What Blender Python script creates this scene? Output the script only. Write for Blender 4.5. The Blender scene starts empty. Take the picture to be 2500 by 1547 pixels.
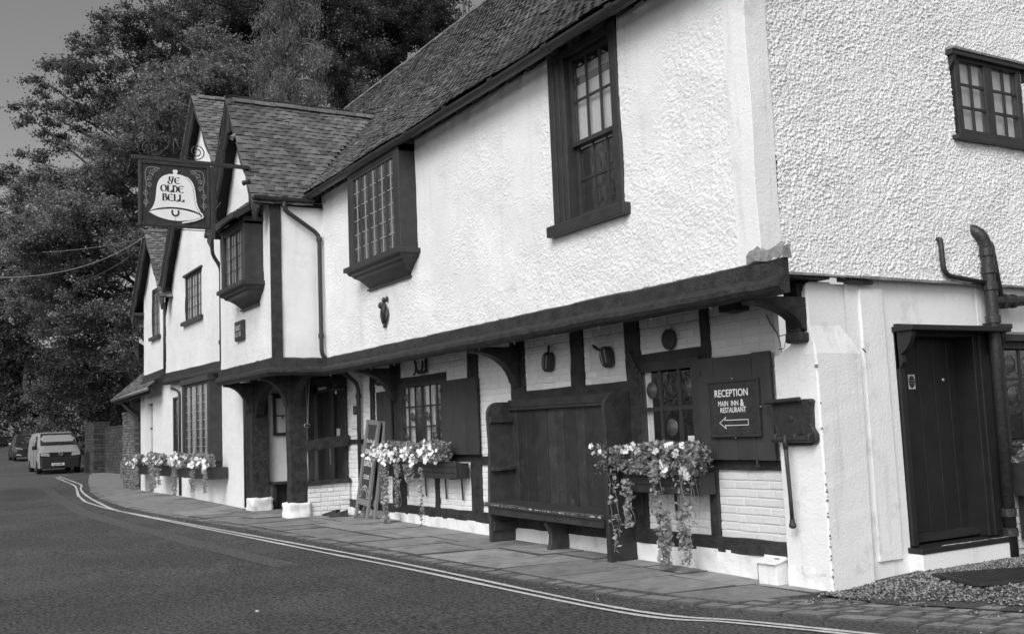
import bpy, bmesh, math, random
import numpy as np
from mathutils import Vector, Matrix

random.seed(7)
RNG = np.random.default_rng(7)
S = bpy.context.scene
COL = S.collection

# ------------------------------------------------------------------ camera
CAM = Vector((6.2225, -6.7017, 1.45))
ROT = Matrix(((0.50827, 0.11280, 0.85378), (0.86022, -0.01935, -0.50955), (-0.04095, 0.99343, -0.10687)))
cd = bpy.data.cameras.new('camera')
cam = bpy.data.objects.new('camera', cd)
COL.objects.link(cam)
cam.matrix_world = Matrix.Translation(CAM) @ ROT.to_4x4()
cd.sensor_width = 36
cd.lens = 36.474
cd.clip_start = 0.05
cd.clip_end = 3000
S.camera = cam

# ------------------------------------------------------------------ light
SUN_EL, SUN_AZ = math.radians(41), math.radians(144)
w = bpy.data.worlds.new('World')
S.world = w
w.use_nodes = True
nt = w.node_tree
sky = nt.nodes.new('ShaderNodeTexSky')
sky.sky_type = 'NISHITA'
sky.sun_disc = False
sky.sun_elevation = SUN_EL
sky.sun_rotation = SUN_AZ
sky.air_density = 1.0
sky.dust_density = 3.0
sky.ozone_density = 1.0
sep = nt.nodes.new('ShaderNodeSeparateColor')
nt.links.new(sky.outputs[0], sep.inputs[0])
bg = nt.nodes['Background']
nt.links.new(sep.outputs[0], bg.inputs['Color'])      # monochrome photograph taken through a red filter
bg.inputs['Strength'].default_value = 0.145
sd = bpy.data.lights.new('sun', 'SUN')
sd.energy = 1.5
sd.angle = math.radians(32)
sun = bpy.data.objects.new('sun', sd)
COL.objects.link(sun)
sdir = Vector((math.sin(SUN_AZ) * math.cos(SUN_EL), math.cos(SUN_AZ) * math.cos(SUN_EL), math.sin(SUN_EL)))
sun.rotation_euler = (-sdir).to_track_quat('-Z', 'Y').to_euler()
sun.location = (20, -20, 30)
S.view_settings.view_transform = 'Standard'
S.view_settings.look = 'None'
S.view_settings.gamma = 1
S.view_settings.exposure = 0.27
S.view_settings.use_curve_mapping = False
S.cycles.max_bounces = 6
S.cycles.transparent_max_bounces = 12

# ------------------------------------------------------------------ materials
def mat(name, col, rough=0.7, var=0.0, nscale=3.0, bump=0.0, bscale=40.0, stretch=None, spec=0.3,
        isl=0.0, grime=None, streak=None, bump2=0.0, b2scale=8.0, detail=6, metallic=0.0):
    """grey procedural material: base value, cloudy variation, per-piece variation, stains, fine relief"""
    m = bpy.data.materials.new(name)
    m.use_nodes = True
    t = m.node_tree
    N, L = t.nodes, t.links
    b = N['Principled BSDF']
    b.inputs['Roughness'].default_value = rough
    b.inputs['Specular IOR Level'].default_value = spec
    b.inputs['Metallic'].default_value = metallic
    tc = N.new('ShaderNodeTexCoord')
    src = tc.outputs['Object']
    if stretch:
        mp = N.new('ShaderNodeMapping')
        mp.inputs['Scale'].default_value = stretch
        L.new(src, mp.inputs[0])
        src = mp.outputs[0]
    val = N.new('ShaderNodeValue')
    val.outputs[0].default_value = col
    cur = val.outputs[0]
    def noise(sc, d=detail, r=0.6):
        n = N.new('ShaderNodeTexNoise')
        n.inputs['Scale'].default_value = sc
        n.inputs['Detail'].default_value = d
        n.inputs['Roughness'].default_value = r
        L.new(src, n.inputs['Vector'])
        return n.outputs['Fac']
    def mul(a, bb):
        q = N.new('ShaderNodeMath'); q.operation = 'MULTIPLY'
        L.new(a, q.inputs[0]); L.new(bb, q.inputs[1])
        return q.outputs[0]
    def ramp(a, lo, hi, f0=0.0, f1=1.0):
        q = N.new('ShaderNodeMapRange')
        q.inputs[1].default_value = f0; q.inputs[2].default_value = f1
        q.inputs[3].default_value = lo; q.inputs[4].default_value = hi
        L.new(a, q.inputs[0])
        return q.outputs[0]
    if var:
        cur = mul(cur, ramp(noise(nscale), 1 - var, 1 + var, 0.3, 0.7))
    if isl:
        g = N.new('ShaderNodeNewGeometry'); oi = N.new('ShaderNodeObjectInfo')
        ad = N.new('ShaderNodeMath'); ad.operation = 'ADD'
        L.new(g.outputs['Random Per Island'], ad.inputs[0]); L.new(oi.outputs['Random'], ad.inputs[1])
        fr = N.new('ShaderNodeMath'); fr.operation = 'FRACT'
        L.new(ad.outputs[0], fr.inputs[0])
        cur = mul(cur, ramp(fr.outputs[0], 1 - isl, 1 + isl))
    if grime:                                   # (darkness, scale, threshold)
        cur = mul(cur, ramp(noise(grime[1], 9, 0.68), 1.0, grime[0], grime[2], grime[2] + 0.14))
    if streak:                                  # rain streaks: (darkness, threshold)
        mp2 = N.new('ShaderNodeMapping'); mp2.inputs['Scale'].default_value = (5, 5, .42)
        L.new(tc.outputs['Object'], mp2.inputs[0])
        n2 = N.new('ShaderNodeTexNoise'); n2.inputs['Scale'].default_value = 1.6; n2.inputs['Detail'].default_value = 7; n2.inputs['Roughness'].default_value = .62
        L.new(mp2.outputs[0], n2.inputs['Vector'])
        cur = mul(cur, ramp(n2.outputs['Fac'], 1.0, streak[0], streak[1], streak[1] + .16))
    cb = N.new('ShaderNodeCombineColor')
    for i in range(3):
        L.new(cur, cb.inputs[i])
    L.new(cb.outputs[0], b.inputs['Base Color'])
    last = None
    for st, sc in ((bump2, b2scale), (bump, bscale)):
        if st:
            bp = N.new('ShaderNodeBump')
            bp.inputs['Strength'].default_value = min(1, st)
            bp.inputs['Distance'].default_value = 0.02
            L.new(noise(sc, 4, 0.55), bp.inputs['Height'])
            if last:
                L.new(last, bp.inputs['Normal'])
            last = bp.outputs[0]
    if last:
        L.new(last, b.inputs['Normal'])
    return m

M = {}
M['rough'] = mat('roughcast_white', 0.79, 0.9, 0.06, 1.5, 0.5, 70, grime=(0.86, 1.6, 0.58), streak=(.91, .57))
M['render'] = mat('smooth_white_render', 0.80, 0.8, 0.05, 1.2, 0.3, 45, grime=(0.74, 2.6, 0.57), streak=(.84, .55), bump2=0.16, b2scale=7)
M['brick'] = mat('white_painted_brick', 0.79, 0.75, 0.06, 5, 0.5, 60, isl=0.03, grime=(0.80, 4, 0.60), bump2=0.35, b2scale=14)
M['mortar'] = mat('white_painted_mortar', 0.76, 0.85, 0.05, 4, 0.3, 60)
M['timber'] = mat('black_painted_timber', 0.032, 0.55, 0.5, 9, 0.7, 60, stretch=None, bump2=0.7, b2scale=16, grime=(2.4, 16, 0.63))
M['gloss'] = mat('dark_gloss_paint', 0.036, 0.42, 0.25, 7, 0.25, 50, spec=0.4)
M['shutter'] = mat('dark_shutter_paint', 0.046, 0.5, 0.15, 5, 0.25, 90, isl=0.1, grime=(1.25, 14, 0.62), bump2=0.2, b2scale=14)
M['settle'] = mat('worn_dark_settle_paint', 0.034, 0.42, 0.35, 6, 0.4, 80, isl=0.3, grime=(2.0, 12, 0.60), bump2=0.4, b2scale=15, spec=0.45)
M['worn'] = mat('chipped_pale_wood', 0.42, 0.8, 0.4, 30, 0.6, 60, isl=0.3)
M['door'] = mat('dark_door_paint', 0.019, 0.4, 0.2, 6, 0.2, 60, isl=0.08, spec=0.4)
M['iron'] = mat('black_iron', 0.030, 0.42, 0.3, 18, 0.4, 60, spec=0.5)
M['steel'] = mat('bright_steel', 0.5, 0.35, 0.1, 10, metallic=0.8)
M['lead'] = mat('grey_lead_flashing', 0.22, 0.6, 0.35, 14, 0.6, 35)
M['leadcame'] = mat('pale_lead_came', 0.34, 0.6, 0.2, 20)
M['tile'] = mat('weathered_clay_tile', 0.135, 0.88, 0.35, 16, 0.6, 60, isl=0.40, grime=(2.3, 18, 0.60), bump2=0.3, b2scale=22)
M['tilemoss'] = mat('mossy_clay_tile', 0.10, 0.95, 0.45, 9, 0.9, 50, isl=0.38, grime=(1.9, 9, 0.55), bump2=0.8, b2scale=18)
M['tileedge'] = mat('mossy_shaded_tile_edge', 0.022, 0.95, 0.4, 12)  # mossy butt ends, darkened further to paint in the shadow under each course
M['ridge'] = mat('lichened_ridge_tile', 0.15, 0.9, 0.4, 14, 0.6, 50, isl=0.25, grime=(0.6, 14, 0.58))
M['underroof'] = mat('roof_underlay', 0.03, 0.9, 0.2, 3)
M['white'] = mat('white_sign_paint', 0.82, 0.5, 0.03, 6)
M['bellwhite'] = mat('white_bell_paint', 0.80, 0.45, 0.05, 5, grime=(0.85, 6, 0.62))
M['signblack'] = mat('dark_sign_board', 0.036, 0.45, 0.35, 10, 0.3, 50, grime=(1.8, 14, 0.62))
M['ink'] = mat('dark_lettering', 0.03, 0.5)
M['greyline'] = mat('grey_painted_line', 0.34, 0.6)
M['asphalt'] = mat('worn_asphalt', 0.092, 0.92, 1.0, 34, 1.0, 90, grime=(1.35, 0.45, 0.46), bump2=0.7, b2scale=45, detail=4)
M['patch'] = mat('resurfaced_asphalt', 0.108, 0.92, 0.9, 36, 1.0, 90, bump2=0.5, b2scale=50, detail=4)
M['yellow'] = mat('road_line_paint', 0.60, 0.8, 0.25, 30, 0.6, 120, grime=(0.35, 22, 0.56))
M['flag'] = mat('york_stone_flag', 0.26, 0.85, 0.22, 5, 0.6, 70, isl=0.24, grime=(0.55, 2.4, 0.53), bump2=0.3, b2scale=10)
M['flagbase'] = mat('pavement_bed', 0.065, 0.95, 0.3, 20, 0.6, 60)
M['sett'] = mat('granite_sett', 0.20, 0.85, 0.3, 20, 0.7, 60, isl=0.25, grime=(0.6, 10, 0.58))
M['gravel'] = mat('mixed_gravel', 0.16, 0.85, 0.3, 20, isl=0.9)
M['gravelbase'] = mat('gravel_bed', 0.075, 0.95, 0.5, 60, 0.9, 80)
M['joint'] = mat('mossy_joint_dirt', 0.075, 0.95, 0.4, 30)
M['earth'] = mat('dark_verge_earth', 0.04, 0.95, 0.4, 2, 0.7, 20)
M['bark'] = mat('tree_bark', 0.055, 0.9, 0.4, 6, 0.8, 25)
M['palebark'] = mat('pale_bare_bark', 0.12, 0.9, 0.3, 6, 0.8, 25)
M['redbrick'] = mat('old_red_brick', 0.055, 0.9, 0.3, 8, 0.6, 60, isl=0.35)
M['brickmortar'] = mat('old_lime_mortar', 0.075, 0.95, 0.3, 10, 0.6, 50)
M['rubble'] = mat('flint_rubble', 0.16, 0.9, 0.4, 8, 0.8, 30, isl=0.4)
M['boardgrey'] = mat('grey_painted_frame', 0.19, 0.55, 0.1, 8, 0.15, 50)
M['chalk'] = mat('dark_chalk_panel', 0.05, 0.6, 0.25, 6, grime=(1.5, 8, 0.58))
M['curtain'] = mat('pale_curtain', 0.82, 0.9, 0.25, 5)
M['blind'] = mat('grey_blind', 0.72, 0.9, 0.08, 3)
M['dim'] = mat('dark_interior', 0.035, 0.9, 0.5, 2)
M['paper'] = mat('white_paper_notice', 0.62, 0.7, 0.03, 20)
M['vanwhite'] = mat('white_van_paint', 0.28, 0.3, 0.05, 3, spec=0.5)
M['plastic'] = mat('black_plastic', 0.018, 0.55, 0.2, 8)
M['tyre'] = mat('tyre_rubber', 0.015, 0.85)
M['cardark'] = mat('dark_car_paint', 0.03, 0.25, spec=0.6)
M['lamp'] = mat('headlight_lens', 0.35, 0.15, 0.4, 20, spec=0.7)
M['flower'] = mat('white_petals', 0.74, 0.7, 0.04, 30, isl=0.05)
M['flowergrey'] = mat('coloured_petals', 0.42, 0.7, 0.1, 30, isl=0.3)
M['wirepale'] = mat('pale_cable', 0.24, 0.6)
M['chip'] = mat('pale_stone_chip', 0.36, 0.8, 0.2, 30, isl=0.3)

def leafmat(name, col, isl=0.5, rough=0.5, trans=0.45):
    m = mat(name, col, rough, 0.25, 0.5, isl=isl, spec=0.35)
    t = m.node_tree
    b = t.nodes['Principled BSDF']
    tr = t.nodes.new('ShaderNodeBsdfTranslucent')
    mx = t.nodes.new('ShaderNodeMixShader')
    mx.inputs[0].default_value = trans
    t.links.new(b.inputs['Base Color'].links[0].from_socket, tr.inputs[0])
    t.links.new(b.outputs[0], mx.inputs[1]); t.links.new(tr.outputs[0], mx.inputs[2])
    t.links.new(mx.outputs[0], t.nodes['Material Output'].inputs[0])
    return m
M['leaf_mid'] = leafmat('broadleaf_foliage', 0.21)
M['leaf_light'] = leafmat('pale_broadleaf_foliage', 0.12)
M['leaf_dark'] = leafmat('dark_evergreen_foliage', 0.13)
M['leaf_black'] = leafmat('yew_foliage', 0.078)
M['leaf_weep'] = leafmat('weeping_conifer_foliage', 0.19)
M['leaf_box'] = leafmat('petunia_leaves', 0.34, 0.45)
M['leaf_trail'] = leafmat('round_trailing_leaves', 0.36, 0.4)

def glassmat(name, f0=0.16, tint=0.985):
    m = bpy.data.materials.new(name)
    m.use_nodes = True
    t = m.node_tree
    t.nodes.clear()
    out = t.nodes.new('ShaderNodeOutputMaterial')
    tr = t.nodes.new('ShaderNodeBsdfTransparent'); tr.inputs[0].default_value = (tint, tint, tint, 1)
    gl = t.nodes.new('ShaderNodeBsdfGlossy'); gl.inputs['Roughness'].default_value = 0.01
    lw = t.nodes.new('ShaderNodeLayerWeight'); lw.inputs['Blend'].default_value = 0.5
    pw = t.nodes.new('ShaderNodeMath'); pw.operation = 'POWER'; pw.inputs[1].default_value = 4.0
    t.links.new(lw.outputs['Facing'], pw.inputs[0])
    fr = t.nodes.new('ShaderNodeMapRange'); fr.inputs[3].default_value = f0; fr.inputs[4].default_value = 1.0
    t.links.new(pw.outputs[0], fr.inputs[0])
    tc = t.nodes.new('ShaderNodeTexCoord')
    no = t.nodes.new('ShaderNodeTexNoise'); no.inputs['Scale'].default_value = 3.0
    t.links.new(tc.outputs['Object'], no.inputs['Vector'])
    bp = t.nodes.new('ShaderNodeBump'); bp.inputs['Strength'].default_value = 0.12; bp.inputs['Distance'].default_value = 0.03
    t.links.new(no.outputs['Fac'], bp.inputs['Height']); t.links.new(bp.outputs[0], gl.inputs['Normal'])
    mx = t.nodes.new('ShaderNodeMixShader')
    t.links.new(fr.outputs[0], mx.inputs[0]); t.links.new(tr.outputs[0], mx.inputs[1]); t.links.new(gl.outputs[0], mx.inputs[2])
    t.links.new(mx.outputs[0], out.inputs[0])
    return m
M['glass'] = glassmat('old_window_glass')
M['van_glass'] = mat('windscreen_glass', 0.035, 0.06, spec=1.0)
M['roundel'] = mat('bottle_glass_roundel', 0.07, 0.12, 0.2, 20, spec=0.7)

# ------------------------------------------------------------------ mesh helpers
ORG = {}
def link(o, parent=None):
    COL.objects.link(o)
    if parent is not None:
        o.parent = parent
    return o

class MB:
    def __init__(s):
        s.v = []; s.f = []
    def add(s, vs, fs):
        n = len(s.v)
        s.v.extend([tuple(map(float, p)) for p in vs])
        s.f.extend([tuple(i + n for i in q) for q in fs])
        return s
    def box(s, x0, x1, y0, y1, z0, z1):
        return s.add([(x0, y0, z0), (x1, y0, z0), (x1, y1, z0), (x0, y1, z0), (x0, y0, z1), (x1, y0, z1), (x1, y1, z1), (x0, y1, z1)],
                     [(0, 3, 2, 1), (4, 5, 6, 7), (0, 1, 5, 4), (1, 2, 6, 5), (2, 3, 7, 6), (3, 0, 4, 7)])
    def loft(s, rings, cap=True, close=True):
        n = len(rings[0]); vs = [p for r in rings for p in r]; fs = []
        for i in range(len(rings) - 1):
            for j in range(n if close else n - 1):
                k = (j + 1) % n
                fs.append((i * n + j, i * n + k, (i + 1) * n + k, (i + 1) * n + j))
        if cap:
            fs.append(tuple(range(n - 1, -1, -1)))
            fs.append(tuple((len(rings) - 1) * n + j for j in range(n)))
        return s.add(vs, fs)
    def bar(s, p, q, wd, dp, seg=1, jit=0.0, up=(0, 0, 1)):
        p, q = Vector(p), Vector(q); d = (q - p).normalized(); u = Vector(up)
        if abs(d.dot(u)) > 0.95:
            u = Vector((0, 1, 0))
        a = d.cross(u).normalized(); b = a.cross(d).normalized()
        rings = []
        off = [[0, 0] for _ in range(4)]
        for i in range(seg + 1):
            c = p.lerp(q, i / seg); ring = []
            for j, (sa, sb) in enumerate(((-1, -1), (1, -1), (1, 1), (-1, 1))):
                ja = random.uniform(-jit, jit); jb = random.uniform(-jit, jit)
                ring.append(c + a * (sa * wd / 2 + ja) + b * (sb * dp / 2 + jb))
            rings.append(ring)
        return s.loft(rings)
    def tube(s, pts, r, n=8, cap=True):
        pts = [Vector(p) for p in pts]
        rs = r if isinstance(r, (list, tuple)) else [r] * len(pts)
        rings = []; a = None
        for i, p in enumerate(pts):
            d = (pts[min(i + 1, len(pts) - 1)] - pts[max(i - 1, 0)])
            if d.length < 1e-9: d = Vector((0, 0, 1))
            d.normalize()
            if a is None:
                a = d.orthogonal().normalized()
            a = (a - d * a.dot(d))
            a = a.normalized() if a.length > 1e-6 else d.orthogonal().normalized()
            b = d.cross(a)
            rings.append([p + (a * math.cos(2 * math.pi * k / n) + b * math.sin(2 * math.pi * k / n)) * rs[i] for k in range(n)])
        return s.loft(rings, cap)
    def lathe(s, prof, o, axis=(0, 0, 1), n=16):
        o = Vector(o); d = Vector(axis).normalized(); a = d.orthogonal().normalized(); b = d.cross(a)
        rings = [[o + d * h + (a * math.cos(2 * math.pi * k / n) + b * math.sin(2 * math.pi * k / n)) * max(r, 1e-4) for k in range(n)] for r, h in prof]
        return s.loft(rings)
    def prism(s, poly, o, u, v, dep):
        """polygon (a,b) at o+u*a+v*b, pushed by vector dep; triangulated caps"""
        o, u, v, dep = Vector(o), Vector(u), Vector(v), Vector(dep)
        n = len(poly)
        base = [o + u * a + v * b for a, b in poly]
        top = [p + dep for p in base]
        from mathutils.geometry import tessellate_polygon
        tri = tessellate_polygon([[Vector((a, b, 0)) for a, b in poly]])
        fs = [tuple(t) for t in tri] + [tuple(n + i for i in reversed(t)) for t in tri]
        fs += [(i, (i + 1) % n, n + (i + 1) % n, n + i) for i in range(n)]
        return s.add(base + top, fs)
    def build(s, name, m, parent=None, smooth=False, bevel=0, kind=None, label=None, fix=True):
        me = bpy.data.meshes.new(name)
        org = ORG.get(parent.name, (0, 0, 0)) if parent is not None else (0, 0, 0)
        vs = [(x - org[0], y - org[1], z - org[2]) for x, y, z in s.v]
        me.from_pydata(vs, [], s.f)
        if fix:
            b = bmesh.new(); b.from_mesh(me)
            bmesh.ops.recalc_face_normals(b, faces=b.faces)
            b.to_mesh(me); b.free()
        me.materials.append(M[m] if isinstance(m, str) else m)
        if smooth:
            me.polygons.foreach_set('use_smooth', [True] * len(me.polygons))
        o = link(bpy.data.objects.new(name, me), parent)
        if parent is not None:
            ORG[o.name] = org
        if bevel:
            md = o.modifiers.new('bevel', 'BEVEL'); md.width = bevel; md.segments = 2; md.limit_method = 'ANGLE'
        if kind: o['kind'] = kind
        if label: o['label'] = label
        return o

def fast_mesh(name, verts, quads, m, parent=None, smooth=False, kind=None):
    """numpy arrays -> mesh object"""
    me = bpy.data.meshes.new(name)
    k = quads.shape[1]
    me.vertices.add(len(verts)); me.loops.add(quads.size); me.polygons.add(len(quads))
    org = np.array(ORG.get(parent.name, (0, 0, 0)) if parent is not None else (0, 0, 0))
    me.vertices.foreach_set('co', (verts - org).astype(np.float32).ravel())
    me.loops.foreach_set('vertex_index', quads.astype(np.int32).ravel())
    me.polygons.foreach_set('loop_start', np.arange(0, quads.size, k, dtype=np.int32))
    if smooth:
        me.polygons.foreach_set('use_smooth', np.ones(len(quads), bool))
    me.update(calc_edges=True)
    me.validate()
    me.materials.append(M[m] if isinstance(m, str) else m)
    o = link(bpy.data.objects.new(name, me), parent)
    if parent is not None: ORG[o.name] = tuple(org)
    if kind: o['kind'] = kind
    return o

def thing(name, label, cat, loc=(0, 0, 0), group=None):
    o = bpy.data.objects.new(name, None)
    o.empty_display_size = 0.1
    COL.objects.link(o)
    o.location = loc
    o['label'] = label; o['category'] = cat
    if group: o['group'] = group
    ORG[o.name] = tuple(loc)
    return o
def tag(o, label, cat, group=None):
    o['label'] = label; o['category'] = cat
    if group: o['group'] = group
    return o

def hashn(ix, iy, seed):
    h = (ix.astype(np.int64) * 374761393 + iy.astype(np.int64) * 668265263 + seed * 1442695041) & 0xffffffff
    h = ((h ^ (h >> 13)) * 1274126177) & 0xffffffff
    h = h ^ (h >> 16)
    return (h & 0xffff) / 65535.0
def vnoise(x, y, seed=0):
    x = np.asarray(x, float); y = np.asarray(y, float)
    ix, iy = np.floor(x), np.floor(y)
    fx, fy = x - ix, y - iy
    fx = fx * fx * (3 - 2 * fx); fy = fy * fy * (3 - 2 * fy)
    a, b = hashn(ix, iy, seed), hashn(ix + 1, iy, seed)
    c, d = hashn(ix, iy + 1, seed), hashn(ix + 1, iy + 1, seed)
    return (a * (1 - fx) + b * fx) * (1 - fy) + (c * (1 - fx) + d * fx) * fy

def pebbles(x, y, seed=0):
    """thrown pebbles: every cell holds one round stone of its own size and height"""
    ix, iy = np.floor(x), np.floor(y)
    out = np.zeros(x.shape)
    for dx in (-1, 0, 1):
        for dy in (-1, 0, 1):
            cx, cy = ix + dx, iy + dy
            px = cx + .1 + .8 * hashn(cx, cy, seed); py = cy + .1 + .8 * hashn(cx, cy, seed + 1)
            r = .38 + .42 * hashn(cx, cy, seed + 2); h = .25 + .75 * hashn(cx, cy, seed + 3) ** 1.6
            d2 = ((x - px) ** 2 + ((y - py) * 1.12) ** 2) / r ** 2
            out = np.maximum(out, h * np.sqrt(np.clip(1 - d2, 0, 1)))
    return out

def gz(x, y=0.0):
    """ground height: a gentle rise along the street away from the camera"""
    a = -x
    if a < 0: z = 0.0
    elif a < 18: z = 0.0125 * a
    elif a < 48: z = 0.225 + 0.0005 * (a - 18)
    elif a < 110: z = 0.24 + 0.027 * (a - 48)
    else: z = 1.914
    return z

def text_mesh(s, size, sx=1.0, align='LEFT', shear=0.0, space=1.0):
    c = bpy.data.curves.new('lettering', 'FONT')
    c.body = s; c.size = size; c.align_x = align; c.shear = shear; c.space_character = space
    o = bpy.data.objects.new('lettering', c); COL.objects.link(o)
    dg = bpy.context.evaluated_depsgraph_get()
    me = bpy.data.meshes.new_from_object(o.evaluated_get(dg))
    vs = [(v.co.x * sx, v.co.y) for v in me.vertices]; fs = [tuple(p.vertices) for p in me.polygons]
    bpy.data.objects.remove(o); bpy.data.curves.remove(c); bpy.data.meshes.remove(me)
    return vs, fs
def put_text(mb, s, o, u, v, size, sx=1.0, align='LEFT', shear=0.0, lift=None, space=1.0, bold=0.0):
    vs, fs = text_mesh(s, size, sx, align, shear, space)
    o, u, v = Vector(o), Vector(u), Vector(v)
    for db in ((0, 0),) if not bold else ((-bold, 0), (bold, 0), (0, bold), (0, -bold)):
        off = Vector(lift or (0, 0, 0)) * (abs(db[0]) * 2 + (0.5 if db[1] > 0 else 0)) * 0.1
        mb.add([o + u * (a + db[0]) + v * (b + db[1]) + off for a, b in vs], fs)

def pen(mb, pts, o, u, v, nib, ang, minw=0.0):
    """broad-nib pen stroke along 2D points"""
    o, u, v = Vector(o), Vector(u), Vector(v)
    ca, sa = math.cos(ang) * nib / 2, math.sin(ang) * nib / 2
    n = len(pts)
    L, R = [], []
    for i, (a, b) in enumerate(pts):
        da = pts[min(i + 1, n - 1)][0] - pts[max(i - 1, 0)][0]; db = pts[min(i + 1, n - 1)][1] - pts[max(i - 1, 0)][1]
        l = math.hypot(da, db) or 1
        na, nb = -db / l, da / l
        wd = max(abs(ca * na + sa * nb), minw)
        L.append(o + u * (a + na * wd) + v * (b + nb * wd)); R.append(o + u * (a - na * wd) + v * (b - nb * wd))
    mb.add(L + R, [(i, i + 1, n + i + 1, n + i) for i in range(n - 1)])
def arcpts(cx, cy, rx, ry, a0, a1, n=14):
    return [(cx + rx * math.cos(math.radians(a0 + (a1 - a0) * i / n)), cy + ry * math.sin(math.radians(a0 + (a1 - a0) * i / n))) for i in range(n + 1)]

def depth_px(p):
    """size in the picture: pixels per metre at p (for choosing which pieces show largest)"""
    q = ROT.transposed() @ (Vector(p) - CAM)
    d = -q.z
    if d < 0.2: return 0
    x, y = 1037 * q.x / d, 1037 * q.y / d
    if abs(x) > 530 or abs(y) > 335: return 0.001 * 1037 / d
    return 1037 / d

# ================================================================== SETTING
def interp(pts, x):
    pts = sorted(pts)
    if x <= pts[0][0]: return pts[0][1]
    for (a, b), (c, d) in zip(pts, pts[1:]):
        if x <= c: return b + (d - b) * (x - a) / (c - a)
    return pts[-1][1]
KERB = [(5, 0.9), (3, .1), (1.93, -.38), (1.05, -.66), (.54, -.89), (0, -1.08), (-1.1, -1.38), (-2.07, -1.51), (-3.4, -1.62), (-4.55, -1.73), (-8.1, -1.97),
        (-10.7, -2.23), (-13.7, -2.55), (-16, -2.70), (-19.3, -2.60), (-23.6, -2.2), (-26.9, -1.72), (-32, -1.05), (-41, .35), (-46, 1.3),
        (-66, 3.4), (-85, 6.3), (-110, 10.5), (-170, 24)]
def yk(x): return interp(KERB, x)
RD = 0.028                                    # road lies this much below the pavement

def terrain():
    xs = np.concatenate([np.linspace(-320, -60, 40), np.linspace(-58, 20, 60), np.linspace(25, 320, 30)])
    ys = np.concatenate([np.linspace(-320, -30, 25), np.linspace(-28, 40, 50), np.linspace(45, 320, 25)])
    X, Y = np.meshgrid(xs, ys, indexing='ij')
    Z = np.vectorize(gz)(X) - 0.16 + np.clip(Y - 25, 0, 100) * 0.03
    V = np.stack([X, Y, Z], -1).reshape(-1, 3)
    n = len(ys); i, j = np.meshgrid(np.arange(len(xs) - 1), np.arange(n - 1), indexing='ij')
    a = (i * n + j).ravel()
    o = fast_mesh('ground', V, np.stack([a, a + n, a + n + 1, a + 1], 1), 'earth', smooth=True, kind='structure')
terrain()
def strip(name, m, xs, ya, yb, zf, n=8, kind='structure', parent=None, label=None):
    V = []; Q = []
    for x in xs:
        for k in range(n + 1):
            y = ya(x) + (yb(x) - ya(x)) * k / n
            V.append((x, y, zf(x, y)))
    for i in range(len(xs) - 1):
        for k in range(n):
            a = i * (n + 1) + k
            Q.append((a, a + n + 1, a + n + 2, a + 1))
    o = fast_mesh(name, np.array(V, float), np.array(Q), m, parent, smooth=True, kind=kind)
    return o
XS = list(np.linspace(-165, -60, 40)) + list(np.linspace(-58, 30, 120))
road = strip('road', 'asphalt', XS, lambda x: yk(x) - (9.5 if x > -40 else 9.5 - min(2.5, (-40 - x) * .1)), lambda x: yk(x) + .03 if x < 5 else 14, lambda x, y: gz(x) - RD - max(0, -(y + 3)) * .006, 14)
# resurfaced trench along the gutter and a newer rectangle by the van
SC = [(6, -2.1), (2, -2.3), (-2, -2.5), (-5.1, -2.75), (-8, -2.98), (-10, -3.08), (-12.4, -3.24), (-16, -3.36), (-20.3, -3.15), (-29, -2.5), (-36.5, -2.6), (-60, 2)]
strip('road_patch', 'patch', list(np.linspace(-31, -5.2, 60)), lambda x: interp(SC, x) - .30 - .012 * math.sin(x * 2.1), lambda x: interp(SC, x) + .012 * math.sin(x * 1.3), lambda x, y: gz(x) - RD - max(0, -(y + 3)) * .006 + .0025, 4)
strip('road_patch', 'patch', list(np.linspace(-46, -30.5, 20)), lambda x: yk(x) - 5.0, lambda x: yk(x) - .9, lambda x, y: gz(x) - RD - max(0, -(y + 3)) * .006 + .003, 8)
strip('road_seam', 'joint', list(np.linspace(-7, 3, 60)), lambda x: interp(SC, x) - .30 - .011 - .03 * vnoise(x * 3, 0, 4).item() * (1 if x > -5 else .2), lambda x: interp(SC, x) - .30 - .03 * vnoise(x * 3, 0, 4).item() * (1 if x > -5 else .2), lambda x, y: gz(x) - RD + .0045, 1)
def line_strip(pts, wd):
    P = [Vector((x, y)) for x, y in pts]
    Q = []
    for i in range(len(P) - 1):                      # smooth with a few Catmull-Rom points
        p0, p1, p2, p3 = P[max(0, i - 1)], P[i], P[i + 1], P[min(len(P) - 1, i + 2)]
        for k in range(8):
            t = k / 8
            Q.append(0.5 * ((2 * p1) + (p2 - p0) * t + (2 * p0 - 5 * p1 + 4 * p2 - p3) * t * t + (3 * p1 - p0 - 3 * p2 + p3) * t ** 3))
    Q.append(P[-1])
    V, F = [], []
    for i, p in enumerate(Q):
        d = (Q[min(i + 1, len(Q) - 1)] - Q[max(i - 1, 0)]).normalized()
        nn = Vector((-d.y, d.x))
        e = random.uniform(-.008, .006)
        for s in (-1, 1):
            q = p + nn * s * (wd / 2 + e)
            V.append((q.x, q.y, gz(q.x) - RD + .009))
        if i: F.append((2 * i - 2, 2 * i - 1, 2 * i + 1, 2 * i))
    mb = MB(); mb.add(V, F)
    o = mb.build('road_marking', 'yellow', kind='structure')
    return o
line_strip([(5, .1), (3, -.55), (1.55, -.93), (.4, -1.28), (-.73, -1.68), (-4.3, -1.88), (-7.5, -2.17), (-13.4, -2.72), (-16.5, -2.90), (-21.9, -2.52), (-26.6, -2.0), (-29.6, -1.55), (-32.5, -1.28), (-42.5, -.6)], .06)
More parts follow.
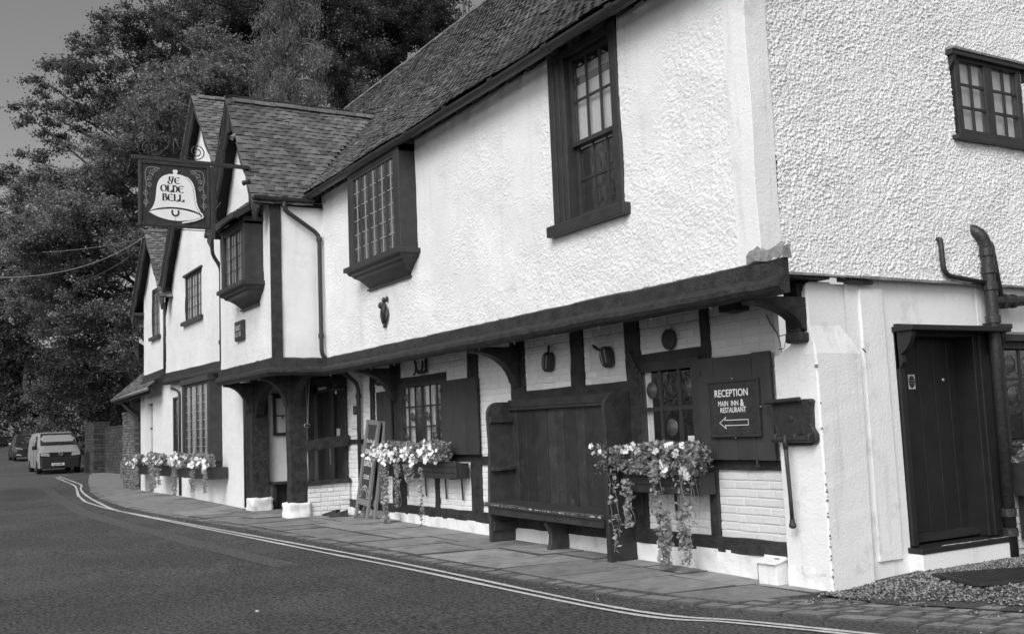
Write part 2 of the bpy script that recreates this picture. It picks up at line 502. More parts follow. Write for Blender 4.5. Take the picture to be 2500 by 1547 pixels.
line_strip([(5, -.06), (3, -.72), (1.34, -1.08), (.3, -1.42), (-.62, -1.78), (-4.0, -2.02), (-7.2, -2.29), (-16.8, -2.98), (-21.5, -2.74), (-25.9, -2.2), (-29.8, -1.72), (-34, -1.4), (-41.5, -.85)], .06)

# pavement: bed, plain part beyond the porch, york stone flags in front of the main wall
pav = strip('pavement', 'flagbase', list(np.linspace(-30, 2.6, 90)), lambda x: yk(x) + .12, lambda x: 3.2 if x < -11 else .6, lambda x, y: gz(x) - .032, 3)
far = strip('footpath', 'flag', list(np.linspace(-46, -13.6, 60)), lambda x: yk(x) + .05, lambda x: max(2.2, yk(x) + 1.2) if x < -26 else 2.2, lambda x, y: gz(x) - .004, 6)
strip('verge', 'flagbase', list(np.linspace(-48, -27, 30)), lambda x: yk(x) + .02, lambda x: yk(x) + 6, lambda x, y: gz(x) - .03 + .02 * vnoise(x * 2, y * 2, 5).item(), 6)

def slab(mb, cs, top, th, inset=.008, drop=.006):
    """stone with an eased arris: cs = 4 (x,y) corners, top = function"""
    c = Vector((sum(p[0] for p in cs) / 4, sum(p[1] for p in cs) / 4))
    ins = [(p[0] + (c.x - p[0]) * inset / max(.05, math.hypot(c.x - p[0], c.y - p[1])) * 1.4, p[1] + (c.y - p[1]) * inset / max(.05, math.hypot(c.x - p[0], c.y - p[1])) * 1.4) for p in cs]
    lo = [(x, y, top(x, y) - th) for x, y in cs]
    md = [(x, y, top(x, y) - drop) for x, y in cs]
    hi = [(x, y, top(x, y)) for x, y in ins]
    n = len(cs)
    mb.loft([lo, md, hi], cap=False)
    k = len(mb.v) - n
    mb.f.append(tuple(range(k, k + n)))
    return mb
def dirty(o):                                          # mossy dirt on the sides and arrises of a stone
    o.data.materials.append(M['joint'])
    for q in range(8): o.data.polygons[q].material_index = 1
def flags():
    x = -13.6
    rows = [(.23, .62), (.62, 1.0)]
    while x < -.15:
        wd = random.uniform(.5, .95)
        x1 = min(x + wd, -.1)
        cut = sorted(random.sample([.36, .5, .62, .74], random.choice([1, 1, 2])))
        cuts = [0] + cut + [1]
        for a, b in zip(cuts, cuts[1:]):
            def at(xx, t):
                y0 = yk(xx) + .20; y1 = .10 if xx > -10.9 else -.6
                return y0 + (y1 - y0) * t
            g = .013
            sk = .16                                   # joints run a little askew
            cs = []
            for xx, t, sx, st in ((x, a, 1, 1), (x1, a, -1, 1), (x1, b, -1, -1), (x, b, 1, -1)):
                cs.append((xx + sx * g + sk * (t - .5) + random.uniform(-.012, .012), at(xx, t) + st * g + random.uniform(-.01, .01)))
            t0 = random.uniform(-.004, .004); tx = random.uniform(-.009, .009); ty = random.uniform(-.009, .009)
            mx, my = cs[0]
            mb = slab(MB(), cs, lambda X, Y: gz(X) + t0 + tx * (X - mx) + ty * (Y - my), .05)
            dirty(mb.build('flagstone', 'flag', pav, fix=False))
        x = x1
flags()
def kerbs():
    base = strip('kerb', 'flagbase', list(np.linspace(-30, 4.2, 100)), lambda x: yk(x) - .0, lambda x: yk(x) + .2, lambda x, y: gz(x) - .035, 1)
    x = 4.2; n = 0
    far = MB()
    while x > -29.5:
        wd = random.uniform(.14, .36) if x > -13 else random.uniform(.5, .9)
        a, b = x - wd + .013, x - .013
        j = lambda s=.012: random.uniform(-s, s)
        dep = random.uniform(.17, .2)
        cs = [(a, yk(a) + j()), (b, yk(b) + j()), (b, yk(b) + dep + j()), (a, yk(a) + dep + j())]
        t0 = random.uniform(-.008, .004)
        mb = slab(MB(), cs, lambda X, Y: gz(X) + t0, .06, .016, .012)
        dirty(mb.build('kerb_stone', 'sett', base, fix=False))
        x -= wd
kerbs()
def gzs(x, y):                                         # side yard: gravel banked against the gable
    return gz(x) + .065 * min(max(y, 0), 1.0) * min(1, max(0, (x + .5) / .5))
def cobbles():
    base = strip('cobbled_margin', 'gravelbase', list(np.linspace(-.9, 4.2, 30)), lambda x: yk(x) + .18, lambda x: yk(x) + 1.1, lambda x, y: gzs(x, y) - .022, 4)
    for r in range(4):
        x = -.75 + r * .12
        while x < 4.2 - r * .05:
            wd = random.uniform(.13, .23)
            off = .22 + r * .17
            j = lambda: random.uniform(-.014, .014)
            a, b = x + .013, x + wd - .013
            cs = [(a - .3 * r * .1 + j(), yk(a) + off + j()), (b - .3 * r * .1 + j(), yk(b) + off + j()), (b - .3 * r * .1 + j(), yk(b) + off + .145 + j()), (a - .3 * r * .1 + j(), yk(a) + off + .145 + j())]
            if not (cs[0][0] < -.02 and cs[2][1] > -.16):
                t0 = random.uniform(-.009, .004) - .003 * r
                sl_ = slab(MB(), cs, lambda X, Y: gzs(X, Y) + t0, .06, .02, .016); dirty(sl_.build('sett', 'sett', base, fix=False))
            x += wd
cobbles()
def gravel():
    base = strip('gravel_yard', 'gravelbase', list(np.linspace(-.6, 9, 60)), lambda x: max(yk(x) + .75, -.12) if x > 0 else .02, lambda x: 12, lambda x, y: gzs(x, y) - .012 + .014 * vnoise(x * 6, y * 6, 3).item(), 40)
    n = 15000
    P = []
    while len(P) < n:
        x = random.random() ** 1.6 * 3.2; y = random.uniform(-.9, 3.2)
        e = yk(x) + .83 + .12 * vnoise(x * 5, y * 5, 8).item()
        if y < e and random.random() > .10 * math.exp(-(e - y) * 5): continue
        if y < yk(x) + .2: continue
        if x < .04 and y > -.02: continue
        P.append((x, y))
    P = np.array(P)
    octa = np.array([(1, 0, 0), (0, 1, 0), (-1, 0, 0), (0, -1, 0), (0, 0, 1), (0, 0, -1)], float)
    tri = np.array([(0, 1, 4), (1, 2, 4), (2, 3, 4), (3, 0, 4), (1, 0, 5), (2, 1, 5), (3, 2, 5), (0, 3, 5)])
    s = RNG.uniform(.006, .017, (n, 1, 1)) * RNG.uniform(.6, 1.25, (n, 1, 3)) * np.array([1.2, 1, .75])
    a = RNG.uniform(0, 6.28, n)
    V = octa[None] * s
    V = V + RNG.normal(0, .003, V.shape)
    c, si = np.cos(a)[:, None], np.sin(a)[:, None]
    X = V[..., 0] * c - V[..., 1] * si; Y = V[..., 0] * si + V[..., 1] * c
    Z = V[..., 2] + np.array([gzs(x, y) for x, y in P])[:, None] + .004
    V = np.stack([X + P[:, :1], Y + P[:, 1:], Z], -1).reshape(-1, 3)
    T = (tri[None] + (np.arange(n) * 6)[:, None, None]).reshape(-1, 3)
    o = fast_mesh('gravel', V, T, 'gravel', kind='stuff')
    tag(o, 'loose pale gravel spread over the yard beside the gable', 'gravel')
gravel()
def litter():
    # pale chips, leaves and grit lying on the road edge and pavement
    mb = MB()
    for k in range(110):
        x = random.uniform(-14, 2.2); y = yk(x) + random.choice([random.uniform(-.18, .02)] * 3 + [random.uniform(.1, 1.4), random.uniform(-1.6, 0)])
        if y > .0: continue
        z = gz(x) - (RD if y < yk(x) else 0) + .002
        r = random.uniform(.003, .009)
        mb.lathe([(0, 0), (r, r * .3), (r * .7, r * .8), (0, r)], (x, y, z), n=5)
    tag(mb.build('grit', 'chip', kind='stuff', fix=False), 'pale grit and stone chips scattered along the road edge', 'grit')
    mb = MB(); mb.lathe([(0, 0), (.018, .005), (.02, .012), (.012, .02), (0, .022)], (-2.6, -4.05, gz(-2.6) - RD), (0.1, .2, 1), 7)
    tag(mb.build('pebble', 'chip', fix=False), 'single pale pebble lying on the open road', 'pebble')
litter()

# ================================================================== TREES
CROWN_SPREADING = [(-54.2,-0.9,19.5,1.0),(-55.5,0.3,20.1,1.3),(-53.7,1.3,19.8,1.6),(-55.9,-0.0,22.1,1.1),(-55.4,1.0,22.5,1.4),(-51.2,1.7,21.1,1.7),(-51.0,1.1,22.5,1.2),(-55.4,3.0,24.4,1.6),(-51.1,3.5,23.8,1.6),(-50.2,4.6,24.0,1.9),(-54.0,6.9,26.2,2.1),(-50.0,7.5,25.3,2),(-51.6,8.9,26.7,1.6),(-52.1,4.6,22.9,2),(-52.3,6.2,23.3,2.2),(-51.1,3.0,20.7,1.8),(-54.6,3.0,19.6,1.8),(-58.7,-0.6,17.0,1.4),(-57.0,-1.6,16.2,1.5),(-58.7,-1.6,14.9,1.6),(-57.0,-0.3,17.9,1.0),(-50.2,3.8,19.5,2),(-56.8,0.9,19.1,1.4),(-55.2,1.1,21.1,1.2)]
CROWN_BROAD = [(-37.9,1.8,14.2,1.9),(-35.3,2.0,14.2,2),(-41.4,4.3,16.9,2),(-37.8,4.2,16.7,2),(-39.2,5.5,18.1,2.1),(-40.2,6.4,17.5,1.9),(-38.4,6.8,18.0,1.9),(-39.9,7.6,16.9,1.8),(-38.3,2.9,13.4,2.2),(-42.4,2.3,13.6,2.1),(-39.9,0.9,13.3,1.8),(-44.6,0.8,13.4,2),(-43.7,1.7,12.3,2.2),(-38.0,-0.8,10.6,2),(-37.2,1.3,9.9,2.1),(-39.5,-1.2,10.0,1.9),(-45.0,1.2,10.3,2.1),(-41.4,-1.4,11.8,1.8),(-43.5,-1.8,11.1,1.8),(-40.2,-0.9,8.7,1.9),(-40.5,1.9,8.7,2),(-41.7,-2.1,9.1,1.7),(-39.8,0.8,7.5,1.9),(-41.3,2.1,6.9,1.9),(-42.7,-0.3,7.5,1.9),(-46.1,-1.1,8.2,1.7),(-43.2,0.6,6.4,1.7),(-44.3,2.8,5.9,1.5),(-41.5,4.4,15.4,1.9),(-41.9,5.4,16.6,1.8)]
CROWN_DARK_A = [(-54.1,10.6,27.0,2.2),(-50.5,10.8,26.2,2.2),(-54.8,11.1,29.5,2.2),(-54.8,12.9,27.1,2),(-56.0,10.3,26.3,1.8),(-53.1,11.3,25.4,2),(-53.1,12.4,28.5,2.2)]
CROWN_DARK_B = [(-46.8,13.9,24.8,2.2),(-49.5,16.3,26.8,2.3),(-48.9,14.7,24.3,2.1),(-46.6,15.3,23.8,2.2),(-46.2,13.9,21.5,1.9),(-49.9,16.6,23.3,1.7),(-50.3,16.4,28.4,2.4),(-46.1,13.4,25.9,2.3),(-50.1,15.9,21.6,1.6),(-48.4,14.4,20.5,1.6),(-46.0,15.5,20.1,1.3)]
CROWN_DARK_C = [(-51.2,18.7,27.6,2.3),(-53.0,21.0,29.0,2.3),(-52.9,22.4,28.9,2.2),(-48.0,21.3,26.8,1.6),(-53.0,19.7,26.7,2.2),(-49.1,19.7,25.4,2.1),(-51.9,22.5,27.3,1.7),(-51.3,19.5,24.8,1.7),(-54.8,19.9,25.7,1.6),(-54.1,21.2,30.9,2.4),(-50.8,21.5,29.4,2.2),(-55.3,20.7,25.0,1.4),(-49.3,22.2,26.8,1.1)]
CROWN_TWIG = [(-37.2,16.6,22.3,0.5),(-37.8,17.5,22.9,0.6),(-36.6,17.2,22.8,0.7),(-37.3,16.9,22.0,0.3)]
BUSH_DARK = [(-74.0,-0.2,16.5,2),(-75.5,0.1,14.4,2.2),(-73.0,-0.4,11.6,2.2),(-71.4,0.8,12.3,1.8),(-77.8,0.3,9.8,2.2),(-73.4,1.3,9.3,2),(-78.8,0.2,7.4,2.2),(-77.7,1.5,7.0,2),(-73.4,2.4,7.3,1.8),(-75.6,0.2,4.8,2),(-75.5,1.3,4.4,1.8)]
BUSH_YEW = [(-52.6,0.8,6.2,1.8),(-51.9,1.8,5.7,1.8),(-51.1,2.7,6.1,1.7),(-51.1,3.5,5.0,1.5),(-54.0,1.2,4.5,1.7),(-51.6,1.9,4.1,1.7),(-50.8,2.7,3.9,1.6),(-51.7,3.5,3.5,1.3),(-50.8,1.4,3.1,1.3),(-50.5,2.4,2.8,1.2),(-54.4,1.1,3.4,1.5),(-52.6,0.2,4.2,1.5)]
BUSH_CONE = [(-59.5,0.5,4.3,1.0),(-58.9,0.6,3.3,1.2),(-59.5,0.6,2.6,1.3),(-59.5,0.4,5.2,0.7)]
BRANCH_PALE = [(-31.0,-0.1,4.9,0.7),(-31.4,0.3,5.2,0.8),(-31.5,0.4,4.5,0.7),(-30.7,0.4,5.3,0.6),(-31.7,0.0,4.2,0.6),(-31.2,0.6,4.0,0.5)]
def leaves(pos, size, up=.35, aspect=.62, hang=False, flat=None):
    """one kite-shaped leaf (4 verts) at every position"""
    n = len(pos)
    nrm = RNG.normal(0, 1, (n, 3)); nrm[:, 2] = np.abs(nrm[:, 2]) + up
    nrm /= np.linalg.norm(nrm, axis=1, keepdims=True)
    d = RNG.normal(0, 1, (n, 3))
    if hang: d[:, 2] = -np.abs(d[:, 2]) - 2.2
    d -= nrm * (d * nrm).sum(1, keepdims=True) * (0.2 if hang else 1)
    d /= np.linalg.norm(d, axis=1, keepdims=True) + 1e-9
    s = np.cross(nrm, d)
    L = (size * RNG.uniform(.65, 1.3, (n, 1)))
    V = np.empty((n, 4, 3))
    V[:, 0] = pos - d * L * .5
    V[:, 1] = pos + s * L * aspect * .5 + d * L * .05
    V[:, 2] = pos + d * L * .5
    V[:, 3] = pos - s * L * aspect * .5 + d * L * .05
    return V.reshape(-1, 3), np.arange(n * 4).reshape(n, 4)
def cluster_points(blobs, per_m3, sub=.42):
    """leafy sprays: each blob breaks up into sub-clusters with gaps between them"""
    out = []; tips = []
    for bx, by, bz, r in blobs:
        k = max(3, int(9 * r ** 2 * .62))
        for _ in range(k):
            v = RNG.normal(0, 1, 3); v /= np.linalg.norm(v)
            c = np.array([bx, by, bz]) + v * r * RNG.uniform(.35, 1.02) * np.array([1, 1, .8])
            rr = RNG.uniform(.32, .85) * (.6 + .25 * r)
            m = int(per_m3 * rr ** 1.6 * .8 * RNG.uniform(.5, 1.4))
            g = RNG.normal(0, 1, (m, 3)); g /= np.linalg.norm(g, axis=1, keepdims=True)
            out.append(c + g * (rr * np.abs(RNG.normal(.55, .38, (m, 1)))) * np.array([1, 1, .5]))
            tips.append(c)
    return np.concatenate(out), tips
def limb(mb, p, q, r0, r1, sag=.0, n=5, sides=5):
    p, q = Vector(p), Vector(q); L = (q - p).length
    mid = p.lerp(q, .5) + Vector((random.uniform(-.06, .06) * L, random.uniform(-.06, .06) * L, -sag * L))
    pts = [p * (1 - t) ** 2 + mid * 2 * t * (1 - t) + q * t * t for t in [i / n for i in range(n + 1)]]
    mb.tube(pts, [r0 + (r1 - r0) * i / n for i in range(n + 1)], sides, cap=False)
def tree(name, label, cat, base, top, r0, blobs, m, size, dens, group=None, bark='bark', lowest=.25, twigs=True, hang=False, up=.35):
    t = thing(name, label, cat, base, group)
    b, tp = Vector(base), Vector(top)
    tr = MB()
    n = 9
    pts = [b.lerp(tp, i / n) + Vector((random.uniform(-.12, .12), random.uniform(-.12, .12), 0)) * (1 if 0 < i < n else 0) for i in range(n + 1)]
    tr.tube(pts, [r0 * (1.25 if i == 0 else 1) * (1 - .85 * i / n) for i in range(n + 1)], 8)
    tr.build('trunk', bark, t, smooth=True)
    lb = MB()
    P, tips = cluster_points(blobs, dens)
    H = (tp - b).length
    for bx, by, bz, r in blobs:
        f = min(.97, max(lowest, ((bz - b.z) / H) - random.uniform(.12, .25)))
        s = b.lerp(tp, f)
        limb(lb, s, (bx, by, bz), r0 * .28 * (1 - .6 * f) + .03, .03, sag=-.05)
    if twigs:
        for c in tips[::2]:
            bb = min(blobs, key=lambda q: (q[0] - c[0]) ** 2 + (q[1] - c[1]) ** 2 + (q[2] - c[2]) ** 2)
            limb(lb, bb[:3], tuple(c), .03, .012, n=2, sides=3)
    lb.build('limbs', bark, t, smooth=True, fix=False)
    V, Q = leaves(P, size, up, hang=hang)
    fast_mesh('crown', V, Q, m, t)
    return t
G = 'trees rising behind the inn'
tree('broadleaf_tree', 'tall broad tree with open leafy branches reaching left against the sky', 'tree', (-54.5, 5.5, gz(-54)), (-51.5, 6.5, 26), .45, CROWN_SPREADING, 'leaf_dark', .155, 480, G, lowest=.3)
tree('broadleaf_tree', 'full paler broadleaf tree directly behind the three gables', 'tree', (-40.5, 4.0, gz(-40)), (-39.6, 4.6, 17.5), .4, CROWN_BROAD, 'leaf_mid', .125, 1150, G, lowest=.15)
tree('evergreen_tree', 'dark evergreen whose top rises left of the weeping conifer', 'tree', (-54.5, 11.6, gz(-54)), (-54, 11.8, 29), .45, CROWN_DARK_A, 'leaf_black', .15, 850, G, lowest=.5)
tree('evergreen_tree', 'dark evergreen just right of the weeping conifer, sky glinting through its lower crown', 'tree', (-49, 15.5, gz(-49)), (-48.5, 15.2, 28), .42, CROWN_DARK_B, 'leaf_dark', .15, 760, G, lowest=.5)
tree('evergreen_tree', 'dark evergreen farthest right, its side meeting the main roof ridge', 'tree', (-52.5, 20.8, gz(-52)), (-52, 20.8, 30), .42, CROWN_DARK_C, 'leaf_black', .15, 850, G, lowest=.5)
tree('twiggy_tree', 'thin twiggy tree top showing over the main roof ridge', 'tree', (-37, 17, gz(-37)), (-37, 17, 23), .14, CROWN_TWIG, 'leaf_black', .16, 110, G, lowest=.8)
tree('yew_bush', 'blackish yew mass at the far left edge of the street', 'bush', (-75, 1.5, gz(-75)), (-75, 1.2, 14), .4, BUSH_DARK, 'leaf_black', .22, 420, 'bushes overhanging the garden wall', lowest=.1)
tree('yew_bush', 'dark yew hanging over the garden wall above the van', 'bush', (-52.4, 4.2, gz(-52)), (-52, 3.6, 5.6), .3, BUSH_YEW, 'leaf_black', .15, 420, 'bushes overhanging the garden wall', lowest=.1)
tree('conical_bush', 'greyish conical bush standing behind the parked van', 'bush', (-59.3, .9, gz(-59)), (-59.4, .5, 5.2), .14, BUSH_CONE, 'leaf_mid', .13, 500, 'bushes overhanging the garden wall', lowest=.1)
tree('sapling', 'small pale leafed sapling against the left end of the inn', 'tree', (-31.2, 1.2, gz(-31)), (-31.2, .4, 5.0), .07, BRANCH_PALE, 'leaf_light', .15, 190, 'bushes overhanging the garden wall', lowest=.4)

def weeping():
    b = Vector((-36.2, 7.6, gz(-36))); tp = Vector((-34.6, 7.3, 21.5))
    t = thing('weeping_conifer', 'weeping conifer with bare pale stem and hanging sprays behind the porch roof', 'tree', b, G)
    mb = MB(); n = 12
    mb.tube([b.lerp(tp, i / n) for i in range(n + 1)], [.26 * (1 - .8 * i / n) for i in range(n + 1)], 8)
    mb.build('trunk', 'palebark', t, smooth=True)
    lb = MB(); pos = []
    for k in range(58):
        f = .30 + .70 * k / 58 + random.uniform(-.01, .01)
        s = b.lerp(tp, min(f, 1))
        a = k * 2.399 + random.uniform(-.3, .3)
        L = (3.9 * (1.06 - f) ** .75 + .5) * random.uniform(.7, 1.1)
        dx, dy = math.cos(a), math.sin(a)
        pts = []
        for i in range(8):
            u = i / 7
            pts.append(s + Vector((dx * L * u, dy * L * u, L * (.30 * math.sin(u * 2.2) - .42 * u ** 2))))
        lb.tube(pts, [.06 * (1 - .75 * i / 7) for i in range(8)], 4, cap=False)
        near = dx * .94 - dy * .33 > .55                 # sprays on this side are thin, so the stem shows
        for i in range(2, 8):
            for q in range(5 if near else 8):
                c = pts[i - 1].lerp(pts[i], random.random()) + Vector((random.uniform(-.3, .3), random.uniform(-.3, .3), 0))
                hl = random.uniform(.4, 1.35)
                m = int(46 * hl)
                z = RNG.uniform(0, 1, m) ** .8 * hl
                pos.append(np.stack([c.x + RNG.normal(0, .10, m), c.y + RNG.normal(0, .10, m), c.z - z], 1))
    lb.build('limbs', 'palebark', t, smooth=True, fix=False)
    V, Q = leaves(np.concatenate(pos), .12, .1, .34, hang=True)
    fast_mesh('crown', V, Q, 'leaf_weep', t)
weeping()

def far_wood():
    n = 380; P = []
    for k in range(n):
        u = RNG.random(); x = -72 - 38 * RNG.random(); y = -3 + (-x - 60) * .02 + 26 * u ** 1.3
        h = 8.5 + 3.0 * math.sin(u * 9) + 2 * math.sin(x * .3)
        z = gz(x) + h * RNG.random() ** .7
        if y < yk(x) + .8: 
            if z < gz(x) + 4.5: continue
        m = 150; g = RNG.normal(0, 1, (m, 3)); g /= np.linalg.norm(g, axis=1, keepdims=True)
        P.append(np.array([x, y, z]) + g * RNG.uniform(.9, 1.7) * RNG.uniform(.3, 1, (m, 1)) ** .5)
    for k in range(420):                              # the hedge where the road turns away out of sight
        c = np.array([-122 + RNG.normal(0, 2), RNG.uniform(-12, 26), 1.5 + RNG.random() ** 1.3 * 9])
        g = RNG.normal(0, 1, (120, 3)); g /= np.linalg.norm(g, axis=1, keepdims=True)
        P.append(c + g * RNG.uniform(1, 2) * RNG.uniform(.3, 1, (120, 1)) ** .5)
    V, Q = leaves(np.concatenate(P), .34, .35)
    o = fast_mesh('woodland', V, Q, 'leaf_black', kind='stuff')
    tag(o, 'dark mass of woodland closing the far end of the street', 'woodland')
far_wood()

# trees over the road: they stand out of frame but show in the window glass
def facing(name, label, x, y, h, seed, m='leaf_dark'):
    rr = random.Random(seed)
    bl = []
    for k in range(26):
        f = rr.uniform(.22, 1.0); rad = h * .26 * (1.15 - f) + .6
        a = rr.uniform(0, 6.28)
        bl.append((x + math.cos(a) * rad * rr.random(), y + math.sin(a) * rad * rr.random(), h * f, rr.uniform(.9, 1.7)))
    tree(name, label, 'tree', (x, y, gz(x) - .2), (x, y, h), .3, bl, m, .24, 130, 'trees across the road', lowest=.12)
facing('roadside_tree', 'left tree mirrored in the lower panes of the sash window', -21, -15.5, 10.5, 1)
facing('roadside_tree', 'right tree mirrored in the lower panes of the sash window', -13.5, -17.5, 12.5, 2)

# ================================================================== THE INN
inn = thing('inn', 'white roughcast timbered inn with three street gables and a long tiled roof', 'building', (0, 0, 0))
X_, Y_, Z_ = Vector((1, 0, 0)), Vector((0, 1, 0)), Vector((0, 0, 1))
UP, LOW, PF, GB, LW = -0.57, 0.08, -1.45, -1.10, -1.00   # wall planes: jettied storey, ground floor, porch gable, left gables, left ground floor
XR = -10.18                                             # return wall of the porch gable

def pieces(parent, name, meshes, mats, m, nmax, stuff, edge=None):
    """nmax pieces that show largest become parts sharing mesh data, the rest one joined part"""
    key = [(depth_px(T.translation), i) for i, T in enumerate(mats)]
    key.sort(reverse=True)
    mes = []
    for mb in meshes:
        me = bpy.data.meshes.new(name); me.from_pydata(mb.v, [], mb.f)
        b = bmesh.new(); b.from_mesh(me); bmesh.ops.recalc_face_normals(b, faces=b.faces); b.to_mesh(me); b.free()
        me.materials.append(M[m]); mes.append(me)
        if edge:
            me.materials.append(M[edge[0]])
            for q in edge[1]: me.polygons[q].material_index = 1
    org = Vector(ORG.get(parent.name, (0, 0, 0)))
    for k, i in key[:nmax]:
        o = bpy.data.objects.new(name, mes[i % len(mes)]); COL.objects.link(o); o.parent = parent
        o.matrix_local = Matrix.Translation(-org) @ mats[i]
    rest = [i for k, i in key[nmax:]]
    if rest:
        V, F = [], []
        n0 = 0
        arrs = [(np.array(mb.v), mb.f) for mb in meshes]
        mb = MB()
        for i in rest:
            v, f = arrs[i % len(arrs)]
            A = np.array(mats[i])
            w_ = v @ A[:3, :3].T + A[:3, 3]
            n = len(mb.v); mb.v.extend(map(tuple, w_)); mb.f.extend(tuple(a + n for a in q) for q in f)
        so_ = mb.build(stuff, m, parent, kind='stuff', fix=False)
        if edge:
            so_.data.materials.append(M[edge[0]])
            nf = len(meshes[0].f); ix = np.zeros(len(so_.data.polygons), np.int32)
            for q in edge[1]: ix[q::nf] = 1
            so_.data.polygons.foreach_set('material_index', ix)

def basis(o, u, v, n, su=1, sv=1, sn=1):
    o, u, v, n = Vector(o), Vector(u) * su, Vector(v) * sv, Vector(n) * sn
    return Matrix(((u.x, v.x, n.x, o.x), (u.y, v.y, n.y, o.y), (u.z, v.z, n.z, o.z), (0, 0, 0, 1)))

def rough_wall(name, o, u, n, W, H, step, amp, holes=(), keep=None, seed=1, m='rough', cell=.034, stepv=None):
    """roughcast: a real pebbly relief, with openings left out and a ragged lower edge"""
    o, u, n = map(lambda q: np.array(q, float), (o, u, n))
    nu, nv = int(W / step), int(H / (stepv or step))
    uu = np.linspace(0, W, nu + 1); vv = np.linspace(0, H, nv + 1)
    U, V = np.meshgrid(uu, vv, indexing='ij')
    if m == 'rough':
        wx = (vnoise(U / .05, V / .05, seed + 6) - .5) * .5; wy = (vnoise(U / .05, V / .05, seed + 7) - .5) * .5
        d = .72 * pebbles(U / cell + wx, V / cell + wy, seed) + .34 * pebbles(U / (cell * .6), V / (cell * .6), seed + 50) + .30 * (vnoise(U / (cell * 2.6), V / (cell * 2.6), seed + 5) - .5)
    else:
        a = vnoise(U / cell, V / cell * 1.1, seed); b = vnoise(U / (cell * .52), V / (cell * .52), seed + 5)
        d = .62 * a + .38 * b
        d = np.clip((d - .30) / .42, 0, 1); d = d * d * (3 - 2 * d)
    slow = (vnoise(U / .8, V / .7, seed + 9) - .5) * .022 + (vnoise(U / .22, V / .2, seed + 3) - .5) * .008
    A = amp(U, V) if callable(amp) else amp
    P = o + U[..., None] * u + V[..., None] * np.array([0, 0, 1.]) + (d * A + slow)[..., None] * n
    P[:, 0, 2] += (vnoise(uu / .12, uu * 0, seed + 2) - .6) * .035
    i, j = np.meshgrid(np.arange(nu), np.arange(nv), indexing='ij')
    q = i * (nv + 1) + j
    Q = np.stack([q, q + nv + 1, q + nv + 2, q + 1], -1).reshape(-1, 4)
    cu = (U[:-1, :-1] + U[1:, 1:]).ravel() / 2; cv = (V[:-1, :-1] + V[1:, 1:]).ravel() / 2
    ok = np.ones(len(cu), bool)
    for a0, a1, b0, b1 in holes:
        ok &= ~((cu > a0) & (cu < a1) & (cv > b0) & (cv < b1))
    if keep is not None: ok &= keep(cu, cv)
    if np.dot(np.cross(u, [0, 0, 1.]), n) < 0: Q = Q[:, ::-1]
    return fast_mesh(name, P.reshape(-1, 3), Q[ok], m, inn, smooth=True)

def flat_wall(name, o, u, n, W, H, holes=(), m='render', reveal=.12, parent=None):
    """smooth wall with openings and their reveals"""
    o, u, n = Vector(o), Vector(u), Vector(n)
    us = sorted({0, W} | {a for h in holes for a in h[:2]}); vs = sorted({0, H} | {a for h in holes for a in h[2:]})
    mb = MB()
    for a, b in zip(us, us[1:]):
        for c, d in zip(vs, vs[1:]):
            if any(h[0] - 1e-6 <= a and b <= h[1] + 1e-6 and h[2] - 1e-6 <= c and d <= h[3] + 1e-6 for h in holes): continue
            mb.add([o + u * a + Z_ * c, o + u * b + Z_ * c, o + u * b + Z_ * d, o + u * a + Z_ * d], [(0, 1, 2, 3)])
    for a, b, c, d in holes:
        r = [(a, c), (b, c), (b, d), (a, d)]
        for k in range(4):
            p, q = r[k], r[(k + 1) % 4]
            P, Q2 = o + u * p[0] + Z_ * p[1], o + u * q[0] + Z_ * q[1]
            mb.add([P, Q2, Q2 - n * reveal, P - n * reveal], [(0, 1, 2, 3)])
    return mb.build(name, m, parent or inn, fix=False)

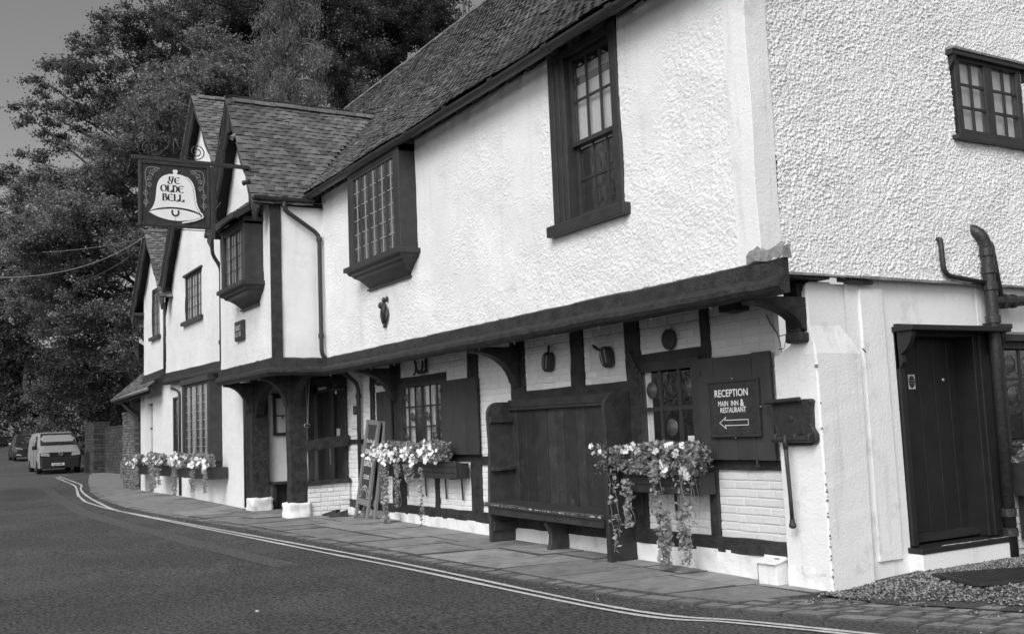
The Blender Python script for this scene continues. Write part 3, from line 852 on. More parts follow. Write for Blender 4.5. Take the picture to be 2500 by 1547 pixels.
def window(o, u, n, W, H, cols, rows, fw=.06, fd=.1, bw=.022, mull=(), mw=.06, trans=(), inset=.012, back=.45, curtain=None, bull=(),
           m='gloss', barm='gloss', name='window', label=None, barr=None, glass_back=.0):
    """a window part: frame and mullions in one mesh; panes, glazing bars, bottle roundels and curtain as sub-parts.
    o = lower left corner on the wall face seen from outside, u to the right, n outwards"""
    o, u, n = Vector(o), Vector(u), Vector(n)
    def bx(mb, a, b, c, d, e, f):
        vs = [o + u * p + Z_ * q + n * r for r in (e, f) for p, q in ((a, c), (b, c), (b, d), (a, d))]
        mb.add(vs, [(0, 1, 2, 3), (7, 6, 5, 4), (0, 4, 5, 1), (1, 5, 6, 2), (2, 6, 7, 3), (3, 7, 4, 0)])
    mb = MB()
    bx(mb, 0, fw, 0, H, -fd, .012); bx(mb, W - fw, W, 0, H, -fd, .012)
    bx(mb, fw, W - fw, H - fw, H, -fd, .010); bx(mb, fw, W - fw, 0, fw, -fd, .010)
    for x in mull: bx(mb, x - mw / 2, x + mw / 2, fw, H - fw, -fd * .8, .004)
    for z in trans: bx(mb, fw, W - fw, z - mw / 2, z + mw / 2, -fd * .8, .002)
    win = mb.build(name, m, inn, bevel=.004, label=label)
    lights = []
    xs = [fw] + [c for x in mull for c in (x - mw / 2, x + mw / 2)] + [W - fw]
    zs = [fw] + [c for z in trans for c in (z - mw / 2, z + mw / 2)] + [H - fw]
    pane = MB(); pane.box(0, 1, 0, 1, 0, 1)
    me = bpy.data.meshes.new('pane'); me.from_pydata(pane.v, [], pane.f)
    b = bmesh.new(); b.from_mesh(me); bmesh.ops.recalc_face_normals(b, faces=b.faces); b.to_mesh(me); b.free()
    me.materials.append(M['glass'])
    meb = me.copy(); meb.name = 'glazing_bar'; meb.materials.clear(); meb.materials.append(M[barm])
    def inst(mesh, nm, a, b_, c, d, e, f):
        ob = bpy.data.objects.new(nm, mesh); COL.objects.link(ob); ob.parent = win
        ob.matrix_local = basis(o + u * a + Z_ * c + n * e, u, Z_, n, b_ - a, d - c, f - e)
    k = 0
    for xi in range(0, len(xs), 2):
        for zi in range(0, len(zs), 2):
            x0, x1, z0, z1 = xs[xi], xs[xi + 1], zs[zi], zs[zi + 1]
            cw, ch = (x1 - x0) / cols, (z1 - z0) / rows
            for c in range(1, cols): inst(meb, 'glazing_bar', x0 + c * cw - bw / 2, x0 + c * cw + bw / 2, z0, z1, -inset - .010, -inset + min(.012, bw * .4))
            for r in range(1, rows): inst(meb, 'glazing_bar', x0, x1, z0 + r * ch - bw / 2, z0 + r * ch + bw / 2, -inset - .009, -inset + min(.010, bw * .35))
            for c in range(cols):
                for r in range(rows):
                    e = -inset + random.uniform(-.002, .002)
                    inst(me, 'pane', x0 + c * cw + bw * .45, x0 + (c + 1) * cw - bw * .45, z0 + r * ch + bw * .45, z0 + (r + 1) * ch - bw * .45, e - .004, e)
                    if k in bull:
                        cc = o + u * (x0 + (c + .5) * cw) + Z_ * (z0 + (r + .5) * ch) + n * (-inset + .001)
                        g = MB(); R = min(cw, ch) * .30
                        g.lathe([(R * 1.0, 0), (R * .95, .004), (R * .5, .010), (R * .42, .016), (R * .25, .019), (0.001, .019)], cc, n, 18)
                        g.build('roundel', 'roundel', win, smooth=True)
                    k += 1
    if curtain:
        for a, b_, dd in curtain:
            g = MB(); nn = max(6, int((b_ - a) / .03))
            V = [o + u * (a + (b_ - a) * i / nn) + Z_ * zz - n * (inset + dd * .5 + .016 + min(dd, .03) * (.35 * math.sin(i * 1.9) + .2 * math.sin(i * .7))) for zz in (fw * .5, H - fw * .5) for i in range(nn + 1)]
            g.add(V, [(i, i + 1, nn + 2 + i, nn + 1 + i) for i in range(nn)])
            g.build('curtain', 'curtain', win, smooth=True, fix=False)
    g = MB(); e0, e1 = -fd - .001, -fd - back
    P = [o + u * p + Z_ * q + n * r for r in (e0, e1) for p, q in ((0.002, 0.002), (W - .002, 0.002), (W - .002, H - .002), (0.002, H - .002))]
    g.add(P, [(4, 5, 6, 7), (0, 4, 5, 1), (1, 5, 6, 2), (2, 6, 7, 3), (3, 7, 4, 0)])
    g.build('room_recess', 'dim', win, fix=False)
    return win

def plank(o, u, v, n, a0, a1, b0, b1, t, name, m, parent, rough=.0015):
    """one board: slight taper, eased edges"""
    o, u, v, n = Vector(o), Vector(u), Vector(v), Vector(n)
    j = lambda: random.uniform(-rough, rough)
    e = .0022
    lo = [(a0 + j(), b0 + j()), (a1 + j(), b0 + j()), (a1 + j(), b1 + j()), (a0 + j(), b1 + j())]
    hi = [(lo[0][0] + e, lo[0][1] + e), (lo[1][0] - e, lo[1][1] + e), (lo[2][0] - e, lo[2][1] - e), (lo[3][0] + e, lo[3][1] - e)]
    tt = t + j()
    mb = MB(); mb.loft([[o + u * a + v * b for a, b in lo], [o + u * a + v * b + n * (tt - e) for a, b in lo], [o + u * a + v * b + n * tt for a, b in hi]])
    return mb.build(name, m, parent)

# ---------------------------------------------------------------- upper storey walls
ZB, ZE = 2.73, 5.50
def amp_main(U, V):
    # roughest low down and near the corner, nearly smooth patches under the eaves
    k = (U - 5.0) / 4.5 + (1.5 - V) * .85 + (vnoise(U / .55, V / .5, 21) - .5) * 2.4 + (vnoise(U / .16, V / .15, 22) - .5) * .9
    k = np.maximum(k, (1.0 - U) * 1.4)
    return .0016 + .0115 * np.clip(k + .35, 0, 1)
rough_wall('wall', (XR, UP, ZB), X_, -Y_, -.255 - XR, ZE - ZB, .0095, amp_main,
           holes=[(-8.35 - XR, -6.5 - XR, 3.95 - ZB, 9), (-2.97 - XR, -1.83 - XR, 3.52 - ZB, 5.47 - ZB)], seed=1, cell=.028)
rough_wall('wall', (.0, UP + .24, 2.65), Y_, X_, 3.9, 3.1, .0058, lambda U, V: .013 + .012 * vnoise(U / .5, V / .45, 77), holes=[(2.12 - UP - .24, 3.24 - UP - .24, 4.10 - 2.65, 4.93 - 2.65)], seed=31, cell=.027)
g = MB(); g.prism([(-.33, 5.72), (3.55, 5.72), (3.55, 5.75), (7.5, 5.75), (3.5, 10.0), (-.2, 5.95)], (-.03, 0, 0), Y_, Z_, (.03, 0, 0)); g.build('wall', 'rough', inn)
rough_wall('wall', (.0, 3.56, 2.65), Y_, X_, 3.94, 3.1, .018, .02, seed=35, cell=.045)
# smooth plaster quoin on the corner
g = MB()
def quoin_ring(z):
    w1, w2 = .256, .235
    j = .004 * math.sin(z * 5.1)
    return [(-w1, UP + .03, z), (-w1 + j, UP - .016, z), (.014 + j, UP - .016 + j, z), (.014, UP + w2 + j, z), (-.02, UP + w2, z)]
g.loft([quoin_ring(2.62 + 3.0 * i / 24) for i in range(25)])
g.build('quoin', 'render', inn, bevel=.004)
rough_wall('wall', (XR, PF, ZB), Y_, X_, UP - PF, 5.35 - ZB, .016, lambda U, V: .003 + .005 * np.clip((.55 - U) / .5, 0, 1), seed=41)
def under(ax, az, hx, hz):
    return lambda x, z: z < az - .14 - (az - hz) * np.abs(x - ax) / hx
G3, G2, G1 = (-11.62, 7.45, 1.52, 5.28), (-15.72, 8.81, 3.36, 5.09), (-20.63, 6.82, 1.86, 4.88)   # apex x, z, half width, eave z
g3k, g2k, g1k = under(*G3), under(*G2), under(*G1)
rough_wall('wall', (-13.27, PF, 2.76), X_, -Y_, 3.09, 4.6, .018, .0085, holes=[(-12.02 + 13.27, -10.62 + 13.27, 4.0 - 2.76, 5.2 - 2.76)], keep=lambda u, v: g3k(u - 13.27, v + 2.71), seed=51, cell=.04)
rough_wall('wall', (-19.53, GB, 3.04), X_, -Y_, 6.26, 5.8, .022, .0075, holes=[(-17.55 + 19.53, -16.05 + 19.53, 4.12 - 3.04, 5.16 - 3.04)], keep=lambda u, v: g2k(u - 19.53, v + 2.99), seed=61, cell=.045)
rough_wall('wall', (-22.0, GB - .02, 3.22), X_, -Y_, 2.47, 3.6, .026, .007, holes=[(-21.0 + 22, -20.1 + 22, 4.1 - 3.22, 5.33 - 3.22)], keep=lambda u, v: g1k(u - 22, v + 3.17), seed=71, cell=.05)
for q in ((-22.03, -22.0, GB, 4, .2, 4.9), (-13.30, -13.27, PF, GB, 2.7, 5.3)):
    g = MB(); g.box(*q); g.build('wall', 'render', inn)

# ---------------------------------------------------------------- ground floor, street front
W1 = (-8.60, -7.05, 1.18, 2.20); W2 = (-2.60, -1.50, 1.10, 2.08)
flat_wall('brick_backing', (-10.86, LOW + .006, .02), X_, -Y_, 10.36, 2.64, [(W1[0] + 10.86, W1[1] + 10.86, W1[2] - .02, W1[3] - .02), (W2[0] + 10.86, W2[1] + 10.86, W2[2] - .02, W2[3] - .02)], 'mortar')
TIM = [(-9.79, -9.63, .34, 2.56), (-8.97, -8.60, .34, 2.56), (-8.60, -8.50, .34, 1.18), (-7.47, -7.36, .34, 1.10), (-6.36, -6.08, .34, 2.56), (-5.19, -4.86, 1.78, 2.60),
       (-3.81, -3.56, 1.90, 2.58), (-2.75, -2.51, .34, 2.56), (-1.53, -1.41, .34, 2.56)]
RAIL = [(-6.08, -5.19, .99, 1.10), (-7.0, -6.36, 1.03, 1.13), (-4.86, -2.65, 1.79, 1.91), (-1.41, -.50, .98, 1.07), (-10.86, -9.79, 1.30, 1.38), (-8.60, -7.05, 2.20, 2.30), (-2.62, -1.4, 2.08, 2.17), (-8.6, -7.05, 1.08, 1.18), (-2.6, -1.5, 1.02, 1.10)]
def timber(x0, x1, z0, z1, y=.048, dep=.09, seg=None, name='timber'):
    mb = MB()
    if z1 - z0 > x1 - x0:
        s = max(3, int((z1 - z0) / .16)); mb.bar(((x0 + x1) / 2, y + dep / 2, z0), ((x0 + x1) / 2, y + dep / 2, z1), x1 - x0, dep, s, .006, up=(0, 1, 0))
    else:
        s = max(3, int((x1 - x0) / .2)); mb.bar((x0, y + dep / 2, (z0 + z1) / 2), (x1, y + dep / 2, (z0 + z1) / 2), dep, z1 - z0, s, .006)
    return mb.build(name, 'timber', inn, bevel=.006)
for t in TIM: timber(*t, name='post')
for t in RAIL: timber(*t, y=.052, name='rail')
timber(-10.86, -5.2, .225, .365, y=.035, name='sill_beam'); timber(-5.2, -.50, .215, .36, y=.033, name='sill_beam')
timber(-10.2, -.12, 2.545, 2.70, y=.02, name='wall_plate')
timber(-1.03, -.82, 2.44, 2.62, y=-.14, dep=.2, name='joist_end')

def brick_mesh():
    j = lambda s: random.uniform(-s, s)
    L, H, D = .5, .5, 1
    back = [(-L, -H, 0), (L, -H, 0), (L, H, 0), (-L, H, 0)]
    mid = [(x * (.985 + j(.01)), y * (.95 + j(.03)), .55 + j(.1)) for x, y, z in back]
    fr = [(x * (.93 + j(.03)), y * (.74 + j(.06)), 1 + j(.12)) for x, y, z in back]
    mb = MB(); mb.loft([back, mid, fr], cap=False); k = len(mb.v) - 4; mb.f.append((k, k + 1, k + 2, k + 3))
    return mb
BRK = [brick_mesh() for _ in range(5)]
def bricks(o, u, n, W, H, dep, holes, mats, bl=.225, bh=.078, jt=.008, clipv=None):
    o, u, n = Vector(o), Vector(u), Vector(n)
    r = 0
    while r * bh < H - .02:
        x = -random.choice([0, .5, .25]) * bl if r % 2 else -bl * .02
        while x < W:
            w_ = bl if random.random() < .8 else bl * .5
            a, b = max(x + jt / 2, 0), min(x + w_ - jt / 2, W)
            z0, z1 = r * bh + jt / 2, min((r + 1) * bh - jt / 2, H)
            if b - a > .04:
                segs = [(a, b)]
                for h in holes:
                    if z1 > h[2] + .01 and z0 < h[3] - .01:
                        ns = []
                        for s0, s1 in segs:
                            if s1 <= h[0] or s0 >= h[1]: ns.append((s0, s1))
                            else:
                                if h[0] - s0 > .04: ns.append((s0, h[0]))
                                if s1 - h[1] > .04: ns.append((h[1], s1))
                        segs = ns
                for s0, s1 in segs:
                    c = o + u * ((s0 + s1) / 2) + Z_ * ((z0 + z1) / 2 + random.uniform(-.003, .003))
                    T = basis(c, u, Z_, n, s1 - s0, z1 - z0, dep * random.uniform(.75, 1.2))
                    if clipv is None or clipv(c): mats.append(T)
            x += w_
        r += 1
BM = []
hol = [(a + 10.86, b + 10.86, c - .3, d - .3) for a, b, c, d in TIM + RAIL]
hol += [(W1[0] + 10.86, W1[1] + 10.86, W1[2] - .3, W1[3] - .3), (W2[0] + 10.86, W2[1] + 10.86, W2[2] - .3, W2[3] - .3), (-5.2 + 10.86, -2.7 + 10.86, .0, 1.5)]
bricks((-10.86, LOW + .004, .34), X_, -Y_, 10.30, 2.22, .008, [(a, b, c - .04, d - .04) for a, b, c, d in hol], BM)
# low wall on the side of the porch
flat_wall('brick_backing', (-10.765, -.72, .0), Y_, X_, .78, .655, (), 'mortar')
bricks((-10.765, -.70, .12), Y_, X_, .74, .53, .02, (), BM)
# bricks showing right of the door on the gable, and the plinth course at the corner
flat_wall('brick_backing', (-.075, 2.30, .0), Y_, X_, 1.6, 2.2, [(.22, 1.25, 1.05, 2.1)], 'mortar')
bricks((-.075, 2.30, .1), Y_, X_, 1.6, 2.05, .02, [(.22, 1.3, .95, 2.0)], BM)
wallb = MB(); wallb.box(-10.8, -.6, LOW + .02, LOW + .06, .0, .1)
bw_ = wallb.build('brickwork', 'mortar', inn)
pieces(bw_, 'brick', BRK, BM, 'brick', 300, 'far_brick')
# lumpy whitewashed plinth under the sill beam
rough_wall('plinth', (-10.86, .045, -.05), X_, -Y_, 10.32, .29, .03, .016, seed=81, m='render', cell=.16, keep=lambda u, v: np.ones(len(u), bool))

# ---------------------------------------------------------------- jetty beams
def mould(pts, name='jetty_beam', zs=0.0):
    """moulded bressumer swept along ground-plan points, facing right-hand side of travel"""
    prof = [(.00, .30), (.055, .275), (.065, .15), (.09, .135), (.125, .10), (.13, .055), (.105, .02), (.06, .0), (.0, .0)]
    P = [Vector(p) for p in pts]
    rings = []
    def off(i):
        if 0 < i < len(P) - 1:
            a = (P[i] - P[i - 1]).normalized(); b = (P[i + 1] - P[i]).normalized()
        elif i == 0: a = b = (P[1] - P[0]).normalized()
        else: a = b = (P[-1] - P[-2]).normalized()
        na, nb = Vector((a.y, -a.x, 0)), Vector((b.y, -b.x, 0))
        m = na + nb; m.normalize()
        return m / max(.4, m.dot(na))
    for i in range(len(P)):
        nrm = off(i); ring = []
        jz = random.uniform(-.006, .006)
        for d, h in prof:
            ring.append(P[i] + nrm * d + Z_ * (h + jz + random.uniform(-.0025, .0025)))
        rings.append(ring)
    mb = MB(); mb.loft(rings)
    return mb.build(name, 'timber', inn)
def sub(a, b, n): return [tuple(Vector(a).lerp(Vector(b), i / n)) for i in range(n)]
mould(sub((-13.27, PF, 2.47), (XR, PF, 2.455), 10) + sub((XR, PF, 2.455), (XR, UP - .03, 2.45), 5) + [(XR, UP - .03, 2.45)])
mould(sub((XR + .02, UP, 2.445), (.30, UP, 2.435), 46) + [(.30, UP, 2.435)])
mould(sub((-19.5, GB + .02, 2.83), (-13.3, GB + .02, 2.74), 14) + [(-13.3, GB + .02, 2.74)])
mould(sub((-22.0, GB, 2.93), (-19.57, GB, 2.96), 6) + [(-19.57, GB, 2.96)])
g = MB(); g.box(XR, .02, UP + .01, .2, 2.615, 2.66); g.build('jetty_soffit', 'timber', inn)
g = MB(); g.box(-13.2, XR - .01, PF + .02, .3, 2.56, 2.6); g.build('porch_ceiling', 'timber', inn)
g = MB(); g.box(-19.5, -13.2, GB + .02, LW + .2, 2.95, 3.0); g.build('jetty_soffit', 'timber', inn)
hk = MB()
for x in np.linspace(-9.8, -.6, 12):
    hk.tube([(x, UP - .05, 2.45), (x, UP - .05, 2.425), (x + .012, UP - .05, 2.405), (x + .022, UP - .05, 2.415)], .003, 5)
hk.build('eye_hooks', 'steel', inn, kind='stuff')
# crumpled lead flashing over the beam end
g = MB(); n = 9
ring0, ring1, ring2 = [], [], []
for i in range(n):
    t = i / (n - 1); x = -.10 + .41 * t
    ring0.append((x, UP - .062 - random.uniform(.004, .02), 2.725 + random.uniform(-.02, .02)))
    ring1.append((x, UP - .045 - random.uniform(0, .03), 2.775 + .03 * t + random.uniform(-.02, .03)))
    ring2.append((x - .02, UP + .01 - random.uniform(0, .01), 2.845 + .05 * math.sin(t * 7) + random.uniform(-.03, .03)))
g.loft([ring0, ring1, ring2], cap=False, close=False)
g.add([(.312, UP - .07, 2.72), (.312, UP + .03, 2.72), (.30, UP + .03, 2.84), (.31, UP - .05, 2.81)], [(0, 1, 2, 3)])
fl = g.build('lead_flashing', 'lead', inn, smooth=False, fix=False)
md = fl.modifiers.new('thick', 'SOLIDIFY'); md.thickness = .006

def bracket(x, y0, y1, z0, z1, th=.13, axis='y', name='bracket'):
    """curved jetty bracket: from a post face at (y0, z0) up and out to (y1, z1)"""
    n = 10; poly = [(y0, z0), (y0, z1)]
    poly += [(y1, z1), (y1, z1 - .07)]
    for i in range(1, n):
        t = i / n; a = math.pi / 2 * t
        poly.append((y1 + (y0 - y1) * (math.sin(a)) * .86 + (y0 - y1) * .04, z1 - .07 - (z1 - .07 - z0) * (1 - math.cos(a)) * .98))
    mb = MB()
    if axis == 'y': mb.prism(poly, (x - th / 2, 0, 0), Y_, Z_, (th, 0, 0))
    else: mb.prism(poly, (0, x - th / 2, 0), X_, Z_, (0, th, 0))
    return mb.build(name, 'timber', inn, bevel=.008)
bracket(-8.80, .05, -.60, 1.92, 2.47, .17)
bracket(-5.03, .05, -.60, 1.95, 2.47, .17)
bracket(-.16, .02, -.60, 2.16, 2.47, .15)
g = MB(); g.box(-.26, -.07, -.10, .03, 2.08, 2.17); g.build('corbel', 'timber', inn, bevel=.02)
g = MB(); g.box(-.29, -.125, -.05, .12, 2.10, 2.6); g.build('post', 'timber', inn, bevel=.006)

# ---------------------------------------------------------------- corner buttress and gable ground floor
def wob(p, s=.006): return (p[0] + random.uniform(-s, s), p[1] + random.uniform(-s, s), p[2] + random.uniform(-s, s))
g = MB()
prof = [(-.505, -.06), (-.48, 1.95), (-.38, 2.0), (-.22, 2.09), (-.125, 2.16), (-.125, 2.56), (-.07, 2.60), (-.07, -.06)]
g.prism(prof, (0, .0, 0), X_, Z_, (0, .54, 0))
g.build('buttress_core', 'render', inn, bevel=.02)
rings = []
for z in list(np.linspace(-.06, 1.98, 24)):
    y1 = .50 + .02 * z
    rings.append([wob((-.49, -.012, z), .0015), wob((-.25, -.014, z), .0015), wob((-.012, -.012, z), .0015), wob((.0, .0, z), .0015), wob((.0, .25, z), .0015), wob((0, y1, z), .0015), (-.1, y1, z), (-.49, .1, z)])
rings += [[(-.30, -.008, 2.06), (-.2, -.008, 2.06), (-.03, -.004, 2.06), (-.02, .0, 2.06), (-.02, .25, 2.06), (-.02, .50, 2.06), (-.12, .5, 2.06), (-.28, .1, 2.06)],
          [(-.135, -.004, 2.24), (-.12, -.004, 2.24), (-.085, -.002, 2.24), (-.075, .0, 2.24), (-.075, .2, 2.24), (-.075, .38, 2.24), (-.15, .38, 2.24), (-.135, .1, 2.24)],
          [(-.13, -.002, 2.31), (-.12, -.002, 2.31), (-.10, .0, 2.31), (-.095, .0, 2.31), (-.095, .2, 2.31), (-.095, .325, 2.31), (-.15, .32, 2.31), (-.15, .1, 2.31)],
          [(-.125, .0, 2.52), (-.12, -.002, 2.52), (-.10, .0, 2.52), (-.09, .0, 2.52), (-.09, .2, 2.52), (-.09, .32, 2.52), (-.15, .32, 2.52), (-.15, .1, 2.52)],
          [(-.125, .06, 2.60), (-.12, .06, 2.60), (-.10, .06, 2.60), (-.09, .06, 2.61), (-.09, .2, 2.61), (-.09, .32, 2.61), (-.15, .32, 2.61), (-.15, .1, 2.6)]]
g = MB(); g.loft(rings)
b_ = g.build('buttress', 'render', inn, bevel=.004)
rough_wall('plaster_patch', (-.48, -.016, -.03), X_, -Y_, .42, .22, .02, .014, seed=88, m='render', cell=.11)
flat_wall('wall', (-.055, .45, -.05), Y_, X_, 1.9, 2.70, [(.60, 1.88, .05, 2.26)], 'render', reveal=.14)
flat_wall('wall', (-.055, 3.55, -.05), Y_, X_, 3.9, 2.70, (), 'render')
g = MB(); g.box(-.056, -.03, .62, .92, .18, 2.56); g.build('plaster_strip', 'render', inn, bevel=.006)
g = MB(); g.box(-.06, -.05, 2.28, 3.6, 2.2, 2.64); g.build('wall', 'render', inn)
g = MB(); g.bar((.012, -.3, 2.648), (.012, 4.2, 2.640), .05, .022, 20, .004); g.build('drip_strip', 'lead', inn)
g = MB(); g.bar((.0, .32, 2.615), (.0, .75, 2.61), .03, .035, 6, .005); g.build('packing_strip', 'timber', inn)
# cracks and a hole in the plaster, as thin sunk lines
g = MB()
for pts in ([(-.62, 2.38), (-.58, 2.30), (-.50, 2.20), (-.47, 2.12), (-.46, 2.02)], [(-.40, 2.16), (-.31, 2.17), (-.33, 2.10), (-.35, 2.05), (-.42, 2.045)]):
    pen(g, pts, (0, -.022 if pts[0][0] > -.45 else .058, 0), X_, Z_, .012, .6, .004)
pen(g, [(.56, 2.02), (.585, 2.0), (.60, 1.985)], (.006, 0, 0), Y_, Z_, .016, .5, .006)
g.build('crack', 'timber', inn, fix=False)
# arris worn with dark pits
g = MB()
for k in range(26):
    z = random.choice([random.uniform(.05, 1.0), random.uniform(.05, 2.0)]); r = random.uniform(.004, .011)
    g.lathe([(r, 0), (r * .6, .004), (0, .005)], (.002, -.004 + random.uniform(-.006, .006), z), (.7, -.7, 0), 6)
g.box(-.02, .004, -.018, .0, 1.86, 1.885)
g.build('worn_pits', 'lead', inn, kind='stuff')

# door on the gable
D0, D1 = 1.06, 2.34
g = MB(); g.box(-.30, -.27, D0, D1, .0, 2.25); dr = g.build('door', 'door', inn)
ys = [1.13, 1.36, 1.58, 1.80, 2.02, 2.14]
for a, b in zip(ys, ys[1:]): plank((-.27, 0, 0), Y_, Z_, X_, a + .003, b - .003, .33, 2.14, .03, 'plank', 'door', dr)
g = MB(); g.loft([[(-.24, 1.12, .28), (-.12, 1.12, .28), (-.12, 1.12, .30), (-.19, 1.12, .35), (-.24, 1.12, .35)], [(-.24, 2.14, .28), (-.12, 2.14, .28), (-.12, 2.14, .30), (-.19, 2.14, .35), (-.24, 2.14, .35)]]); g.build('weather_board', 'door', dr, bevel=.004)
g = MB(); g.lathe([(.02, 0), (.022, .01), (.012, .018), (0, .019)], (-.24, 1.93, 1.745), X_, 12); g.build('peephole', 'steel', dr, smooth=True)
g = MB()
g.box(-.30, -.02, D0, 1.13, .27, 2.25); g.box(-.30, -.03, 2.14, 2.20, .27, 2.25); g.box(-.20, -.005, 2.20, D1, .27, 2.25); g.box(-.30, -.02, 1.13, 2.2, 2.14, 2.25)
g.build('door_frame', 'door', inn, bevel=.006)
g = MB(); g.box(-.18, .17, 1.03, 2.46, 2.175, 2.225); g.build('door_canopy', 'door', inn, bevel=.008)
for y in (1.09, 2.40):
    poly = [(-.05, 2.175), (.13, 2.175), (.13, 2.13), (.10, 2.06), (.05, 2.0), (.0, 1.97), (.015, 1.9), (-.02, 1.84), (-.05, 1.84)]
    g = MB(); g.prism(poly, (0, y - .03, 0), X_, Z_, (0, .06, 0)); g.build('canopy_bracket', 'door', inn, bevel=.004)
g = MB(); g.box(-.12, .09, 1.02, 2.30, -.03, .215); g.build('doorstep', 'render', inn, bevel=.012)
g = MB(); g.box(-.25, .10, 1.015, 2.31, .215, .262); g.build('door_sill', 'door', inn, bevel=.006)
g = MB(); g.bar((.08, 1.3, .2635), (.085, 2.25, .2635), .012, .002, 20, .004); g.build('worn_edge', 'worn', inn)

# ---------------------------------------------------------------- windows
# sash window of the upper storey: two sliding sashes, six panes each
g = MB()
g.box(-3.03, -2.72, UP - .035, UP + .14, 3.60, 5.50); g.box(-1.90, -1.78, UP - .035, UP + .14, 3.60, 5.50); g.box(-3.03, -1.78, UP - .03, UP + .14, 5.38, 5.52)
fr = g.build('window_frame', 'gloss', inn, bevel=.012)
g = MB(); g.box(-2.97, -2.90, UP - .05, UP, 3.6, 5.4); g.box(-2.86, -2.80, UP - .048, UP, 3.6, 5.4); g.build('moulding', 'gloss', fr, bevel=.008)
window((-2.72, UP + .05, 4.40), X_, -Y_, .82, .98, 3, 2, fw=.05, fd=.06, bw=.026, inset=.02, m='gloss', name='sash', label='upper sash with white sky in its six panes')
window((-2.72, UP + .10, 3.64), X_, -Y_, .82, .82, 3, 2, fw=.05, fd=.05, bw=.026, inset=.02, m='gloss', name='sash', label='lower sash reflecting the trees opposite')
g = MB(); g.box(-3.09, -1.70, UP - .10, UP + .05, 3.48, 3.60); g.build('window_sill', 'gloss', inn, bevel=.012)
g = MB(); g.box(-2.70, -1.92, UP + .118, UP + .122, 4.38, 5.08); g.build('blind', 'blind', inn)
g = MB(); g.box(-2.70, -1.92, UP + .118, UP + .122, 5.17, 5.27); g.build('blind', 'blind', inn)

def oriel(x0, x1, y0, yw, z0, z1, lights, zc, label, cols=2, rows=6, head=.16, curtain=None, came='leadcame'):
    """box window on a moulded corbel: side cheeks, head, glazed front, corbelled foot"""
    g = MB(); t = .09
    g.box(x0, x0 + .16, y0, yw + .05, z0, z1); g.box(x1 - .16, x1, y0, yw + .05, z0, z1); g.box(x0, x1, y0 + .004, yw + .05, z1 - head, z1 + .02)
    g.box(x0 - .02, x1 + .02, y0 - .02, yw + .05, z1 - .05, z1 + .03)
    fr = g.build('oriel_frame', 'gloss', inn, bevel=.01)
    if x1 > -7: g = MB(); g.box(x0 + .02, x1 - .02, y0 + .10, yw + .04, z1 + .03, z1 + .2); g.build('oriel_head', 'gloss', inn)
    W = x1 - x0 - .32
    mm = [W * i / lights for i in range(1, lights)]
    window((x0 + .16, y0 + .02, z0), X_, -Y_, W, z1 - head - z0, cols, rows, fw=.045, fd=.08, bw=.011, mull=mm, mw=.07, inset=.008, barm=came, curtain=curtain, name='window', label=label)
    rings = []
    for d, z in ((.07, z0), (.07, z0 - .07), (.03, z0 - .075), (.01, z0 - .12), (-.03, z0 - .135), (-.05, z0 - .17)):
        rings.append([(x0 - d, yw + .03, z), (x0 - d, y0 - d, z), (x1 + d, y0 - d, z), (x1 + d, yw + .03, z)])
    xc = (x0 + x1) / 2
    for k in range(1, 7):
        t_ = k / 6; s = 1 - t_ ** .8 * (1 - zc[1]); yy = y0 + .05 + (yw - y0 - .09) * t_ ** .75
        z = z0 - .17 - (z0 - .17 - zc[0]) * (t_ ** 1.15)
        hw = (x1 - x0) / 2 * s - .05
        rings.append([(xc - hw, yw + .03, z), (xc - hw, yy, z), (xc + hw, yy, z), (xc + hw, yw + .03, z)])
    hw = (x1 - x0) / 2 * zc[1] - .03
    rings.append([(xc - hw - .03, yw + .03, zc[0] - .005), (xc - hw - .03, yw - .06, zc[0] - .005), (xc + hw + .03, yw - .06, zc[0] - .005), (xc + hw + .03, yw + .03, zc[0] - .005)])
    rings.append([(xc - hw - .03, yw + .03, zc[0] - .03), (xc - hw - .03, yw - .06, zc[0] - .03), (xc + hw + .03, yw - .06, zc[0] - .03), (xc + hw + .03, yw + .03, zc[0] - .03)])
    g = MB(); g.loft(rings); g.build('oriel_corbel', 'gloss', inn, bevel=.006)
oriel(-8.37, -6.50, -.83, UP, 3.96, 5.47, 5, (3.62, .80), 'five light leaded oriel of the main front', cols=2, rows=6)
oriel(-12.02, -10.60, -1.78, PF, 4.07, 5.12, 3, (3.72, .72), 'leaded oriel in the porch gable', cols=2, rows=4, head=.10, curtain=[(.05, 1.06, .03)], came='gloss')
# little tiled lean-to roof over the porch oriel
window((-17.55, GB + .02, 4.12), X_, -Y_, 1.5, 1.04, 2, 4, fw=.06, fd=.07, bw=.012, mull=(.5, 1.0), mw=.08, inset=.006, barm='gloss', curtain=[(.06, 1.44, .02)], name='window', label='three light casement in the middle gable')
g = MB(); g.box(-17.68, -15.95, GB - .09, GB + .02, 4.05, 4.13); g.build('window_sill', 'gloss', inn, bevel=.008)
g = MB(); g.box(-17.62, -15.98, GB - .05, GB + .02, 5.15, 5.2); g.build('window_head', 'gloss', inn, bevel=.008)
window((-21.0, GB, 4.1), X_, -Y_, .9, 1.23, 2, 4, fw=.06, fd=.07, bw=.012, mull=(.45,), mw=.08, inset=.006, barm='gloss', curtain=[(.06, .84, .02)], name='window', label='narrow casement in the farthest gable')
g = MB(); g.box(-21.1, -20.0, GB - .10, GB, 4.03, 4.11); g.build('window_sill', 'gloss', inn, bevel=.008)
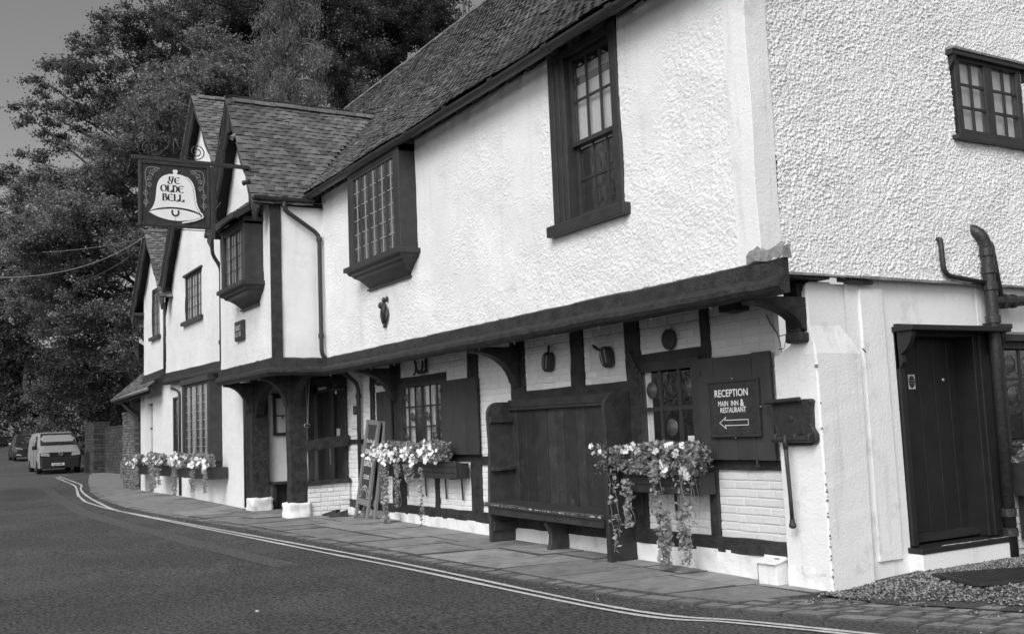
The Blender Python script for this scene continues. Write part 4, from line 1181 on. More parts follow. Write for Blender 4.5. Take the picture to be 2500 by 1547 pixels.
# ground floor windows, bar front
window((W1[0], LOW - .02, W1[2]), X_, -Y_, W1[1] - W1[0], W1[3] - W1[2], 3, 3, fw=.06, fd=.1, bw=.024, mull=((W1[1] - W1[0]) / 2,), mw=.05, inset=.012, bull=(2, 4, 7, 0, 10, 12, 15), curtain=[(.08, .42, .06), (.72, 1.06, .06)], name='window', label='bar window with bottle glass roundels left of the settle')
window((W2[0], LOW - .02, W2[2]), X_, -Y_, W2[1] - W2[0], W2[3] - W2[2], 3, 2, fw=.10, fd=.1, bw=.04, inset=.014, bull=(1, 2, 5), curtain=[(.10, .22, .05)], name='window', label='bar window with large panes right of the settle')
g = MB(); g.box(-1.76, -1.60, LOW - .055, LOW - .051, 1.17, 1.31); nb = g.build('sticker', 'paper', inn)
g = MB()
put_text(g, 'FOOD HYGIENE', (-1.75, LOW - .0555, 1.275), X_, Z_, .018, .9)
for k in range(4): g.lathe([(.011, 0), (0, .0005)], (-1.735 + k * .037, LOW - .055, 1.215), -Y_, 10)
g.build('sticker_print', 'greyline', inn, fix=False)
# gable window upstairs, lead hood
window((.02, 2.15, 4.10), Y_, X_, 1.06, .84, 2, 3, fw=.075, fd=.08, bw=.026, mull=(.53,), mw=.13, inset=.02, curtain=None, name='window', label='small casement high on the gable')
g = MB(); g.box(-.05, -.045, 2.2, 3.2, 4.15, 4.9); g.build('net_curtain', 'blind', inn)
g = MB(); g.box(-.04, .09, 2.06, 3.34, 4.945, 4.975); g.build('window_hood', 'lead', inn, bevel=.006)
g = MB(); g.box(-.02, .075, 2.07, 3.33, 4.90, 4.945)
for y in (2.12, 3.27): g.prism([(0, 4.9), (.07, 4.9), (.05, 4.83), (0, 4.76)], (0, y - .02, 0), X_, Z_, (0, .04, 0))
g.build('hood_bracket', 'gloss', inn, bevel=.004)
g = MB(); g.box(-.02, .07, 2.06, 3.28, 4.055, 4.10); g.build('window_sill', 'gloss', inn, bevel=.006)
# gable ground floor window at the picture's right edge
window((-.05, 2.55, 1.07), Y_, X_, 1.0, 1.03, 3, 3, fw=.07, fd=.08, bw=.028, inset=.03, bull=(1, 2, 3, 4, 5, 7), name='window', label='dark roundel window at the right edge beside the soil pipe')
g = MB(); g.box(-.06, .05, 2.50, 3.6, 1.02, 1.07); g.build('window_sill', 'gloss', inn, bevel=.006)
g = MB(); g.box(-.06, .02, 2.5, 3.6, 2.10, 2.17); g.build('window_head', 'gloss', inn, bevel=.006)

# ---------------------------------------------------------------- shutters
def shutter(x0, x1, z0, z1, y, n, hinge_left, label):
    g = MB(); g.box(x0 + .01, x1 - .01, y + .02, y + .036, z0 + .01, z1 - .01); s = g.build('shutter', 'shutter', inn, label=label)
    xs = [x0 + (x1 - x0) * i / n + (random.uniform(-.02, .02) if 0 < i < n else 0) for i in range(n + 1)]
    for a, b in zip(xs, xs[1:]): plank((0, y + .02, 0), X_, Z_, -Y_, a + .0035, b - .0035, z0 + random.uniform(0, .008), z1 - random.uniform(0, .01), .026, 'plank', 'shutter', s)
    for z in (z0 + .12, z1 - .14):
        g = MB(); g.box(x0 - .01 if hinge_left else x1 - .05, x0 + .05 if hinge_left else x1 + .01, y - .012, y - .006, z - .03, z + .03); g.build('hinge', 'iron', s)
    return s
shutter(-7.07, -6.02, 1.12, 2.17, -.005, 3, True, 'right shutter of the left bar window, folded back')
shutter(-9.39, -8.83, 1.12, 2.13, -.005, 2, False, 'left shutter of the left bar window, behind the sandwich board')
shutter(-1.52, -.55, 1.075, 2.05, -.005, 4, True, 'shutter carrying the direction board')
g = MB(); g.box(-1.64, -1.525, .0, .05, 1.09, 2.08); g.build('window_jamb', 'gloss', inn, bevel=.006)
g = MB(); g.tube([(-.77, -.02, 1.10), (-.77, -.03, 1.04), (-.76, -.045, 1.01), (-.745, -.03, 1.02), (-.75, -.02, 1.04)], .007, 6); g.build('shutter_stay', 'iron', inn, smooth=True)

# ---------------------------------------------------------------- left ground floor
lh = [(-22.2 + 23.1, -21.55 + 23.1, 1.2 - .15, 2.48 - .15), (-19.33 + 23.1, -18.78 + 23.1, 1.2 - .15, 2.52 - .15), (-17.2 + 23.1, -15.0 + 23.1, 1.1 - .15, 2.7 - .15)]
flat_wall('wall', (-23.1, LW, .15), X_, -Y_, 23.1 - 12.97, 2.85, lh, 'brick', reveal=.10)
BM2 = []
bricks((-23.1, LW + .006, .25), X_, -Y_, 10.1, 2.5, .006, [(a - .08, b + .08, c - .1 if c > .5 else c, d + .02) for a, b, c, d in lh], BM2)
g = MB(); g.box(-23.0, -13.0, LW + .03, LW + .06, .2, .3); lb_ = g.build('brickwork', 'mortar', inn)
pieces(lb_, 'brick', BRK, BM2, 'brick', 0, 'far_brick')
window((-22.2, LW + .02, 1.2), X_, -Y_, .65, 1.28, 1, 2, fw=.05, fd=.05, bw=.05, inset=.02, name='window', label='narrow window farthest left')
window((-19.33, LW + .02, 1.2), X_, -Y_, .55, 1.32, 1, 3, fw=.05, fd=.05, bw=.04, inset=.02, curtain=[(.3, .5, .04)], name='window', label='narrow window left of the bay')
g = MB(); g.box(-17.28, -17.10, -1.26, LW + .05, 1.08, 2.74); g.box(-15.12, -14.95, -1.26, LW + .05, 1.08, 2.74); g.box(-17.3, -14.93, -1.30, LW + .05, 2.68, 2.80); g.box(-17.3, -14.93, -1.32, LW + .05, 1.03, 1.12); g.box(-15.08, -14.96, -1.24, LW + .05, .7, 1.05)
g.build('bay_frame', 'gloss', inn, bevel=.01)
window((-17.1, -1.23, 1.12), X_, -Y_, 1.98, 1.56, 2, 8, fw=.05, fd=.08, bw=.010, mull=(.5, .99, 1.48), mw=.045, inset=.008, barm='leadcame', curtain=[(.06, .9, .03), (1.1, 1.92, .05)], name='window', label='tall leaded bay window beside the porch')

# ---------------------------------------------------------------- porch
def lumpy(b, name, amp, parent=None, m='render'):
    """rough stone block: a subdivided box pushed about by noise"""
    bm = bmesh.new(); bmesh.ops.create_cube(bm, size=1)
    bmesh.ops.subdivide_edges(bm, edges=bm.edges[:], cuts=7, use_grid_fill=True)
    from mathutils import noise as mn
    V = []
    for v in bm.verts:
        r = v.co.copy(); q = max(abs(r.x), abs(r.y), abs(r.z)); rr = r.normalized() * .62
        r = r * .78 + rr * .22
        p = Vector((b[0] + (r.x + .5) * (b[1] - b[0]), b[2] + (r.y + .5) * (b[3] - b[2]), b[4] + (r.z + .5) * (b[5] - b[4])))
        d = mn.noise(p * 6) * amp + mn.noise(p * 17) * amp * .5
        v.co = p + v.co.normalized() * d
    mb = MB(); mb.v = [tuple(v.co) for v in bm.verts]; bm.verts.index_update(); mb.f = [tuple(v.index for v in f.verts) for f in bm.faces]; bm.free()
    return mb.build(name, m, parent or inn, smooth=True)
def rough_post(x0, x1, y0, y1, z0, z1, name='porch_post'):
    mb = MB(); mb.bar(((x0 + x1) / 2, (y0 + y1) / 2, z0), ((x0 + x1) / 2, (y0 + y1) / 2, z1), x1 - x0, y1 - y0, 12, .007, up=(0, 1, 0)); return mb.build(name, 'timber', inn, bevel=.012)
rough_post(-10.94, -10.74, -1.01, -.71, .34, 2.50)
rough_post(-13.06, -12.87, -1.02, -.70, .36, 2.50)
rough_post(-13.16, -13.09, -1.06, -.98, .34, 2.5)
for x0, x1 in ((-10.98, -10.68), (-13.1, -12.70)):
    lumpy((x0, x1, -1.08, -.66, .04, .37), 'post_base', .05)
# four-centred arch between the posts
n = 12; top, spring = 2.47, 1.85
poly = [(-12.87, 2.52), (-12.87, spring)]
for i in range(1, n): 
    t = i / n; poly.append((-12.80 + .86 * (1 - math.cos(math.pi / 2 * t)) * 1.0, spring + .58 * math.sin(math.pi / 2 * t)))
poly += [(-11.93, 2.46)]
for i in range(1, n):
    t = 1 - i / n; poly.append((-11.00 - .88 * (1 - math.cos(math.pi / 2 * t)), spring + .58 * math.sin(math.pi / 2 * t)))
poly += [(-10.94, spring), (-10.94, 2.52)]
g = MB(); g.prism(poly, (0, -.95, 0), X_, Z_, (0, .16, 0)); g.build('porch_arch', 'timber', inn, bevel=.008)
bracket(-12.96, -1.02, -1.50, 1.92, 2.50, .15); bracket(-10.84, -1.0, -1.50, 1.92, 2.50, .15)
bracket(-.87, -10.74, -10.2, 1.95, 2.50, .13, axis='x')
bracket(-.87, -12.97, -13.3, 2.05, 2.50, .12, axis='x')
g = MB(); g.bar((-10.76, -.74, .675), (-10.76, .05, .69), .12, .075, 8, .005); g.build('porch_sill', 'timber', inn, bevel=.006)
g = MB(); g.bar((-10.78, -.74, 1.30), (-10.78, .06, 1.375), .10, .19, 8, .008); g.build('porch_rail', 'timber', inn, bevel=.01)
g = MB(); g.bar((-10.78, -.72, 1.40), (-10.78, -.71, 2.5), .012, .012, 2); g.bar((-10.78, -.70, .70), (-10.78, -.70, 1.21), .03, .02, 2); g.build('pale_lath', 'white', inn)
rough_post(-11.24, -10.86, .02, .16, .2, 2.56, 'post')
flat_wall('porch_wall', (-13.02, -.98, .1), Y_, X_, 1.1, 2.5, (), 'render')
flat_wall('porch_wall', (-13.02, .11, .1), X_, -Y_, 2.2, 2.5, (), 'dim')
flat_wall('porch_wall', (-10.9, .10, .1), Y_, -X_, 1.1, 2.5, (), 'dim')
g = MB(); g.box(-13.0, -10.8, -.7, .11, .08, .145); g.build('porch_floor', 'flag', inn)
g = MB(); g.box(-13.0, -12.72, -.66, .10, .60, .65); g.box(-12.9, -12.86, -.62, -.56, .15, .6); g.box(-12.9, -12.86, .0, .06, .15, .6); g.box(-13.0, -12.97, -.6, .1, .15, .6); g.build('porch_bench', 'gloss', inn, bevel=.006)
g = MB(); g.box(-12.3, -12.12, -.02, .11, .15, 2.4); g.box(-11.45, -11.3, -.02, .11, .15, 2.4); g.box(-12.3, -11.3, -.02, .11, 2.25, 2.5); pd_ = g.build('porch_door', 'gloss', inn, bevel=.01)
for k in range(4): plank((0, .11, 0), X_, Z_, -Y_, -12.12 + k * .1675 + .003, -12.12 + (k + 1) * .1675 - .003, .16, 2.25, .05, 'plank', 'door', pd_)
g = MB(); g.box(-11.62, -11.58, .02, .05, .95, 1.25); g.build('door_handle', 'steel', pd_)
for k in range(7):
    g = MB(); g.box(-11.28, -11.25, .06, .10, .70 + k * .085, .775 + k * .085); g.build('brick', 'brick', inn)
g = MB(); g.box(-11.20, -11.07, .0, .015, 1.42, 1.58); g.build('notice', 'paper', inn)
g = MB(); g.box(-12.0, -11.6, -.03, -.02, 2.30, 2.34); g.build('door_sign', 'paper', inn)

# ---------------------------------------------------------------- roofs
def tile_mesh():
    j = lambda s: random.uniform(-s, s)
    # x across (0..1 of 165mm), y up the slope (0..1 of 265mm), slight camber
    xs = [-.5, 0, .5]; V = []
    t = j(.02)
    for zz in (0, 1):
        for y in (0, 1):
            for x in xs: V.append((x + j(.012), y + (j(.02) + t * x if y == 0 else 0), zz + (.45 if x == 0 else 0) * (1 if y == 0 else .6) + (j(.25) if y == 0 else 0)))
    F = [(6, 7, 10, 9), (7, 8, 11, 10), (0, 1, 7, 6), (1, 2, 8, 7), (0, 6, 9, 3), (2, 5, 11, 8)]
    mb = MB(); mb.add(V, F); return mb
TIL = [tile_mesh() for _ in range(6)]
def lay(o, along, slope, Lx, Ls, keep=None, tw=.168, gauge=.102, sag=None):
    """tiles from the eave upward; o = eave corner"""
    o, a, s = Vector(o), Vector(along).normalized(), Vector(slope).normalized()
    n = a.cross(s).normalized()
    if n.z < 0: n = -n
    out = []
    for r in range(int(Ls / gauge)):
        for k in range(int(Lx / tw) + 1):
            x = (k + (.5 if r % 2 else 0)) * tw + random.uniform(-.006, .006)
            if x > Lx: continue
            q = r * gauge + random.uniform(-.006, .006) + .012 * math.sin(x * 1.3 + r * .4)
            c = o + a * x + s * q + n * (random.uniform(0, .006) + (sag(x, q) if sag else 0))
            if keep and not keep(c): continue
            if random.random() < .025: c = c - s * random.uniform(.015, .05) + n * .006
            tilt = .085 + random.uniform(-.02, .03); rz = random.uniform(-.025, .025)
            s2 = (s - n * tilt + a * rz).normalized(); a2 = (a - s * rz + n * random.uniform(-.025, .025)).normalized(); n2 = (n + s * tilt).normalized()
            out.append(basis(c, a2, s2, n2, tw * .985, .265, .017))
    return out
RS = 1.065                                              # rise per metre of the main roof
EY, EZ = -.80, 5.50
def zmain(y): return EZ + RS * (y - EY)
def zg3(x): return G3[1] - (G3[1] - G3[3]) * abs(x - G3[0]) / G3[2]
def zg2(x): return G2[1] - (G2[1] - G2[3]) * abs(x - G2[0]) / G2[2]
RX0, RX1, RY = -18.9, .28, 3.5
g = MB()
zr = zmain(RY)
for d in (0,):
    g.add([(RX0, EY, EZ - .03), (RX1, EY, EZ - .03), (RX1, 1.35, zmain(1.35) - .16), (RX1, RY, zr - .03), (RX0, RY, zr - .03), (RX0, 1.35, zmain(1.35) - .16)], [(0, 1, 2, 5), (5, 2, 3, 4)])
    g.add([(RX0, 7.9, EZ - .3), (RX1, 7.9, EZ - .3), (RX1, RY, zr - .03), (RX0, RY, zr - .03)], [(3, 2, 1, 0)])
mr = g.build('roof', 'underroof', inn, fix=False, label='long mossy tiled roof over the street front')
sl = Vector((0, 1, RS)).normalized(); LS = (RY - EY) * math.hypot(1, RS)
def sagm(x, q): return -.045 * math.sin(math.pi * min(1, q / LS)) * (1 + .5 * math.sin(x * .9)) + .012 * math.sin(x * 2.3 + q)
def keepm(c):
    if c.x < -10.0:
        if c.x > -13.3 and zg3(c.x) > zmain(c.y) + .08: return False
        if c.x <= -13.3 and (c.y < .5 or zg2(c.x) > zmain(c.y) + .1): return False
    return True
TM = lay((RX0, EY - .05, EZ), X_, sl, RX1 - RX0, LS, keepm, sag=sagm)
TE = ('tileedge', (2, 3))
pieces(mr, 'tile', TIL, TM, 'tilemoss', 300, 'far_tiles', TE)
def ridge(p, q, r, parent, n=None):
    p, q = Vector(p), Vector(q); L = (q - p).length; d = (q - p).normalized(); k = int(L / .36)
    side = d.cross(Z_).normalized()
    for i in range(k):
        a, b = p + d * (i * L / k + .004), p + d * ((i + 1) * L / k - .004)
        dz = Z_ * (random.uniform(-.008, .008))
        rings = []
        for c in (a, b):
            outer = [c + dz + side * math.cos(t) * r + Z_ * math.sin(t) * r * .8 for t in np.linspace(0, math.pi, 7)]
            inner = [c + dz + side * math.cos(t) * r * .84 + Z_ * math.sin(t) * r * .64 for t in np.linspace(math.pi, 0, 7)]
            rings.append(outer + inner)
        mb = MB(); mb.loft(rings); mb.build('ridge_tile', 'ridge', parent, smooth=False)
ridge((RX0, RY, zr - .07), (RX1, RY, zr - .07), .15, mr)
# verge at the gable end
g = MB(); g.bar((RX1 - .02, EY - .05, EZ - .05), (RX1 - .02, RY, zr - .06), .04, .16, 12, .004); g.build('verge_board', 'gloss', mr)

def gable_roof(gp, yv, yb, label, nm, keep_r=None, left=True):
    ax, az, hx, ez = gp
    g = MB()
    for s in (1, -1):
        q = [(ax, yv, az - .03), (ax, yb, az - .03), (ax + s * hx, yb, ez - .03), (ax + s * hx, yv, ez - .03)]
        g.add(q, [(0, 1, 2, 3)])
    rf = g.build('roof', 'underroof', inn, fix=False, label=label)
    T = []
    for s in ((1, -1) if left else (1,)):
        sl_ = Vector((-s * hx, 0, az - ez)).normalized(); L = math.hypot(hx, az - ez)
        T += lay((ax + s * (hx + .03), yv, ez - .02), Y_, sl_, yb - yv, L, keep_r if s > 0 else None, gauge=.105, tw=.172)
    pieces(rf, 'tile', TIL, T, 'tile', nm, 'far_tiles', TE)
    ridge((ax, yv + .02, az - .05), (ax, yb, az - .05), .12, rf)
    return rf
r3 = gable_roof(G3, -1.70, 2.2, 'tiled roof of the porch gable', 300, lambda c: c.z > zmain(c.y) - .06 or c.y < -.8)
r2 = gable_roof(G2, -1.30, 4.0, 'tiled roof of the middle gable', 120, lambda c: not (c.x > -13.0 and c.y > -1.5 and c.z < zg3(c.x)))
r1 = gable_roof(G1, -1.32, 3.0, 'tiled roof of the farthest gable', 60, lambda c: c.z > zg2(c.x) - .05 or c.y < -1.1)
# valley lead between porch gable and main roof
def valley(zv):
    y = EY + (zv - EZ) / RS; x = G3[0] + (G3[1] - zv) * G3[2] / (G3[1] - G3[3]); return Vector((x, y, zv))
g = MB(); v0, v1 = valley(5.5), valley(7.42); g.bar(v0 + Z_ * .015, v1 + Z_ * .015, .16, .01, 10, .003); g.build('valley_lead', 'lead', mr)
# tiles over the porch oriel
g = MB(); g.add([(-12.16, -1.95, 5.14), (-10.5, -1.95, 5.14), (-10.5, PF, 5.50), (-12.16, PF, 5.50)], [(0, 1, 2, 3)]); rl = g.build('roof', 'underroof', inn, fix=False, label='little tiled hood over the porch oriel')
TL_ = lay((-12.18, -1.98, 5.16), X_, Vector((0, .5, .36)), 1.66, .58)
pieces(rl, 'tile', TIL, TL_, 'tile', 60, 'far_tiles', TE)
g = MB(); g.bar((-12.18, -1.97, 5.13), (-10.48, -1.97, 5.13), .05, .09, 4); g.bar((-12.16, -1.95, 5.12), (-12.16, PF, 5.45), .05, .09, 4); g.bar((-10.5, -1.95, 5.12), (-10.5, PF, 5.45), .05, .09, 4); g.build('hood_board', 'gloss', rl, bevel=.004)
# lean-to roof at the far left end
g = MB(); g.add([(-24.9, -1.35, 2.74), (-20.2, -1.35, 2.82), (-20.2, -.2, 3.9), (-23.6, -.2, 3.9)], [(0, 1, 2, 3)]); g.add([(-24.9, -1.35, 2.74), (-23.6, -.2, 3.9), (-23.6, 2, 3.9), (-24.9, 2, 2.74)], [(0, 1, 2, 3)])
rl2 = g.build('roof', 'underroof', inn, fix=False, label='low tiled lean-to roof at the left end')
TL2 = lay((-24.9, -1.38, 2.76), Vector((4.7, 0, .08)), Vector((0, 1.15, 1.1)), 4.6, 1.55, lambda c: (c.x > -24.9 + (c.y + 1.35) * 1.13) and not (c.x > -22.0 and c.y > GB - .02))
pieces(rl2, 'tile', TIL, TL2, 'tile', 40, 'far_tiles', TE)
g = MB(); g.tube([(-24.95, -1.42, 2.70), (-20.2, -1.42, 2.78)], .05, 8); g.build('gutter', 'lead', inn, smooth=True)
g = MB(); g.bar((-24.8, -1.30, 2.66), (-20.2, -1.30, 2.74), .03, .14, 6); g.build('eaves_board', 'timber', inn)
g = MB(); g.box(-23.3, -23.15, -1.0, -.9, .25, 2.7); g.build('post', 'timber', inn)
g = MB(); g.bar((-23.2, -1.0, 2.1), (-24.3, -1.25, 2.62), .1, .1, 3); g.build('brace', 'timber', inn)
g = MB(); g.box(-24.6, -23.3, -.99, -.93, 2.35, 2.65); g.build('end_panel', 'timber', inn)

# bargeboards with cusped lower edges
def barge(gp, yv, side, foot=.12, wd=.22, cusps=3, ext=.0):
    ax, az, hx, ez = gp
    L = math.hypot(hx, az - ez) + ext; sx, sz = side * hx / math.hypot(hx, az - ez), -(az - ez) / math.hypot(hx, az - ez)
    n = 48; top, low = [], []
    for i in range(n + 1):
        t = i / n * (L + foot)
        ph = (i / n * cusps) % 1.0
        dp = wd * (.62 + .38 * abs(math.sin(math.pi * ph)) ** .8)
        if i > n - 6: dp = wd * (1.0 + .35 * (i - n + 6) / 6)
        p = Vector((ax + sx * t, 0, az + sz * t))
        top.append((p.x, p.z)); nx, nz = sz * side, -sx * side       # inward-down normal
        if nz > 0: nx, nz = -nx, -nz
        low.append((p.x + nx * dp, p.z + nz * dp))
    mb = MB()
    mb.add([(x, yv, z) for x, z in top] + [(x, yv, z) for x, z in low] + [(x, yv + .045, z) for x, z in top] + [(x, yv + .045, z) for x, z in low], [])
    N = n + 1
    for i in range(n):
        mb.f += [(i, i + 1, N + i + 1, N + i), (2 * N + i, 3 * N + i, 3 * N + i + 1, 2 * N + i + 1), (i, 2 * N + i, 2 * N + i + 1, i + 1), (N + i, N + i + 1, 3 * N + i + 1, 3 * N + i)]
    mb.f += [(0, N, 3 * N, 2 * N), (n, 2 * N + n, 3 * N + n, N + n)]
    o = mb.build('bargeboard', 'gloss', inn)
    v = MB(); v.bar((ax, yv + .03, az + .0), (ax + sx * (L + .02), yv + .03, az + sz * (L + .02)), .16, .03, 14, .003); v.build('verge', 'tile', o)
    return o
for s in (1, -1):
    barge(G3, -1.72, s); barge(G2, -1.33, s, cusps=5); barge(G1, -1.35, s, cusps=3)
g = MB(); g.box(G3[0] - .07, G3[0] + .07, -1.74, -1.70, 6.85, 7.3); g.build('apex_block', 'gloss', inn)
g = MB()
g.box(-22.6, -21.95, -1.36, -1.0, 4.80, 4.87); g.build('eaves_timber', 'timber', inn)
g = MB(); g.box(XR - .02, XR + .03, PF - .02, PF + .16, 2.74, 5.32); g.build('corner_post', 'timber', inn, bevel=.008)

# rafter feet, eaves and gutters
g = MB()
for x in np.arange(-9.9, .1, .42): g.bar((x, EY + .03, EZ - .10), (x, UP + .1, EZ + .12), .07, .09)
g.build('rafter_feet', 'timber', inn, kind='stuff')
g = MB(); g.add([(-10.1, EY + .02, EZ - .03), (.28, EY + .02, EZ - .03), (.28, UP + .1, EZ + .18), (-10.1, UP + .1, EZ + .18)], [(0, 1, 2, 3)]); g.build('eaves_soffit', 'timber', inn, fix=False)
def gutter(p, q, r=.068, joints=6, name='gutter'):
    p, q = Vector(p), Vector(q); d = (q - p).normalized(); side = d.cross(Z_).normalized()
    mb = MB(); rings = []
    for i in range(21):
        c = p.lerp(q, i / 20) + Z_ * (random.uniform(-.004, .004) - .012 * math.sin(math.pi * i / 20))
        arc = [c + side * math.cos(t) * r + Z_ * math.sin(t) * r for t in np.linspace(math.pi, 2 * math.pi, 9)]
        arc2 = [c + side * math.cos(t) * (r - .008) + Z_ * math.sin(t) * (r - .008) for t in np.linspace(2 * math.pi, math.pi, 9)]
        rings.append(arc + arc2)
    mb.loft(rings); o = mb.build(name, 'iron', inn, smooth=False)
    for k in range(joints):
        c = p.lerp(q, (k + .5) / joints); s = MB(); rr = r + .01
        rings = []
        for e in (-.055, .055):
            rings.append([c + d * e + side * math.cos(t) * rr + Z_ * math.sin(t) * rr for t in np.linspace(math.pi * .98, 2.02 * math.pi, 9)] + [c + d * e + side * math.cos(t) * (rr - .02) + Z_ * math.sin(t) * (rr - .02) for t in np.linspace(2.02 * math.pi, math.pi * .98, 9)])
        s.loft(rings); s.build('gutter_joint', 'iron', o)
    return o
gutter((-10.12, -.845, 5.45), (.28, -.845, 5.44), joints=9)
gutter((-10.06, -1.78, 5.385), (-10.10, -.74, 5.40), r=.062, joints=3)
gutter((-13.22, -1.75, 5.30), (-13.24, -1.2, 5.30), r=.055, joints=1)

def downpipe(pts, r=.038, collars=(), name='downpipe'):
    # round off the bends
    P = [Vector(p) for p in pts]; Q = [P[0]]
    for a, b, c in zip(P, P[1:], P[2:]):
        l = min(.09, (b - a).length * .4, (c - b).length * .4)
        p0, p1 = b + (a - b).normalized() * l, b + (c - b).normalized() * l
        Q += [p0, p0 * .25 + b * .5 + p1 * .25, p1]
    Q.append(P[-1])
    g = MB(); g.tube(Q, r, 10); o = g.build(name, 'iron', inn, smooth=True)
    for c, ax in collars:
        g = MB(); g.lathe([(r + .002, -.04), (r + .013, -.035), (r + .013, .035), (r + .002, .04)], c, ax, 12); g.build('collar', 'iron', o)
        
    return o
downpipe([(-10.08, -1.25, 5.36), (-10.08, -1.25, 5.18), (-10.08, -.66, 4.80), (-10.08, -.66, 2.78), (-10.16, .0, 2.30), (-10.16, .0, .20)], .036,
         [((-10.08, -.66, 4.72), Z_), ((-10.08, -.66, 3.1), Z_), ((-10.16, .0, 2.1), Z_), ((-10.08, -1.25, 5.27), Z_)])
downpipe([(-13.22, -1.62, 5.28), (-13.22, -1.62, 4.95), (-13.36, -1.42, 4.72), (-13.40, -1.42, 2.70), (-13.22, -1.08, 2.45), (-13.14, -1.06, 2.3), (-13.14, -1.06, .2)], .036, [((-13.40, -1.42, 3.3), Z_)])
downpipe([(-19.55, GB - .04, 4.85), (-19.55, GB - .04, 3.2)], .025)
downpipe([(-18.75, -1.15, 2.72), (-18.45, -1.04, 2.62), (-18.45, -1.04, .24)], .03)
# soil stack on the gable
sp = downpipe([(-.05, 2.22, 3.20), (.06, 2.27, 3.14), (.075, 2.33, 3.02), (.075, 2.33, 2.55), (.075, 2.30, .05)], .058, [((.075, 2.33, 2.95), Z_), ((.075, 2.33, 2.78), Z_), ((.075, 2.33, 2.62), Z_), ((.075, 2.33, 2.30), Z_), ((.075, 2.30, .48), Z_), ((.075, 2.30, .30), Z_)], 'soil_pipe')
g = MB(); g.tube([(.075, 2.33, 2.47), (.075, 3.4, 2.52)], .052, 12); g.lathe([(.075, -.03), (.075, .03)], (.075, 2.52, 2.48), Y_, 12); g.lathe([(.07, -.02), (.07, .02)], (.075, 2.66, 2.485), Y_, 12); g.box(.06, .09, 2.18, 2.6, 2.215, 2.26); g.build('branch_pipe', 'iron', sp, smooth=False)
downpipe([(.0, 1.69, 3.05), (.045, 1.69, 3.05), (.045, 1.70, 2.76), (.045, 1.76, 2.705), (.06, 2.32, 2.65)], .024, (), 'waste_pipe')
downpipe([(.0, 2.43, 3.05), (.06, 2.43, 3.05), (.07, 2.50, 2.5)], .024, (), 'waste_pipe')

# ================================================================== THINGS
# ---------------------------------------------------------------- settle
st = thing('settle', 'tall dark high backed wooden settle with worn seat against the inn wall', 'bench', (-4.03, -.1, gz(-4)))
def arm(x, name='side_panel'):
    z0 = gz(x) + .0
    poly = [(.076, z0), (.076, 1.79), (-.15, 1.79)]
    for i in range(1, 8):
        a = math.pi / 2 * i / 8; poly.append((-.15 - .15 * math.sin(a), 1.64 + .15 * math.cos(a)))
    poly += [(-.30, 1.60), (-.285, 1.2), (-.30, .9), (-.312, .5), (-.312, z0)]
    g = MB(); g.prism(poly, (x - .028, 0, 0), Y_, Z_, (.056, 0, 0)); p = g.build(name, 'settle', st, bevel=.008)
    return p
aL, aR = arm(-5.23), arm(-2.73)
g = MB(); g.box(-5.205, -5.165, -.285, .05, 1.53, 1.61); g.build('batten', 'settle', aL, bevel=.01)
g = MB(); g.loft([[(-5.205, -.29, .93), (-5.135, -.29, .93), (-5.135, -.29, .975), (-5.205, -.29, .985)], [(-5.205, -.14, .935), (-5.13, -.14, .935), (-5.13, -.14, .965), (-5.205, -.14, .975)], [(-5.205, .05, .94), (-5.135, .05, .94), (-5.135, .05, 1.0), (-5.205, .05, 1.005)]]); g.build('arm_rest', 'settle', aL, bevel=.008)
g = MB(); g.box(-5.205, -5.165, -.285, .05, .20, .31); g.build('batten', 'settle', aL, bevel=.008)
g = MB(); g.box(-5.2, -2.76, .0735, .0775, .5, 1.7); g.build('back_board', 'dim', st)
g = MB(); g.bar((-5.21, .035, 1.76), (-2.75, .035, 1.745), .075, .10, 8, .003); g.build('top_rail', 'settle', st, bevel=.012)
g = MB(); g.bar((-5.21, .025, 1.695), (-2.75, .025, 1.68), .04, .035, 8, .002); g.build('moulding', 'settle', st, bevel=.008)
xs = [-5.205, -5.07, -4.86, -4.62, -4.37, -4.21, -4.02, -3.76, -3.58, -3.43, -3.13, -2.755]
for a, b in zip(xs, xs[1:]):
    o = Vector((0, .072, .48)); v = Vector((0, .0, 1))
    plank(o, X_, v, -Y_, a + .0045, b - .0045, random.uniform(0, .01), 1.21, .022 + random.uniform(-.003, .003), 'back_plank', 'settle', st, .002)
g = MB()
g.loft([[(-5.31, -.36, .505), (-5.31, .05, .515), (-5.31, .05, .56), (-5.31, -.36, .55)], [(-4.0, -.365, .485), (-4.0, .05, .5), (-4.0, .05, .545), (-4.0, -.365, .53)], [(-2.757, -.36, .462), (-2.757, .05, .475), (-2.757, .05, .52), (-2.757, -.36, .507)]])
se = g.build('seat', 'settle', st, bevel=.003)
g = MB()                                                     # flaked paint along the seat edge
for k in range(330):
    t = random.random(); x = -5.30 + 2.53 * t; z = .5505 - .043 * t - .003 * math.sin(t * 3.1) * .8
    if .07 < t < .2 and random.random() < .3: continue
    r = random.uniform(.005, .019); y = -.355 + abs(random.gauss(0, .011))
    n_ = random.randint(4, 6)
    g.add([(x + r * random.uniform(1, 2.6) * math.cos(6.28 * i / n_), y + r * .45 * math.sin(6.28 * i / n_), z + .0035) for i in range(n_)], [tuple(range(n_))])
    if k % 3 == 0: g.add([(x + r * 1.6 * math.cos(6.28 * i / n_), -.3665, z - .012 + r * .6 * math.sin(6.28 * i / n_)) for i in range(n_)], [tuple(range(n_))])
g.build('worn_edge', 'worn', se, fix=False)
g = MB(); g.bar((-5.2, -.325, .455), (-2.76, -.325, .425), .03, .09, 6, .002); g.build('seat_apron', 'settle', st, bevel=.006)
z0 = gz(-4)
